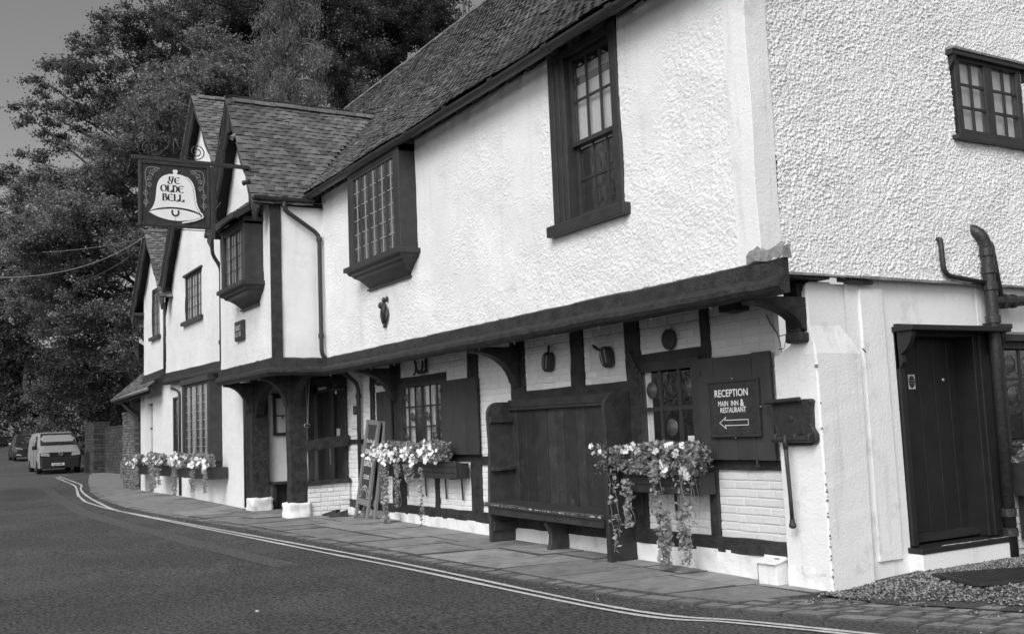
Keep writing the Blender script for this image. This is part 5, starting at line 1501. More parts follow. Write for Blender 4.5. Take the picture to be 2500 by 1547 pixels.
poly = [(.03, z0), (.03, .49), (-.29, .49), (-.29, .43), (-.25, .39), (-.265, .35), (-.23, .30), (-.20, .22), (-.21, .14), (-.23, .08), (-.24, z0 + .02), (-.22, z0)]
g = MB(); g.prism(poly, (-4.05, 0, 0), Y_, Z_, (.07, 0, 0)); g.build('leg', 'settle', st, bevel=.008)
for x in (-3.45, -4.9):
    g = MB(); g.box(x - .1, x + .1, .0, .03, .40, .44); g.build('cleat', 'settle', st)

# ---------------------------------------------------------------- direction board on the shutter
rb = thing('direction_board', 'black framed board lettered RECEPTION MAIN INN & RESTAURANT with a left arrow', 'sign', (-1.02, -.03, 1.55))
Yb = -.036
g = MB(); g.box(-1.345, -.69, Yb, -.008, 1.305, 1.805); g.build('board', 'signblack', rb, bevel=.004)
g = MB()
g.box(-1.36, -.68, Yb - .012, -.008, 1.795, 1.82); g.box(-1.36, -.68, Yb - .012, -.008, 1.29, 1.312); g.box(-1.36, -1.34, Yb - .010, -.008, 1.31, 1.797); g.box(-.70, -.68, Yb - .010, -.008, 1.31, 1.797)
g.build('frame', 'gloss', rb, bevel=.004)
g = MB()
yy = Yb - .003
LF = (0, -.002, 0)
put_text(g, 'RECEPTION', (-1.27, yy, 1.665), X_, Z_, .094, .92, lift=LF, bold=.0016)
put_text(g, 'MAIN  INN', (-1.225, yy, 1.578), X_, Z_, .068, .84, lift=LF, bold=.0008)
put_text(g, '&', (-.925, yy, 1.572), X_, Z_, .090, .80, lift=LF, bold=.0022)
put_text(g, 'RESTAURANT', (-1.20, yy, 1.517), X_, Z_, .068, .82, lift=LF, bold=.0008)
g.build('lettering', 'white', rb, fix=False)
g = MB(); P = [(-1.215, 1.423), (-1.13, 1.475), (-1.145, 1.447), (-.835, 1.447), (-.835, 1.398), (-1.145, 1.398), (-1.13, 1.368), (-1.215, 1.423)]
for a, b in zip(P, P[1:]):
    d = Vector((b[0] - a[0], b[1] - a[1])); l = d.length; d /= l; n_ = Vector((-d.y, d.x)) * .0026; e = d * .0026
    q = [(a[0] - e.x + n_.x, yy, a[1] - e.y + n_.y), (a[0] - e.x - n_.x, yy, a[1] - e.y - n_.y), (b[0] + e.x - n_.x, yy, b[1] + e.y - n_.y), (b[0] + e.x + n_.x, yy, b[1] + e.y + n_.y)]
    yy -= .0003; g.add(q, [(0, 1, 2, 3)])
g.build('arrow', 'white', rb, fix=False)
g = MB()
for x, z in ((-1.02, 1.828), (-.672, 1.555), (-1.02, 1.282)): g.lathe([(.009, 0), (.009, .006), (0, .01)], (x, -.03, z), -Y_, 8)
g.build('screw_eyes', 'steel', rb)

# ---------------------------------------------------------------- hanging inn sign
SX = -10.5
hs = thing('hanging_sign', 'dark hanging inn sign with a large lettered white bell on it', 'sign', (SX, -1.75, 5.9))
g = MB(); g.bar((SX, -1.70, 5.945), (SX, -3.58, 5.955), .06, .06, 4); g.build('bracket_arm', 'iron', hs, bevel=.006)
g = MB(); g.bar((SX, -1.70, 5.945), (SX, -1.70, 5.3), .05, .03, 2); g.build('wall_plate', 'iron', hs)
Y0, Y1, Z0, Z1 = -3.475, -2.35, 4.86, 5.91
g = MB(); g.box(SX - .03, SX + .012, Y0 + .03, Y1 - .03, Z0 + .03, Z1 - .03); bd = g.build('board', 'signblack', hs)
for a in ((Y0, Y0 + .055, Z0, Z1), (Y1 - .055, Y1, Z0, Z1), (Y0 + .055, Y1 - .055, Z0, Z0 + .055), (Y0 + .055, Y1 - .055, Z1 - .055, Z1)):
    g = MB(); g.box(SX - .04, SX + .03, *a); g.build('frame', 'signblack', hs, bevel=.012)
g = MB(); g.box(SX - .02, SX + .03, Y1, Y1 + .07, 4.72, 5.9); g.bar((SX, Y0 + .45, Z0 - .03), (SX, Y1 + .06, Z0 - .03), .012, .014); g.build('side_bar', 'gloss', hs, bevel=.006)
# local sign coordinates: a along +y 0..1.125, b up 0..1.05
def sg(a, b, e): return (SX + e, Y0 + a, Z0 + b)
so = (SX + .030, Y0, Z0)
def smooth(P, n=6):
    Q = []
    for i in range(len(P) - 1):
        p0, p1, p2, p3 = [Vector(P[max(0, min(len(P) - 1, k))]) for k in (i - 1, i, i + 1, i + 2)]
        for k in range(n):
            t = k / n; v = 0.5 * ((2 * p1) + (p2 - p0) * t + (2 * p0 - 5 * p1 + 4 * p2 - p3) * t * t + (3 * p1 - p0 - 3 * p2 + p3) * t ** 3); Q.append((v.x, v.y))
    Q.append(tuple(P[-1])); return Q
C0 = .562
half = [(0, .935), (.030, .930), (.038, .905), (.026, .875), (.036, .862), (.10, .855), (.19, .815), (.255, .74), (.285, .64), (.295, .54), (.305, .45), (.325, .36), (.36, .29), (.395, .245)]
right = smooth(half, 4); low = smooth([(.395, .245), (.25, .295), (.12, .315), (0, .322)], 4)
poly = [(C0 + a, b) for a, b in right] + [(C0 + a, b) for a, b in low[1:]] + [(C0 - a, b) for a, b in reversed(low[:-1])] + [(C0 - a, b) for a, b in reversed(right[1:-1])]
g = MB(); g.prism(poly, (SX + .012, Y0, Z0), Y_, Z_, (.014, 0, 0)); g.build('bell_body', 'bellwhite', hs, fix=True)
ell = smooth([(C0 - .41, .225), (C0 - .25, .27), (C0, .295), (C0 + .25, .265), (C0 + .40, .205), (C0 + .28, .135), (C0, .105), (C0 - .24, .145), (C0 - .41, .225)], 6)[:-1]
g = MB(); g.prism(ell, (SX + .012, Y0, Z0), Y_, Z_, (.012, 0, 0)); g.build('bell_mouth', 'bellwhite', hs)
g = MB(); pen(g, arcpts(C0, .245, .052, .062, 150, 390, 20), (SX + .0265, Y0, Z0), Y_, Z_, .03, .5, .014); pen(g, [(C0, .16), (C0, .11)], (SX + .0265, Y0, Z0), Y_, Z_, .004, .5, .0015); g.build('clapper', 'ink', hs, fix=False)
# white highlight edging on the right of the bell with dark dividing ticks
edge = smooth([(.175, .825), (.245, .765), (.292, .66), (.312, .52), (.335, .38), (.385, .275), (.425, .225), (.43, .19), (.39, .165), (.28, .12), (.10, .075)], 5)
g = MB(); V = []
for i, (a, b) in enumerate(edge):
    p, q = edge[max(0, i - 1)], edge[min(len(edge) - 1, i + 1)]; dx, dy = q[0] - p[0], q[1] - p[1]; l = math.hypot(dx, dy)
    V += [sg(C0 + a, b, .028), sg(C0 + a - dy / l * -.024, b + dx / l * -.024 * -1 * -1, .028)]
V2 = []
for i, (a, b) in enumerate(edge):
    p, q = edge[max(0, i - 1)], edge[min(len(edge) - 1, i + 1)]; dx, dy = q[0] - p[0], q[1] - p[1]; l = math.hypot(dx, dy)
    nx, ny = -dy / l, dx / l
    V2 += [sg(C0 + a + nx * .013, b + ny * .013, .0285), sg(C0 + a - nx * .013, b - ny * .013, .0285)]
g.add(V2, [(2 * i, 2 * i + 1, 2 * i + 3, 2 * i + 2) for i in range(len(edge) - 1)]); g.build('highlight', 'white', hs, fix=False)
g = MB()
for off, wd in ((.0145, .0028), (-.0145, .0028)):
    pts = []
    for i, (a, b) in enumerate(edge):
        p, q = edge[max(0, i - 1)], edge[min(len(edge) - 1, i + 1)]; dx, dy = q[0] - p[0], q[1] - p[1]; l = math.hypot(dx, dy)
        pts.append((C0 + a - dy / l * off, b + dx / l * off))
    pen(g, pts, (SX + .030, Y0, Z0), Y_, Z_, wd * 2, .6, wd)
for i in range(4, len(edge) - 2, 7):
    a, b = edge[i]; p, q = edge[i - 1], edge[i + 1]; dx, dy = q[0] - p[0], q[1] - p[1]; l = math.hypot(dx, dy)
    pen(g, [(C0 + a - dy / l * .014, b + dx / l * .014), (C0 + a + dy / l * .014, b - dx / l * .014)], (SX + .0305, Y0, Z0), Y_, Z_, .005, .5, .0022)
pen(g, smooth([(C0 + .39, .238), (C0 + .25, .288), (C0 + .10, .31), (C0, .315), (C0 - .12, .31), (C0 - .27, .28)], 5), (SX + .0305, Y0, Z0), Y_, Z_, .014, 1.2, .004)
g.build('outline', 'ink', hs, fix=False)
# uncial lettering
g = MB(); NIB, ANG = .030, math.radians(12)
def glyph(ch, x, y, h):
    w_ = h * .78
    S_ = []
    if ch == 'O': S_ = [arcpts(x + .5 * w_, y + .5 * h, .46 * w_, .47 * h, 0, 360, 28)]; adv = w_ * 1.08
    elif ch == 'E': S_ = [arcpts(x + .52 * w_, y + .5 * h, .46 * w_, .47 * h, 55, 305, 22), [(x + .1 * w_, y + .5 * h), (x + .86 * w_, y + .54 * h)], [(x + .80 * w_, y + .88 * h), (x + .84 * w_, y + 1.0 * h)], [(x + .78 * w_, y + .10 * h), (x + .82 * w_, y - .02 * h)]]; adv = w_ * 1.02
    elif ch == 'L': S_ = [[(x + .2 * w_, y + 1.0 * h), (x + .2 * w_, y + .04 * h)], [(x + .02 * w_, y + .99 * h), (x + .38 * w_, y + .97 * h)], smooth([(x + .04 * w_, y + .03 * h), (x + .4 * w_, y + .06 * h), (x + .75 * w_, y - .03 * h), (x + .86 * w_, y + .06 * h), (x + .84 * w_, y + .3 * h)], 5)]; adv = w_ * .96
    elif ch == 'D': S_ = [[(x + .2 * w_, y + .98 * h), (x + .2 * w_, y + .02 * h)], smooth([(x + .02 * w_, y + .98 * h), (x + .4 * w_, y + .97 * h), (x + .82 * w_, y + .72 * h), (x + .86 * w_, y + .40 * h), (x + .66 * w_, y + .08 * h), (x + .3 * w_, y + .0 * h), (x + .04 * w_, y + .02 * h)], 6)]; adv = w_ * 1.06
    elif ch == 'B': S_ = [[(x + .2 * w_, y + .98 * h), (x + .2 * w_, y + .02 * h)], smooth([(x + .02 * w_, y + .98 * h), (x + .45 * w_, y + .98 * h), (x + .68 * w_, y + .80 * h), (x + .55 * w_, y + .58 * h), (x + .3 * w_, y + .53 * h)], 6), smooth([(x + .3 * w_, y + .54 * h), (x + .62 * w_, y + .52 * h), (x + .82 * w_, y + .30 * h), (x + .66 * w_, y + .05 * h), (x + .3 * w_, y + .0 * h), (x + .02 * w_, y + .02 * h)], 6)]; adv = w_ * 1.0
    elif ch == 'Y': S_ = [smooth([(x + .02 * w_, y + 1.0 * h), (x + .1 * w_, y + .96 * h), (x + .12 * w_, y + .6 * h), (x + .3 * w_, y + .40 * h), (x + .62 * w_, y + .45 * h), (x + .72 * w_, y + .65 * h)], 6), smooth([(x + .0, y + 1.02 * h), (x + .3 * w_, y + 1.0 * h), (x + .85 * w_, y + 1.03 * h), (x + .78 * w_, y + .9 * h), (x + .66 * w_, y + .5 * h), (x + .5 * w_, y + .05 * h), (x + .25 * w_, y - .08 * h), (x - .05 * w_, y + .02 * h), (x - .12 * w_, y + .2 * h), (x + .0, y + .34 * h)], 6)]; adv = w_ * 1.08
    for s in S_: pen(g, s, (SX + .0275, Y0, Z0), Y_, Z_, NIB * h / .115, ANG, .0035)
    return adv
def word(s, x, y, h):
    for ch in s: x += glyph(ch, x, y, h)
word('YE', C0 - .10, .705, .105); word('OLDE', C0 - .225, .565, .112); word('BELL', C0 - .205, .42, .112)
g.build('lettering', 'ink', hs, fix=False)
# painted ivy trails either side
g = MB()
def ivy(a, b, r, rot):
    P = []
    for t, k in ((90, 1.15), (130, .55), (165, .95), (205, .5), (240, .85), (270, .55), (300, .85), (335, .5), (15, .95), (50, .55), (90, 1.15)):
        P.append((a + r * k * math.cos(math.radians(t + rot)), b + r * k * math.sin(math.radians(t + rot))))
    pen(g, P, (SX + .0135, Y0, Z0), Y_, Z_, .008, .6, .0032)
    pen(g, [(a, b + 0), (a + r * .8 * math.cos(math.radians(90 + rot)), b + r * .8 * math.sin(math.radians(90 + rot)))], (SX + .0135, Y0, Z0), Y_, Z_, .004, .6, .002)
for sgn, c0 in ((1, 0), (-1, 1.125)):
    f = lambda a: c0 + sgn * a
    pen(g, smooth([(f(.33), .93), (f(.25), .95), (f(.13), .93), (f(.10), .80), (f(.12), .68), (f(.105), .55), (f(.115), .42), (f(.11), .30)], 6), (SX + .0135, Y0, Z0), Y_, Z_, .008, .5, .0035)
    for a, b, r, rot in ((.27, .915, .04, 90), (.20, .865, .048, 200), (.165, .775, .042, 150), (.165, .665, .04, 190), (.105, .53, .046, 180), (.11, .38, .048, 180)):
        ivy(f(a), b, r, rot * sgn)
g.build('painted_ivy', 'greyline', hs, fix=False)
# wrought iron scrollwork above
g = MB()
def spiral(ya, za, r, turns, a0, s):
    pts = []
    for i in range(40):
        t = i / 39; a = a0 + s * turns * 6.283 * t; rr = r * (1 - .82 * t)
        pts.append((SX, ya + rr * math.cos(a), za + rr * math.sin(a)))
    return pts
g.tube([(SX, -2.93, 5.97), (SX, -2.93, 6.30)], .010, 6)
for s in (-1, 1):
    yc = -2.93 + s * .37
    g.tube([(SX, -2.93 + s * .02, 6.30), (SX, -2.93 + s * .10, 6.16), (SX, -2.93 + s * .24, 6.02)] + spiral(yc, 6.13, .13, 1.9, -1.9 if s > 0 else -1.24, s)[1:], .009, 6)
    g.tube(spiral(-2.93 + s * .085, 6.28, .075, 1.3, math.pi if s > 0 else 0, -s), .008, 6)
g.build('scrollwork', 'iron', hs, smooth=True)
g = MB()
for z, s in ((5.42, 1), (5.12, -1), (4.95, 1)):
    g = MB(); g.tube([(SX + .02, Y1 + .05 + .06 * s * math.sin(t * 3) + .03 * t, z + .10 * t + .04 * math.cos(t * 4)) for t in np.linspace(0, 1.6, 14)], .009, 6); g.build('side_scroll', 'iron', hs, smooth=True)

# ---------------------------------------------------------------- lever tipped trough on the buttress
lv = thing('iron_lever_trough', 'black iron hopper with a long hanging lever fixed to the white buttress', 'ironwork', (-.30, -.02, 1.4))
g = MB(); g.loft([[(-.53, -.02, 1.585), (-.06, -.02, 1.59), (-.07, -.02, 1.30), (-.40, -.02, 1.28)], [(-.53, -.05, 1.585), (-.16, -.05, 1.59), (-.17, -.05, 1.30), (-.40, -.05, 1.28)]]); g.build('back_plate', 'iron', lv, bevel=.006)
g = MB(); g.prism([(-.17, 1.60), (-.06, 1.60), (-.04, 1.585), (-.055, 1.52), (-.06, 1.36), (-.02, 1.30), (-.02, 1.24), (-.06, 1.21), (-.14, 1.27), (-.15, 1.36)], (0, -.06, 0), X_, Z_, (0, .05, 0)); g.build('cheek', 'iron', lv, bevel=.01)
g = MB(); g.prism([(-.54, 1.60), (-.50, 1.60), (-.40, 1.29), (-.435, 1.29)], (0, -.09, 0), X_, Z_, (0, .08, 0)); g.build('cheek', 'iron', lv, bevel=.006)
g = MB(); g.tube([(-.56, -.085, 1.588), (-.15, -.085, 1.60)], .020, 10); g.build('roller', 'iron', lv, smooth=False)
g = MB(); g.tube([(-.50, -.085, 1.265), (-.04, -.085, 1.262)], .028, 10); sh = g.build('shaft', 'iron', lv, smooth=False)
for x in (-.45, -.22, -.06):
    g = MB(); g.lathe([(.034, -.02), (.040, -.015), (.040, .015), (.034, .02)], (x, -.085, 1.275), X_, 12); g.build('collar', 'iron', sh, bevel=.003)
g = MB(); g.box(-.42, -.10, -.05, -.015, 1.205, 1.235); g.build('bed', 'iron', lv, bevel=.006)
for pr_, q_ in (([(.014, 0), (.016, .01), (.006, .016), (0, .017)], (-.055, -.06, 1.575)), ([(.018, 0), (.018, .012), (0, .02)], (-.055, -.11, 1.26)), ([(.03, 0), (.03, .008), (.02, .012), (0, .013)], (-.30, -.05, 1.44))):
    g = MB(); g.lathe(pr_, q_, -Y_, 12); g.build('bolt', 'iron', lv)
g = MB(); g.tube([(-.335, -.10, 1.30), (-.335, -.10, 1.18)], .022, 8); g.tube([(-.335, -.10, 1.20), (-.328, -.10, 1.0), (-.318, -.10, .75), (-.315, -.10, .575)], [.019, .017, .017, .018], 10); g.lathe([(.019, 0), (.024, -.012), (.022, -.024), (.030, -.040), (.032, -.058), (.022, -.074), (0, -.08)], (-.315, -.10, .585), Z_, 12); g.build('lever', 'iron', lv, smooth=True)

# ---------------------------------------------------------------- white box at the foot of the buttress
mbx = thing('meter_box', 'small white wooden box with sloping lid at the foot of the buttress', 'box', (-.66, -.03, 0))
g = MB(); g.loft([[(-.775, -.10, .0), (-.54, -.10, .0), (-.54, .06, .0), (-.775, .06, .0)], [(-.775, -.10, .185), (-.54, -.10, .185), (-.54, .06, .215), (-.775, .06, .215)]]); g.build('case', 'render', mbx, bevel=.004)
g = MB(); g.loft([[(-.795, -.125, .183), (-.525, -.125, .183), (-.525, .07, .219), (-.795, .07, .219)], [(-.795, -.125, .20), (-.525, -.125, .20), (-.525, .07, .236), (-.795, .07, .236)]]); g.build('lid', 'render', mbx, bevel=.003)
g = MB(); g.box(-.63, -.58, -.03, -.02, .216, .228); g.build('handle', 'lead', mbx)
g = MB(); g.box(-.770, -.764, -.104, -.10, .01, .18); g.build('edge_gap', 'lead', mbx)

# ---------------------------------------------------------------- old tackle hung on the brick panels
dk = thing('round_wooden_disc', 'round dark wooden disc hung above the right bar window', 'disc', (-1.99, .05, 2.285))
g = MB(); g.lathe([(.104, 0), (.108, .012), (.104, .026), (.07, .032), (.066, .028), (.03, .03), (0, .03)], (-1.99, .055, 2.285), -Y_, 28); d_ = g.build('disc', 'gloss', dk, smooth=False)
g = MB(); g.bar((-2.02, .02, 2.295), (-1.96, .02, 2.275), .012, .012); g.build('cleat', 'gloss', dk)
def block(x, z, tilt, label, strap):
    t = thing('pulley_block', label, 'pulley block', (x, .05, z), 'pulley blocks hung over the settle')
    ct, s_ = math.cos(tilt), math.sin(tilt)
    R = lambda a, b: (x + a * ct - b * s_, z + a * s_ + b * ct)
    poly = []
    for i in range(14):
        a = 6.283 * i / 14; poly.append(R(.092 * math.cos(a) * (1 - .12 * math.cos(2 * a)), .122 * math.sin(a)))
    g = MB(); n = len(poly)
    g.loft([[(a, .06, b) for a, b in poly], [(a, -.01, b) for a, b in poly], [(x + (a - x) * .86, -.03, z + (b - z) * .86) for a, b in poly]]); g.build('shell', 'gloss', t)
    for k in (-1, 0, 1):
        p, q = R(k * .036, -.075), R(k * .036, .078)
        g = MB(); g.bar((p[0], -.031, p[1]), (q[0], -.031, q[1]), .012, .006); g.build('sheave_groove', 'leadcame' if k else 'iron', t)
    P = [R(a, b) for a, b in strap]
    g = MB(); g.tube([(a, .02, b) for a, b in P], [.022, .016, .017, .02, .009][:len(P)], 8); g.build('strap', 'iron', t, smooth=True)
block(-4.24, 2.225, -.15, 'left pulley block over the settle, its rope eye pointing up', [(0, .11), (.0, .14), (.004, .165), (.006, .185), (.002, .20)])
block(-3.04, 2.19, .25, 'right pulley block over the settle, its strap curling out to the left', [(-.03, .09), (-.08, .11), (-.13, .13), (-.18, .175), (-.215, .215)])
de = thing('iron_shackle', 'long iron shackle leaning from the post left of the right bar window', 'shackle', (-2.58, .03, 2.12))
g = MB(); g.tube([(-2.52, .0, 2.02), (-2.60, -.01, 2.12), (-2.655, -.01, 2.20), (-2.66, -.01, 2.235), (-2.635, -.01, 2.25), (-2.61, -.01, 2.225), (-2.60, -.01, 2.19), (-2.54, -.01, 2.10), (-2.50, .0, 2.03)], .011, 8); g.build('loop', 'iron', de, smooth=True)
g = MB(); g.tube([(-2.655, -.01, 2.19), (-2.605, -.01, 2.185)], .009, 6); g.lathe([(.03, 0), (.03, .02), (0, .03)], (-2.515, .03, 2.02), -Y_, 8); g.build('rivet', 'iron', de)
def crutch(x, z, label):
    t = thing('iron_rowlock', label, 'rowlock', (x, .05, z), 'iron rowlocks over the left bar window')
    arc = arcpts(x, z + .04, .115, .115, 155, 385, 20)
    g = MB(); pen(g, arc, (0, .03, 0), X_, Z_, .05, 1.45, .012)
    f = g.build('horn', 'iron', t, fix=False); md = f.modifiers.new('thick', 'SOLIDIFY'); md.thickness = .02
    g = MB(); pen(g, smooth([(x - .21, z - .10), (x - .15, z - .07), (x - .125, z + .0), (x - .14, z + .08), (x - .18, z + .13)], 5), (0, .03, 0), X_, Z_, .03, 1.2, .010)
    f = g.build('hook', 'iron', t, fix=False); md = f.modifiers.new('thick', 'SOLIDIFY'); md.thickness = .02
    g = MB(); g.prism([(x + .10, z - .10), (x + .22, z - .085), (x + .215, z + .11), (x + .19, z + .12), (x + .165, z + .06), (x + .18, z + .05), (x + .18, z - .05), (x + .14, z - .055), (x + .0, z - .075), (x, z - .10)], (0, .02, 0), X_, Z_, (0, .03, 0)); g.build('socket', 'iron', t)
crutch(-7.80, 2.415, 'iron rowlock directly above the left bar window')
crutch(-9.35, 2.33, 'iron rowlock left of the bracket, by the downpipe')
ti = thing('iron_wall_ornament', 'curled black iron ornament fixed to the roughcast under the main oriel', 'ornament', (-7.62, -.58, 3.2))
g = MB()
zc, xc = 3.22, -7.62; YO = -.60
for s in (-1, 1): g.tube([(xc + s * .03, YO, zc + .10), (xc + s * .11, YO, zc + .02), (xc + s * .125, YO, zc - .06), (xc + s * .085, YO, zc - .14), (xc + s * .03, YO, zc - .18)], .016, 8)
for s in (-.035, .0, .035): g.tube([(xc + s, YO - .01, zc + .12), (xc + s * .7, YO - .015, zc), (xc + s * .5, YO - .01, zc - .16)], .018, 8)
for s in (-.025, .03): g.tube([(xc + s, YO, zc - .16), (xc + s, YO, zc - .235)], .017, 8)
g.build('cage', 'iron', ti, smooth=True)
for x, z, r1, r2 in ((xc - .13, zc + .105, .04, .055), (xc - .01, zc + .165, .034, .05), (xc + .10, zc + .17, .024, .05)):
    g = MB(); g.lathe([(0, -r2), (r1 * .75, -r2 * .6), (r1, 0), (r1 * .75, r2 * .6), (0, r2)], (x, YO, z), Z_, 12); g.build('knob', 'iron', ti, smooth=True)

# ---------------------------------------------------------------- date plaque
pq = thing('date_plaque', 'small dark framed plaque lettered BUILT A.D. on the porch gable', 'plaque', (-11.92, PF - .03, 3.36))
g = MB(); g.box(-12.19, -11.66, PF - .06, PF - .01, 3.19, 3.545); g.build('frame', 'gloss', pq, bevel=.02)
g = MB(); g.box(-12.14, -11.71, PF - .066, PF - .055, 3.235, 3.50); g.build('panel', 'chalk', pq)
g = MB(); put_text(g, 'BUILT', (-11.925, PF - .070, 3.375), X_, Z_, .125, .92, 'CENTER', bold=.003, lift=(0, -.001, 0)); put_text(g, 'A.D. 1135', (-11.925, PF - .070, 3.262), X_, Z_, .115, .68, 'CENTER', bold=.002, lift=(0, -.001, 0)); g.build('lettering', 'paper', pq, fix=False)

# ---------------------------------------------------------------- flower boxes
def petal_mesh(nm, m):
    mb = MB(); c = (0, 0, 0)
    for k in range(5):
        a = 6.283 * k / 5
        P = [(0, 0, 0)] + [(math.cos(a + d) * r, math.sin(a + d) * r, zz) for d, r, zz in ((-.62, .6, .14), (-.42, .98, .16 + .1 * (k % 2)), (0, 1.05, .06), (.42, .98, .2), (.62, .6, .14))]
        mb.add(P, [(0, 1, 2, 3), (0, 3, 4, 5)])
    me = bpy.data.meshes.new(nm); me.from_pydata(mb.v, [], mb.f); me.materials.append(M[m]); return me
BLW, BLG = petal_mesh('blossom', 'flower'), petal_mesh('blossom', 'flowergrey')
def disc_mesh():
    mb = MB(); n = 9
    P = [(0, -.12, .10)] + [(math.cos(6.283 * i / n + math.pi / 2 + .35) * (1 + .05 * (i % 2)), math.sin(6.283 * i / n + math.pi / 2 + .35), -.05 * (i % 3)) for i in range(n)]
    mb.add(P, [(0, 1 + i, 1 + (i + 1) % n) for i in range(n)])
    me = bpy.data.meshes.new('leaf'); me.from_pydata(mb.v, [], mb.f); me.materials.append(M['leaf_trail']); return me
LFM = disc_mesh()
def window_box(x0, x1, y0, y1, z0, z1, stays, label, grp):
    t = thing('window_box', label, 'window box', ((x0 + x1) / 2, (y0 + y1) / 2, z0), grp)
    h = (z1 - z0) / 3
    g = MB(); g.box(x0 + .01, x1 - .01, y0 + .012, y1, z0, z1 - .03); bx = g.build('trough', 'gloss', t)
    for k in range(3): plank((0, y0 + .012, 0), X_, Z_, -Y_, x0, x1, z0 + k * h + .002, z0 + (k + 1) * h - .002, .016, 'board', 'gloss', bx)
    for x, z in stays:
        g = MB(); g.bar((x, .035, z0 + .02), (x, .045, z), .028, .012); g.bar((x, y0 + .02, z0 - .008), (x, .04, z0 - .008), .028, .012); g.build('stay', 'iron', t)
    return t
def flowers(x0, x1, yc, zc, hh, dep, nlo, trails, label, grp, nb, white=.8, ls=.055, big=0, seed=0, bs=.04):
    t = thing('trailing_flowers', label, 'flowers', ((x0 + x1) / 2, yc, zc - .1), grp)
    r_ = np.random.default_rng(seed + 100); W = x1 - x0
    def hump(x): return .55 + .45 * math.sin((x - x0) * 4.3 + seed) * math.sin((x - x0) * 9 + 2 * seed) - .25 * abs(2 * (x - x0) / W - 1) ** 4
    P = []
    while len(P) < nlo:
        x = r_.uniform(x0, x1); b = hump(x); z = zc + hh * (r_.uniform(-1, 1) * .95) * (.55 + .45 * b) + .02; y = yc - dep * abs(r_.normal(0, .5)) + .05
        if r_.random() < vnoise(np.array(x * 9), np.array(z * 9), seed + 4).item() * 1.6: P.append((x, y, z))
    V, Q = leaves(np.array(P), ls, .3, .7)
    fast_mesh('foliage', V, Q, 'leaf_box', t)
    k = 0; org = Vector(ORG[t.name]); cl = [(r_.uniform(x0, x1), r_.uniform(-.7, .9)) for _ in range(max(4, nb // 5))]
    while k < nb:
        cx, cz = cl[r_.integers(len(cl))]
        x = cx + r_.normal(0, .075); b = hump(min(max(x, x0), x1)); z = zc + hh * (cz + r_.normal(0, .22)) * (.6 + .4 * b); y = yc - dep * r_.uniform(.45, 1.1)
        if x < x0 - .03 or x > x1 + .03: continue
        o = bpy.data.objects.new('blossom', BLW if r_.random() < white else BLG); COL.objects.link(o); o.parent = t
        d = Vector((r_.normal(.35, .5), -1 + r_.normal(0, .25), r_.normal(.35, .4))).normalized()
        o.matrix_local = Matrix.Translation(Vector((x, y, z)) - org) @ d.to_track_quat('Z', 'Y').to_matrix().to_4x4() @ Matrix.Scale(bs * r_.uniform(.75, 1.2), 4)
        k += 1
    sm = MB(); small = []
    for tx, zt, zb, wid, lsz, n in trails:
        y = yc - dep * .7
        for s in range(max(1, int(wid / .05))):
            xx = tx + r_.uniform(-wid, wid) * .5; zz = zb + r_.uniform(0, .25) * (zt - zb) * (s > 0)
            pts = [(xx + .02 * math.sin(i * 1.3 + s) + .01 * i, y + .015 * math.sin(i * 2.1 + s), zt + (zz - zt) * i / 8) for i in range(9)]
            sm.tube(pts, .0022, 4, cap=False)
        for q in range(n):
            u = r_.random() ** 1.15
            x = tx + r_.uniform(-1, 1) * wid * (.55 - .25 * u); z = zt + (zb - zt) * u; yy = y + r_.normal(0, .02)
            if lsz > .03:
                o = bpy.data.objects.new('leaf', LFM); COL.objects.link(o); o.parent = t
                d = Vector((r_.normal(.2, .75), -1, r_.normal(.45, .6))).normalized()
                o.matrix_local = Matrix.Translation(Vector((x, yy, z)) - org) @ d.to_track_quat('Z', 'Y').to_matrix().to_4x4() @ Matrix.Rotation(r_.uniform(-.6, .6), 4, 'Z') @ Matrix.Scale(lsz * r_.uniform(.35, 1.2) * (1.05 - .3 * u), 4)
            else: small.append((x, yy, z))
    if small:
        V, Q = leaves(np.array(small), .05, .2, .85); fast_mesh('trailing_leaves', V, Q, 'leaf_trail', t)
    sm.build('stems', 'leaf_box', t, fix=False, kind='stuff')
    return t
GB_, GF = 'window boxes on the inn front', 'flowers in the window boxes'
window_box(-2.60, -1.40, -.17, .03, .755, .99, [(-2.02, .46), (-2.56, .5)], 'slatted window box right of the settle', GB_)
flowers(-2.88, -1.26, -.17, 1.075, .20, .20, 3600, [(-2.60, .95, .15, .16, .029, 44), (-2.36, .9, .42, .07, .02, 230), (-1.90, 1.08, .55, .14, .028, 84), (-1.80, .6, .08, .2, .02, 330), (-1.45, 1.14, .50, .34, .030, 130), (-1.50, .6, .12, .2, .02, 150)],
        'mixed petunias with big round trailing leaves right of the settle', GF, 30, .45, .05, seed=1, bs=.034)
window_box(-8.75, -6.36, -.17, .03, .805, 1.04, [(-8.42, .50), (-7.75, .52), (-7.10, .5), (-6.60, .5)], 'window box under the left bar window', GB_)
flowers(-9.08, -6.55, -.17, 1.16, .18, .20, 3600, [(-8.45, 1.0, .10, .22, .02, 420), (-8.0, 1.0, .38, .12, .02, 150), (-7.18, .95, .14, .05, .02, 80), (-7.6, 1.0, .75, .3, .02, 90)],
        'white petunias crowding the box under the left bar window', GF, 150, .95, .045, seed=2, bs=.034)
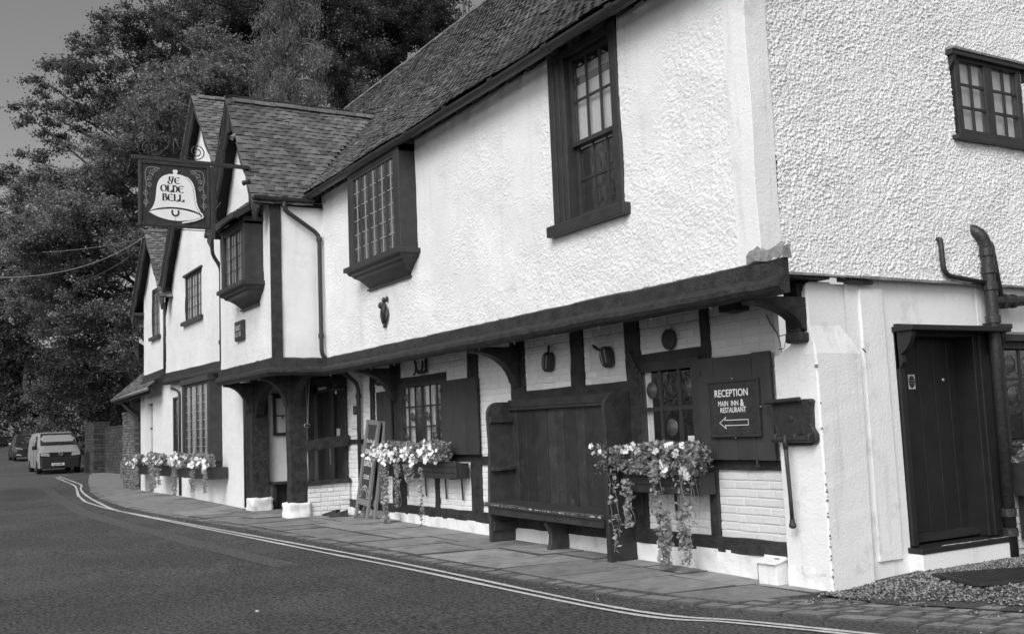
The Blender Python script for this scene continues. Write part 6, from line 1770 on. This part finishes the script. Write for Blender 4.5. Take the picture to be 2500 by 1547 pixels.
for i, (a, b, z, lab) in enumerate(((-17.5, -14.4, .98, 'under the tall bay window'), (-20.1, -18.6, .98, 'under the narrow window left of the bay'), (-22.4, -21.1, .98, 'farthest left by the brick pier'))):
    window_box(a + .1, b - .1, -1.34, -1.02, z - .28, z - .02, [(a + (b - a) * f, z - .62) for f in (.2, .5, .8)], 'window box ' + lab, GB_)
    flowers(a, b, -1.34, z + .06, .19, .17, int(900 * (b - a)), [(a + .35 + .2 * i, z - .05, .30, .34, .02, 260), (a + (b - a) * .62, z - .1, .42, .25, .02, 150), (b - .15, z - .1, .45, .2, .02, 90)], 'pale flowers and long trails in the box ' + lab, GF, int(18 * (b - a)), .7, .06, seed=3 + i, bs=.05)
# dark planter on the gable at the picture edge
pt = thing('planter', 'dark planter trough under the roundel window on the gable', 'planter', (.1, 2.9, .6))
g = MB(); g.box(-.03, .20, 2.50, 3.4, .62, .93); g.build('trough', 'gloss', pt, bevel=.008)
g = MB(); g.box(-.03, .02, 2.62, 2.66, .2, .62); g.build('stay', 'iron', pt)
V, Q = leaves(np.stack([RNG.uniform(-.02, .22, 260), RNG.uniform(2.5, 3.3, 260), RNG.uniform(.92, 1.12, 260)], 1), .06); fast_mesh('foliage', V, Q, 'leaf_box', pt)

# ---------------------------------------------------------------- sandwich board
ab = thing('sandwich_board', 'grey framed folding chalkboard for SUNDAY LUNCH leaning beside the left shutter', 'sandwich board', (-9.45, -.2, gz(-9.4)))
Pb, Pt = Vector((-9.50, -.27, gz(-9.5))), Vector((-9.38, -.06, 1.675))
vv = (Pt - Pb); H_ = vv.length; vv.normalize(); uu = X_.copy(); uu = (uu - vv * uu.dot(vv)).normalized(); nn_ = uu.cross(vv) ; nn_ = -nn_ if nn_.y > 0 else nn_
hw = .265
def leaf_frame(off, nm):
    o = Pb + nn_ * off
    g = MB()
    def bb(a, b, c, d, t0=-.02, t1=.02):
        vs = [o + uu * p + vv * q + nn_ * r for r in (t0, t1) for p, q in ((a, c), (b, c), (b, d), (a, d))]
        g.add(vs, [(3, 2, 1, 0), (4, 5, 6, 7), (0, 1, 5, 4), (1, 2, 6, 5), (2, 3, 7, 6), (3, 0, 4, 7)])
    bb(-hw, -hw + .07, 0, H_); bb(hw - .07, hw, 0, H_); bb(-hw + .07, hw - .07, H_ - .075, H_, -.018, .018); bb(-hw + .07, hw - .07, .22, .32, -.018, .018)
    return g.build(nm, 'boardgrey', ab, bevel=.004), bb
leaf_frame(.0, 'front_frame')
oo = Pb - nn_ * .05 + X_ * .07
g = MB()
for a, b, c, d in ((-hw, -hw + .07, 0.02, H_), (hw - .07, hw, .02, H_), (-hw + .07, hw - .07, H_ - .075, H_), (-hw + .07, hw - .07, .22, .32)):
    vs = [oo + uu * p + vv * q - nn_ * (r + .03 * (1 - q / H_)) for r in (0, .04) for p, q in ((a, c), (b, c), (b, d), (a, d))]
    g.add(vs, [(0, 1, 2, 3), (7, 6, 5, 4), (0, 4, 5, 1), (1, 5, 6, 2), (2, 6, 7, 3), (3, 7, 4, 0)])
g.build('rear_frame', 'boardgrey', ab, bevel=.004)
def abp(a, b, e): return Pb + uu * a + vv * b + nn_ * e
g = MB(); vs = [abp(a, b, e) for e in (-.01, .008) for a, b in ((-hw + .06, .3), (hw - .06, .3), (hw - .06, H_ - .06), (-hw + .06, H_ - .06))]; g.add(vs, [(3, 2, 1, 0), (4, 5, 6, 7), (0, 1, 5, 4), (1, 2, 6, 5), (2, 3, 7, 6), (3, 0, 4, 7)]); g.build('chalk_panel', 'chalk', ab)
g = MB(); e = .0095
def abt(s, b, size, sx=1.0, sh=0, bold=.003): put_text(g, s, abp(-.0, b, e), uu, vv, size, sx, 'CENTER', sh, lift=tuple(nn_ * .006), bold=bold)
abt('The Olde Bell', 1.215, .075, .80, .15, .0016); abt('SUNDAY', 1.03, .115, .82, .15, .004); abt('LUNCH', .84, .115, .86, .15, .004); abt('to book', .66, .085, .85, .25, .0015)
AO = abp(0, 0, e)
pen(g, [(-.10, .64), (.12, .645)], AO, uu, vv, .012, 1.3, .003)
pen(g, arcpts(0, .36, .15, .17, 40, 140, 12), AO, uu, vv, .010, 1.0, .004); pen(g, arcpts(0, .36, .11, .11, 30, 150, 12), AO, uu, vv, .010, 1.0, .004)
for s in (-1, 1):
    pen(g, [(s * .115, .47), (s * .165, .43), (s * .15, .36), (s * .185, .34), (s * .12, .345), (s * .095, .41)], AO, uu, vv, .010, 1.0, .004)
put_text(g, '12-8', abp(-.055, .485, e), uu, vv, .05, .8, lift=tuple(nn_ * .006), bold=.0015)
for s in (-1, 1):
    pen(g, [(s * .165 + .008 * math.sin(i * 1.1), .42 + i * .055) for i in range(20)], AO, uu, vv, .010, .8, .003)
g.build('chalk_lettering', 'paper', ab, fix=False)
g = MB(); g.tube([abp(.05, .24, -.04), abp(.04, .12, -.02), abp(-.02, .03, .10), abp(-.07, .0, .10), abp(-.05, .06, .05), abp(.03, .16, -.03), abp(.06, .24, -.05)], .006, 6); g.build('cord', 'iron', ab, smooth=True)

# ---------------------------------------------------------------- things in and by the porch
bl = thing('porch_bell', 'dark bell with a white clapper hanging inside the porch opening', 'bell', (-10.78, -.22, 2.5))
g = MB(); g.lathe([(.0, .0), (.035, -.005), (.05, -.03), (.075, -.07), (.085, -.13), (.105, -.18), (.145, -.215), (.15, -.23), (.13, -.23), (.09, -.17), (0, -.05)], (-10.62, -.22, 2.46), Z_, 24); g.build('bell_cup', 'iron', bl, smooth=True)
g = MB(); g.tube([(-10.62, -.22, 2.60), (-10.62, -.22, 2.45)], .012, 6); g.build('hanger', 'iron', bl)
g = MB(); g.lathe([(.0, 0), (.016, -.01), (.016, -.035), (.008, -.05), (.02, -.06), (.0, -.075)], (-10.62, -.22, 2.235), Z_, 10); g.build('clapper', 'white', bl, smooth=True)
chn = thing('bell_chain', 'thin pale chain with a snap hook hanging beside the porch post', 'chain', (-10.70, -.68, 2.45))
g = MB()
for k in range(27):
    z = 2.46 - k * .03; x = -10.70 + .0; y = -.665 - .0016 * k
    a = (k % 2) * math.pi / 2
    P = [(x + .008 * math.cos(t) * math.cos(a), y + .008 * math.cos(t) * math.sin(a), z + .019 * math.sin(t)) for t in np.linspace(0, 6.283, 9)]
    g.tube(P, .0028, 4, cap=False)
g.build('links', 'steel', chn, smooth=True)
g = MB(); g.tube([(-10.70, -.715 + .05 * math.cos(t), 1.645 + .035 * math.sin(t)) for t in np.linspace(0, 5.4, 14)], .007, 6); g.tube([(-10.70, -.71, 1.66), (-10.70, -.70, 1.72)], .005, 5); g.build('snap_hook', 'steel', chn, smooth=True)
nb = thing('notice_board', 'black framed menu case on the white side wall inside the porch', 'notice board', (-13.0, -.3, 1.9))
NX = -13.018
for a in ((-.57, -.52, 1.50, 2.27), (-.02, .03, 1.50, 2.27), (-.52, -.02, 1.50, 1.555), (-.52, -.02, 2.20, 2.27), (-.28, -.25, 1.555, 2.20)):
    g = MB(); g.box(NX, NX + .055, *a); g.build('frame', 'gloss', nb, bevel=.004)
g = MB(); g.box(NX, NX + .02, -.52, -.02, 1.555, 2.20); g.build('menu_sheet', 'paper', nb)
g = MB(); g.box(NX + .02, NX + .05, -.52, -.28, 1.865, 1.885); g.box(NX + .05, NX + .06, -.41, -.39, 1.82, 1.86); g.build('glazing_bar', 'gloss', nb)
g = MB(); g.box(NX, NX + .07, -.60, .06, 2.27, 2.295); g.build('cornice', 'gloss', nb, bevel=.004)
lmp = thing('picture_lamp', 'small black lamp bracket over the menu case in the porch', 'lamp', (-13.0, -.3, 2.4))
g = MB(); g.tube([(NX, -.28, 2.34), (NX + .10, -.28, 2.36), (NX + .10, -.28, 2.40)], .012, 6); g.box(NX + .05, NX + .12, -.42, -.12, 2.31, 2.36); g.build('bracket', 'iron', lmp)
g = MB(); g.lathe([(.0, .06), (.03, .055), (.045, .02), (.045, -.03), (.02, -.06), (0, -.062)], (NX + .10, -.26, 2.45), Z_, 12); g.build('lamp_head', 'iron', lmp, smooth=True)
wn = thing('wall_notice', 'white printed notice with a dark square on the wall left of the downpipe', 'notice', (-10.4, .05, 1.8))
g = MB(); g.box(-10.62, -10.24, .052, .058, 1.56, 2.0); g.build('sheet', 'render', wn)
g = MB(); g.box(-10.52, -10.27, .046, .052, 1.795, 1.945); g.build('logo_square', 'chalk', wn)
g = MB(); put_text(g, 'BN', (-10.395, .045, 1.83), X_, Z_, .11, .9, 'CENTER', bold=.002); g.build('logo_letters', 'paper', wn, fix=False)
g = MB()
for z, a, b in ((1.985, -10.6, -10.27), (1.965, -10.53, -10.27), (1.77, -10.5, -10.4), (1.69, -10.5, -10.28), (1.65, -10.55, -10.3), (1.60, -10.6, -10.26), (1.575, -10.58, -10.26)): g.box(a, b, .049, .052, z - .003, z + .003)
g.build('print', 'greyline', wn, fix=False)
for i, (x, y, r, lab) in enumerate(((-10.42, -.42, .5, 'dark timber wedge lying against the low porch wall'), (-10.18, -.38, 1.1, 'short dark timber offcut beside the sandwich board foot'))):
    t = thing('timber_wedge', lab, 'timber offcut', (x, y, gz(x)), 'offcuts by the porch wall')
    z = gz(x); c, s_ = math.cos(r), math.sin(r); R = lambda a, b, q: (x + a * c - b * s_, y + a * s_ + b * c, z + q)
    g = MB(); g.loft([[R(-.16, -.06, .0), R(.14, -.06, .0), R(.14, .06, .0), R(-.16, .06, .0)], [R(-.16, -.05, .04), R(.14, -.05, .11), R(.14, .05, .11), R(-.16, .05, .04)]]); g.build('block', 'timber', t, bevel=.006)
# stickers on the gable door
g = MB(); g.box(-.2385, -.236, 1.43, 1.525, 1.665, 1.80); sk = g.build('sticker', 'paper', dr)
g = MB(); g.add([(-.2345, 1.4775 + .042 * math.cos(t), 1.7325 + .058 * math.sin(t)) for t in np.linspace(0, 6.283, 25)[:-1]], [tuple(range(24))]); g.build('sticker_roundel', 'chalk', sk, fix=False)
g = MB(); put_text(g, 'Fire door', (-.2335, 1.4775, 1.737), Y_, Z_, .019, .9, 'CENTER', bold=.0006); put_text(g, 'keep shut', (-.2335, 1.4775, 1.715), Y_, Z_, .019, .9, 'CENTER', bold=.0006); g.build('sticker_text', 'paper', sk, fix=False)
# security lights on the bargeboard
for x, z, d, lab in ((-11.05, 6.62, (.2, -.6, -.5), 'upper pale floodlight on the porch bargeboard'), (-10.35, 5.66, (-.8, -.5, -.1), 'lower dark floodlight at the foot of the porch bargeboard')):
    t = thing('floodlight', lab, 'floodlight', (x, -1.75, z), 'lights on the porch bargeboard')
    d = Vector(d).normalized(); c = Vector((x, -1.80, z))
    g = MB(); g.lathe([(.0, -.07), (.036, -.065), (.04, .045), (.045, .06), (.0, .05)], c, d, 12); g.build('lamp_head', 'boardgrey' if z > 6 else 'iron', t, smooth=False)
    g = MB(); g.tube([c - d * .06, c + Vector((.0, .05, -.10)), c + Vector((.04, .09, -.16))], .014, 6); g.lathe([(.04, 0), (.03, .03), (0, .035)], c + Vector((.04, .09, -.16)), -Y_, 10); g.build('bracket', 'iron', t)
# iron grate in the gravel
gr = thing('iron_grate', 'dark iron grate half sunk in the gravel by the gable', 'grate', (.62, 1.15, gzs(.62, 1.1)))
gc = Vector((.72, 1.18, gzs(.7, 1.1) + .012)); ga = Vector((.35, .94, 0)).normalized(); gbv = Vector((ga.y, -ga.x, 0))
g = MB()
for k in (-1, 1):
    g.bar(gc + gbv * k * .30 - ga * .42, gc + gbv * k * .30 + ga * .42, .03, .025); g.bar(gc + ga * k * .42 - gbv * .30, gc + ga * k * .42 + gbv * .30, .03, .025)
g.build('rim', 'iron', gr)
for k in range(17):
    a = -.38 + k * .0475
    g = MB(); g.bar(gc + ga * a - gbv * .29, gc + ga * a + gbv * .29, .02, .02); g.build('bar', 'iron', gr)
g = MB(); g.add([gc - gbv * .3 - ga * .42 - Z_ * .012, gc + gbv * .3 - ga * .42 - Z_ * .012, gc + gbv * .3 + ga * .42 - Z_ * .012, gc - gbv * .3 + ga * .42 - Z_ * .012], [(0, 1, 2, 3)]); g.build('pit', 'dim', gr, fix=False)

# ---------------------------------------------------------------- left end: pier, garden wall, gate post, seat
def brick_thing(name, label, cat, x0, x1, y0, y1, z0, z1, nmax, bl=.225, bh=.075, cap=True, dep=.02, m='redbrick'):
    t = thing(name, label, cat, ((x0 + x1) / 2, (y0 + y1) / 2, z0))
    g = MB(); g.box(x0, x1, y0, y1, z0 - .1, z1); core = g.build('core', 'brickmortar', t)
    mm = []
    bricks((x0, y0, z0), X_, -Y_, x1 - x0, z1 - z0, dep, (), mm, bl, bh, .012)
    bricks((x1, y0, z0), Y_, X_, y1 - y0, z1 - z0, dep, (), mm, bl, bh, .012)
    pieces(core, 'brick', BRK, mm, m, nmax, 'far_brick')
    if cap:
        g = MB(); rings = []
        n = max(2, int((x1 - x0) / .4))
        for i in range(n + 1):
            x = x0 - .04 + (x1 - x0 + .08) * i / n; j = random.uniform(-.02, .02)
            rings.append([(x, y0 - .04, z1), (x, y1 + .04, z1), (x, y1 + .03, z1 + .07 + j), (x, y0 - .03, z1 + .07 + j)])
        g.loft(rings); g.build('coping', m, t, bevel=.01)
    return t
brick_thing('brick_pier', 'weathered brick and flint pier at the left corner of the inn', 'pier', -25.6, -23.9, -1.0, -.1, gz(-24), 2.3, 120, m='rubble')
brick_thing('garden_wall', 'tall old brick garden wall end with worn top beside the van', 'wall', -46.6, -44.2, 1.05, 1.75, gz(-45), 2.45, 0, .4, .13)
brick_thing('garden_wall', 'dark brick garden wall running behind the white seat', 'wall', -44.2, -27.5, 1.55, 1.9, gz(-40), 2.2, 0, .4, .13)
gp = thing('gate_post', 'dark pointed timber post standing by the garden wall', 'post', (-45.3, .95, gz(-45)))
g = MB(); g.box(-45.42, -45.18, .84, 1.05, gz(-45), 1.12); g.loft([[(-45.42, .84, 1.12), (-45.18, .84, 1.12), (-45.18, 1.05, 1.12), (-45.42, 1.05, 1.12)], [(-45.42, .90, 1.21), (-45.18, .90, 1.21), (-45.18, .99, 1.21), (-45.42, .99, 1.21)]]); g.build('post', 'timber', gp)
wbn = thing('garden_seat', 'pale wooden seat half hidden behind the brick pier', 'seat', (-33, .6, gz(-33)))
zz = gz(-33)
for a in ((-34.2, -32.2, .45, .49, .42, .46), (-34.2, -32.2, .56, .60, .42, .46)): g = MB(); g.box(a[0], a[1], a[2], a[3], zz + a[4], zz + a[5]); g.build('seat_slat', 'boardgrey', wbn)
for q in (.62, .76): g = MB(); g.box(-34.2, -32.2, .70, .73, zz + q, zz + q + .08); g.build('back_slat', 'boardgrey', wbn)
for x in (-34.15, -32.3):
    for y in (.42, .70): g = MB(); g.box(x, x + .07, y, y + .07, zz, zz + (.85 if y > .5 else .62)); g.build('leg', 'boardgrey', wbn)
    g = MB(); g.box(x, x + .07, .40, .75, zz + .6, zz + .64); g.build('arm_rest', 'boardgrey', wbn)

# ---------------------------------------------------------------- vehicles
def wheel(parent, x, y, z, r, wd):
    g = MB(); g.lathe([(r * .62, -wd / 2), (r * .93, -wd / 2), (r, -wd * .3), (r, wd * .3), (r * .93, wd / 2), (r * .62, wd / 2)], (x, y, z + r), Y_, 20); w_ = g.build('wheel', 'tyre', parent)
    g = MB(); g.lathe([(r * .62, wd * .40), (r * .5, wd * .36), (r * .2, wd * .42), (0, wd * .42)], (x, y, z + r), -Y_, 16); g.build('rim', 'leadcame', w_)
zv = gz(-47.5)
van = thing('van', 'pale panel van with black bumper parked facing the camera', 'van', (-47, .04, zv))
VX, VC = -47.0, .04
def vsec(x, half, z0, z1, top=None, tz=None):
    """cross-section of the van at x: rounded sides"""
    top = top if top is not None else half * .82
    return [(VX - x, VC + s * a, zv + b) for s, a, b in ((-1, half * .97, z0), (-1, half, z0 + (z1 - z0) * .35), (-1, half * .985, z0 + (z1 - z0) * .52), (-1, half * .93, z0 + (z1 - z0) * .80), (-1, top, z1 - .03), (-1, top * .8, z1), (1, top * .8, z1), (1, top, z1 - .03), (1, half * .93, z0 + (z1 - z0) * .80), (1, half * .985, z0 + (z1 - z0) * .52), (1, half, z0 + (z1 - z0) * .35), (1, half * .97, z0))]
g = MB()
g.loft([vsec(.10, .90, .26, 1.02, .84), vsec(.14, .93, .26, 1.06, .86), vsec(.5, .95, .26, 1.20, .85), vsec(.80, .95, .26, 1.31, .83), vsec(1.20, .95, .26, 1.66, .79), vsec(1.62, .95, .26, 1.93, .74), vsec(2.1, .95, .26, 1.97, .74), vsec(4.6, .95, .28, 1.97, .74), vsec(4.85, .93, .3, 1.90, .72), vsec(4.88, .9, .34, 1.85, .7)])
bo = g.build('body', 'vanwhite', van, smooth=False, bevel=.02)
g = MB(); F = [(.82, .80, 1.33), (1.585, .72, 1.90)]
g.add([(VX - F[0][0] + .03, VC - F[0][1], zv + F[0][2]), (VX - F[0][0] + .03, VC + F[0][1], zv + F[0][2]), (VX - F[1][0] + .03, VC + F[1][1], zv + F[1][2]), (VX - F[1][0] + .03, VC - F[1][1], zv + F[1][2])], [(0, 1, 2, 3)]); g.build('windscreen', M['van_glass'] if 'van_glass' in M else 'plastic', van, fix=False)
for s in (-1, 1):
    g = MB(); g.add([(VX - 1.10, VC + s * .952, zv + 1.18), (VX - 2.0, VC + s * .952, zv + 1.18), (VX - 2.0, VC + s * .85, zv + 1.78), (VX - 1.62, VC + s * .85, zv + 1.78)], [(0, 1, 2, 3)]); g.build('side_window', 'plastic', van, fix=False)
    g = MB(); g.loft([[(VX - .78, VC + s * .93, zv + 1.14), (VX - .9, VC + s * .93, zv + 1.14), (VX - .9, VC + s * .93, zv + 1.2), (VX - .78, VC + s * .93, zv + 1.2)], [(VX - .70, VC + s * 1.03, zv + 1.13), (VX - .88, VC + s * 1.03, zv + 1.13), (VX - .88, VC + s * 1.03, zv + 1.33), (VX - .70, VC + s * 1.03, zv + 1.33)], [(VX - .72, VC + s * 1.16, zv + 1.14), (VX - .86, VC + s * 1.16, zv + 1.14), (VX - .86, VC + s * 1.16, zv + 1.31), (VX - .72, VC + s * 1.16, zv + 1.31)]]); g.build('wing_mirror', 'plastic', van, bevel=.02)
    g = MB(); g.prism([(VC + s * .46, .80), (VC + s * .86, .84), (VC + s * .88, .98), (VC + s * .50, .96)], (VX - .10, 0, zv), Y_, Z_, (.03, 0, 0)); hl = g.build('headlight', 'lamp', van, bevel=.02)
    wheel(van, VX - .95, VC + s * .84, zv, .33, .22); wheel(van, VX - 4.0, VC + s * .84, zv, .33, .22)
g = MB(); g.loft([[(VX - .16, VC - .90, zv + .24), (VX - .16, VC + .90, zv + .24), (VX - .10, VC + .92, zv + .76), (VX - .10, VC - .92, zv + .76)], [(VX + .02, VC - .80, zv + .26), (VX + .02, VC + .80, zv + .26), (VX - .0, VC + .82, zv + .74), (VX - .0, VC - .82, zv + .74)]]); g.build('bumper', 'plastic', van, bevel=.03)
g = MB(); g.box(VX - .16, VX - .088, VC - .90, VC + .90, zv + .74, zv + .985); g.build('grille', 'plastic', van, bevel=.01)
for z in (.84, .90, .96): g = MB(); g.box(VX - .10, VX - .066, VC - .48, VC + .48, zv + z, zv + z + .012); g.build('grille_bar', 'gloss', van)
g = MB(); g.tube([(VX - .055, VC + .085 * math.cos(t), zv + .91 + .085 * math.sin(t)) for t in np.linspace(0, 6.283, 21)], .010, 6, cap=False)
em = g.build('badge', 'steel', van, smooth=True)
g = MB()
for P in ([(-.04, .065), (0, .005), (.04, .065)], [(-.065, .04), (-.035, -.06), (0, .0), (.035, -.06), (.065, .04)]): pen(g, P, (VX - .05, VC, zv + .91), Y_, Z_, .016, .3, .008)
g.build('badge_letters', 'steel', em, fix=False)
g = MB(); g.box(VX - .01, VX + .03, VC - .40, VC + .16, zv + .375, zv + .495); npv = g.build('number_plate', 'paper', van)
for y0, y1 in ((-.55, -.02), (.05, .6)): g = MB(); g.bar((VX - .80, VC + y0, zv + 1.355), (VX - .86, VC + y1, zv + 1.42), .02, .02); g.build('wiper', 'plastic', van)
for x in (1.05, 2.1):
    g = MB(); g.box(VX - x - .012, VX - x, VC - .957, VC - .945, zv + .35, zv + 1.5); g.build('door_gap', 'plastic', van)
g = MB(); put_text(g, 'KJ15 CPU', (VX + .033, VC - .12, zv + .397), Y_, Z_, .105, .95, 'CENTER', bold=.004); g.build('plate_letters', 'ink', npv, fix=False)
zc_ = gz(-66)
car = thing('car', 'dark car parked beyond the van, only its near corner showing', 'car', (-65, .9, zc_))
CX, CC = -65.0, .55
def csec(x, half, z0, z1, top): return [(CX - x, CC + s * a, zc_ + b) for s, a, b in ((-1, half * .95, z0), (-1, half, z0 + .3), (-1, half * .96, z0 + (z1 - z0) * .6), (-1, top, z1 - .02), (-1, top * .8, z1), (1, top * .8, z1), (1, top, z1 - .02), (1, half * .96, z0 + (z1 - z0) * .6), (1, half, z0 + .3), (1, half * .95, z0))]
g = MB(); g.loft([csec(0, .78, .25, .72, .7), csec(.1, .86, .22, .85, .78), csec(.9, .90, .22, 1.0, .80), csec(1.1, .90, .22, 1.06, .76), csec(1.75, .90, .22, 1.50, .62), csec(2.4, .90, .22, 1.58, .6), csec(3.6, .90, .25, 1.5, .6), csec(4.3, .85, .3, 1.0, .7)]); g.build('body', 'cardark', car, bevel=.02)
g = MB(); g.add([(CX - 1.08, CC - .70, zc_ + 1.09), (CX - 1.08, CC + .70, zc_ + 1.09), (CX - 1.70, CC + .60, zc_ + 1.5), (CX - 1.70, CC - .60, zc_ + 1.5)], [(0, 1, 2, 3)]); g.build('windscreen', 'plastic', car, fix=False)
g = MB(); g.bar((CX - 1.75, CC - .58, zc_ + 1.56), (CX - 3.6, CC - .58, zc_ + 1.54), .04, .04); g.build('roof_rail', 'steel', car)
for s in (-1, 1):
    g = MB(); g.prism([(CC + s * .42, .66), (CC + s * .82, .76), (CC + s * .80, .84), (CC + s * .45, .74)], (CX - .1, 0, zc_), Y_, Z_, (.12, 0, 0)); g.build('headlight', 'lamp', car)
    g = MB(); g.prism([(CC + s * .45, .30), (CC + s * .8, .34), (CC + s * .72, .44), (CC + s * .5, .36)], (CX - .1, 0, zc_), Y_, Z_, (.13, 0, 0)); g.build('fog_lamp', 'lamp', car)
    g = MB(); g.lathe([(.0, -.1), (.07, -.08), (.09, 0), (.07, .08), (0, .1)], (CX - 1.2, CC + s * 1.02, zc_ + 1.05), X_, 10); g.build('wing_mirror', 'lamp', car, smooth=True)
    wheel(car, CX - .8, CC + s * .80, zc_, .33, .2); wheel(car, CX - 3.4, CC + s * .80, zc_, .33, .2)
g = MB(); g.prism([(CC - .4, .55), (CC + .4, .55), (CC + .32, .72), (CC - .32, .72)], (CX, 0, zc_), Y_, Z_, (.03, 0, 0)); g.build('grille', 'plastic', car)

# ---------------------------------------------------------------- overhead cables
def cable(pts, r, label, n=26):
    P = [Vector(p) for p in pts]; Q = []
    for i in range(n + 1):
        t = i / n; Q.append(P[0] * (1 - t) ** 2 + P[1] * 2 * t * (1 - t) + P[2] * t * t)
    g = MB(); g.tube(Q, r, 5); o = g.build('overhead_cable', 'wirepale', smooth=True); tag(o, label, 'cable', 'cables running from the farthest gable')
A_ = (-20.7, -1.36, 6.65)
cable([A_, (-24.5, -2.2, 6.1), (-31.5, -3.9, 7.1)], .013, 'thick sagging pale cable from the farthest gable')
cable([(-20.7, -1.36, 6.62), (-25, -2, 7.0), (-30, -2.7, 7.75)], .007, 'thin upper cable from the farthest gable')
cable([(-20.7, -1.36, 6.50), (-24, -1.3, 6.4), (-29.5, -1.6, 6.75)], .006, 'thin lower cable from the farthest gable')
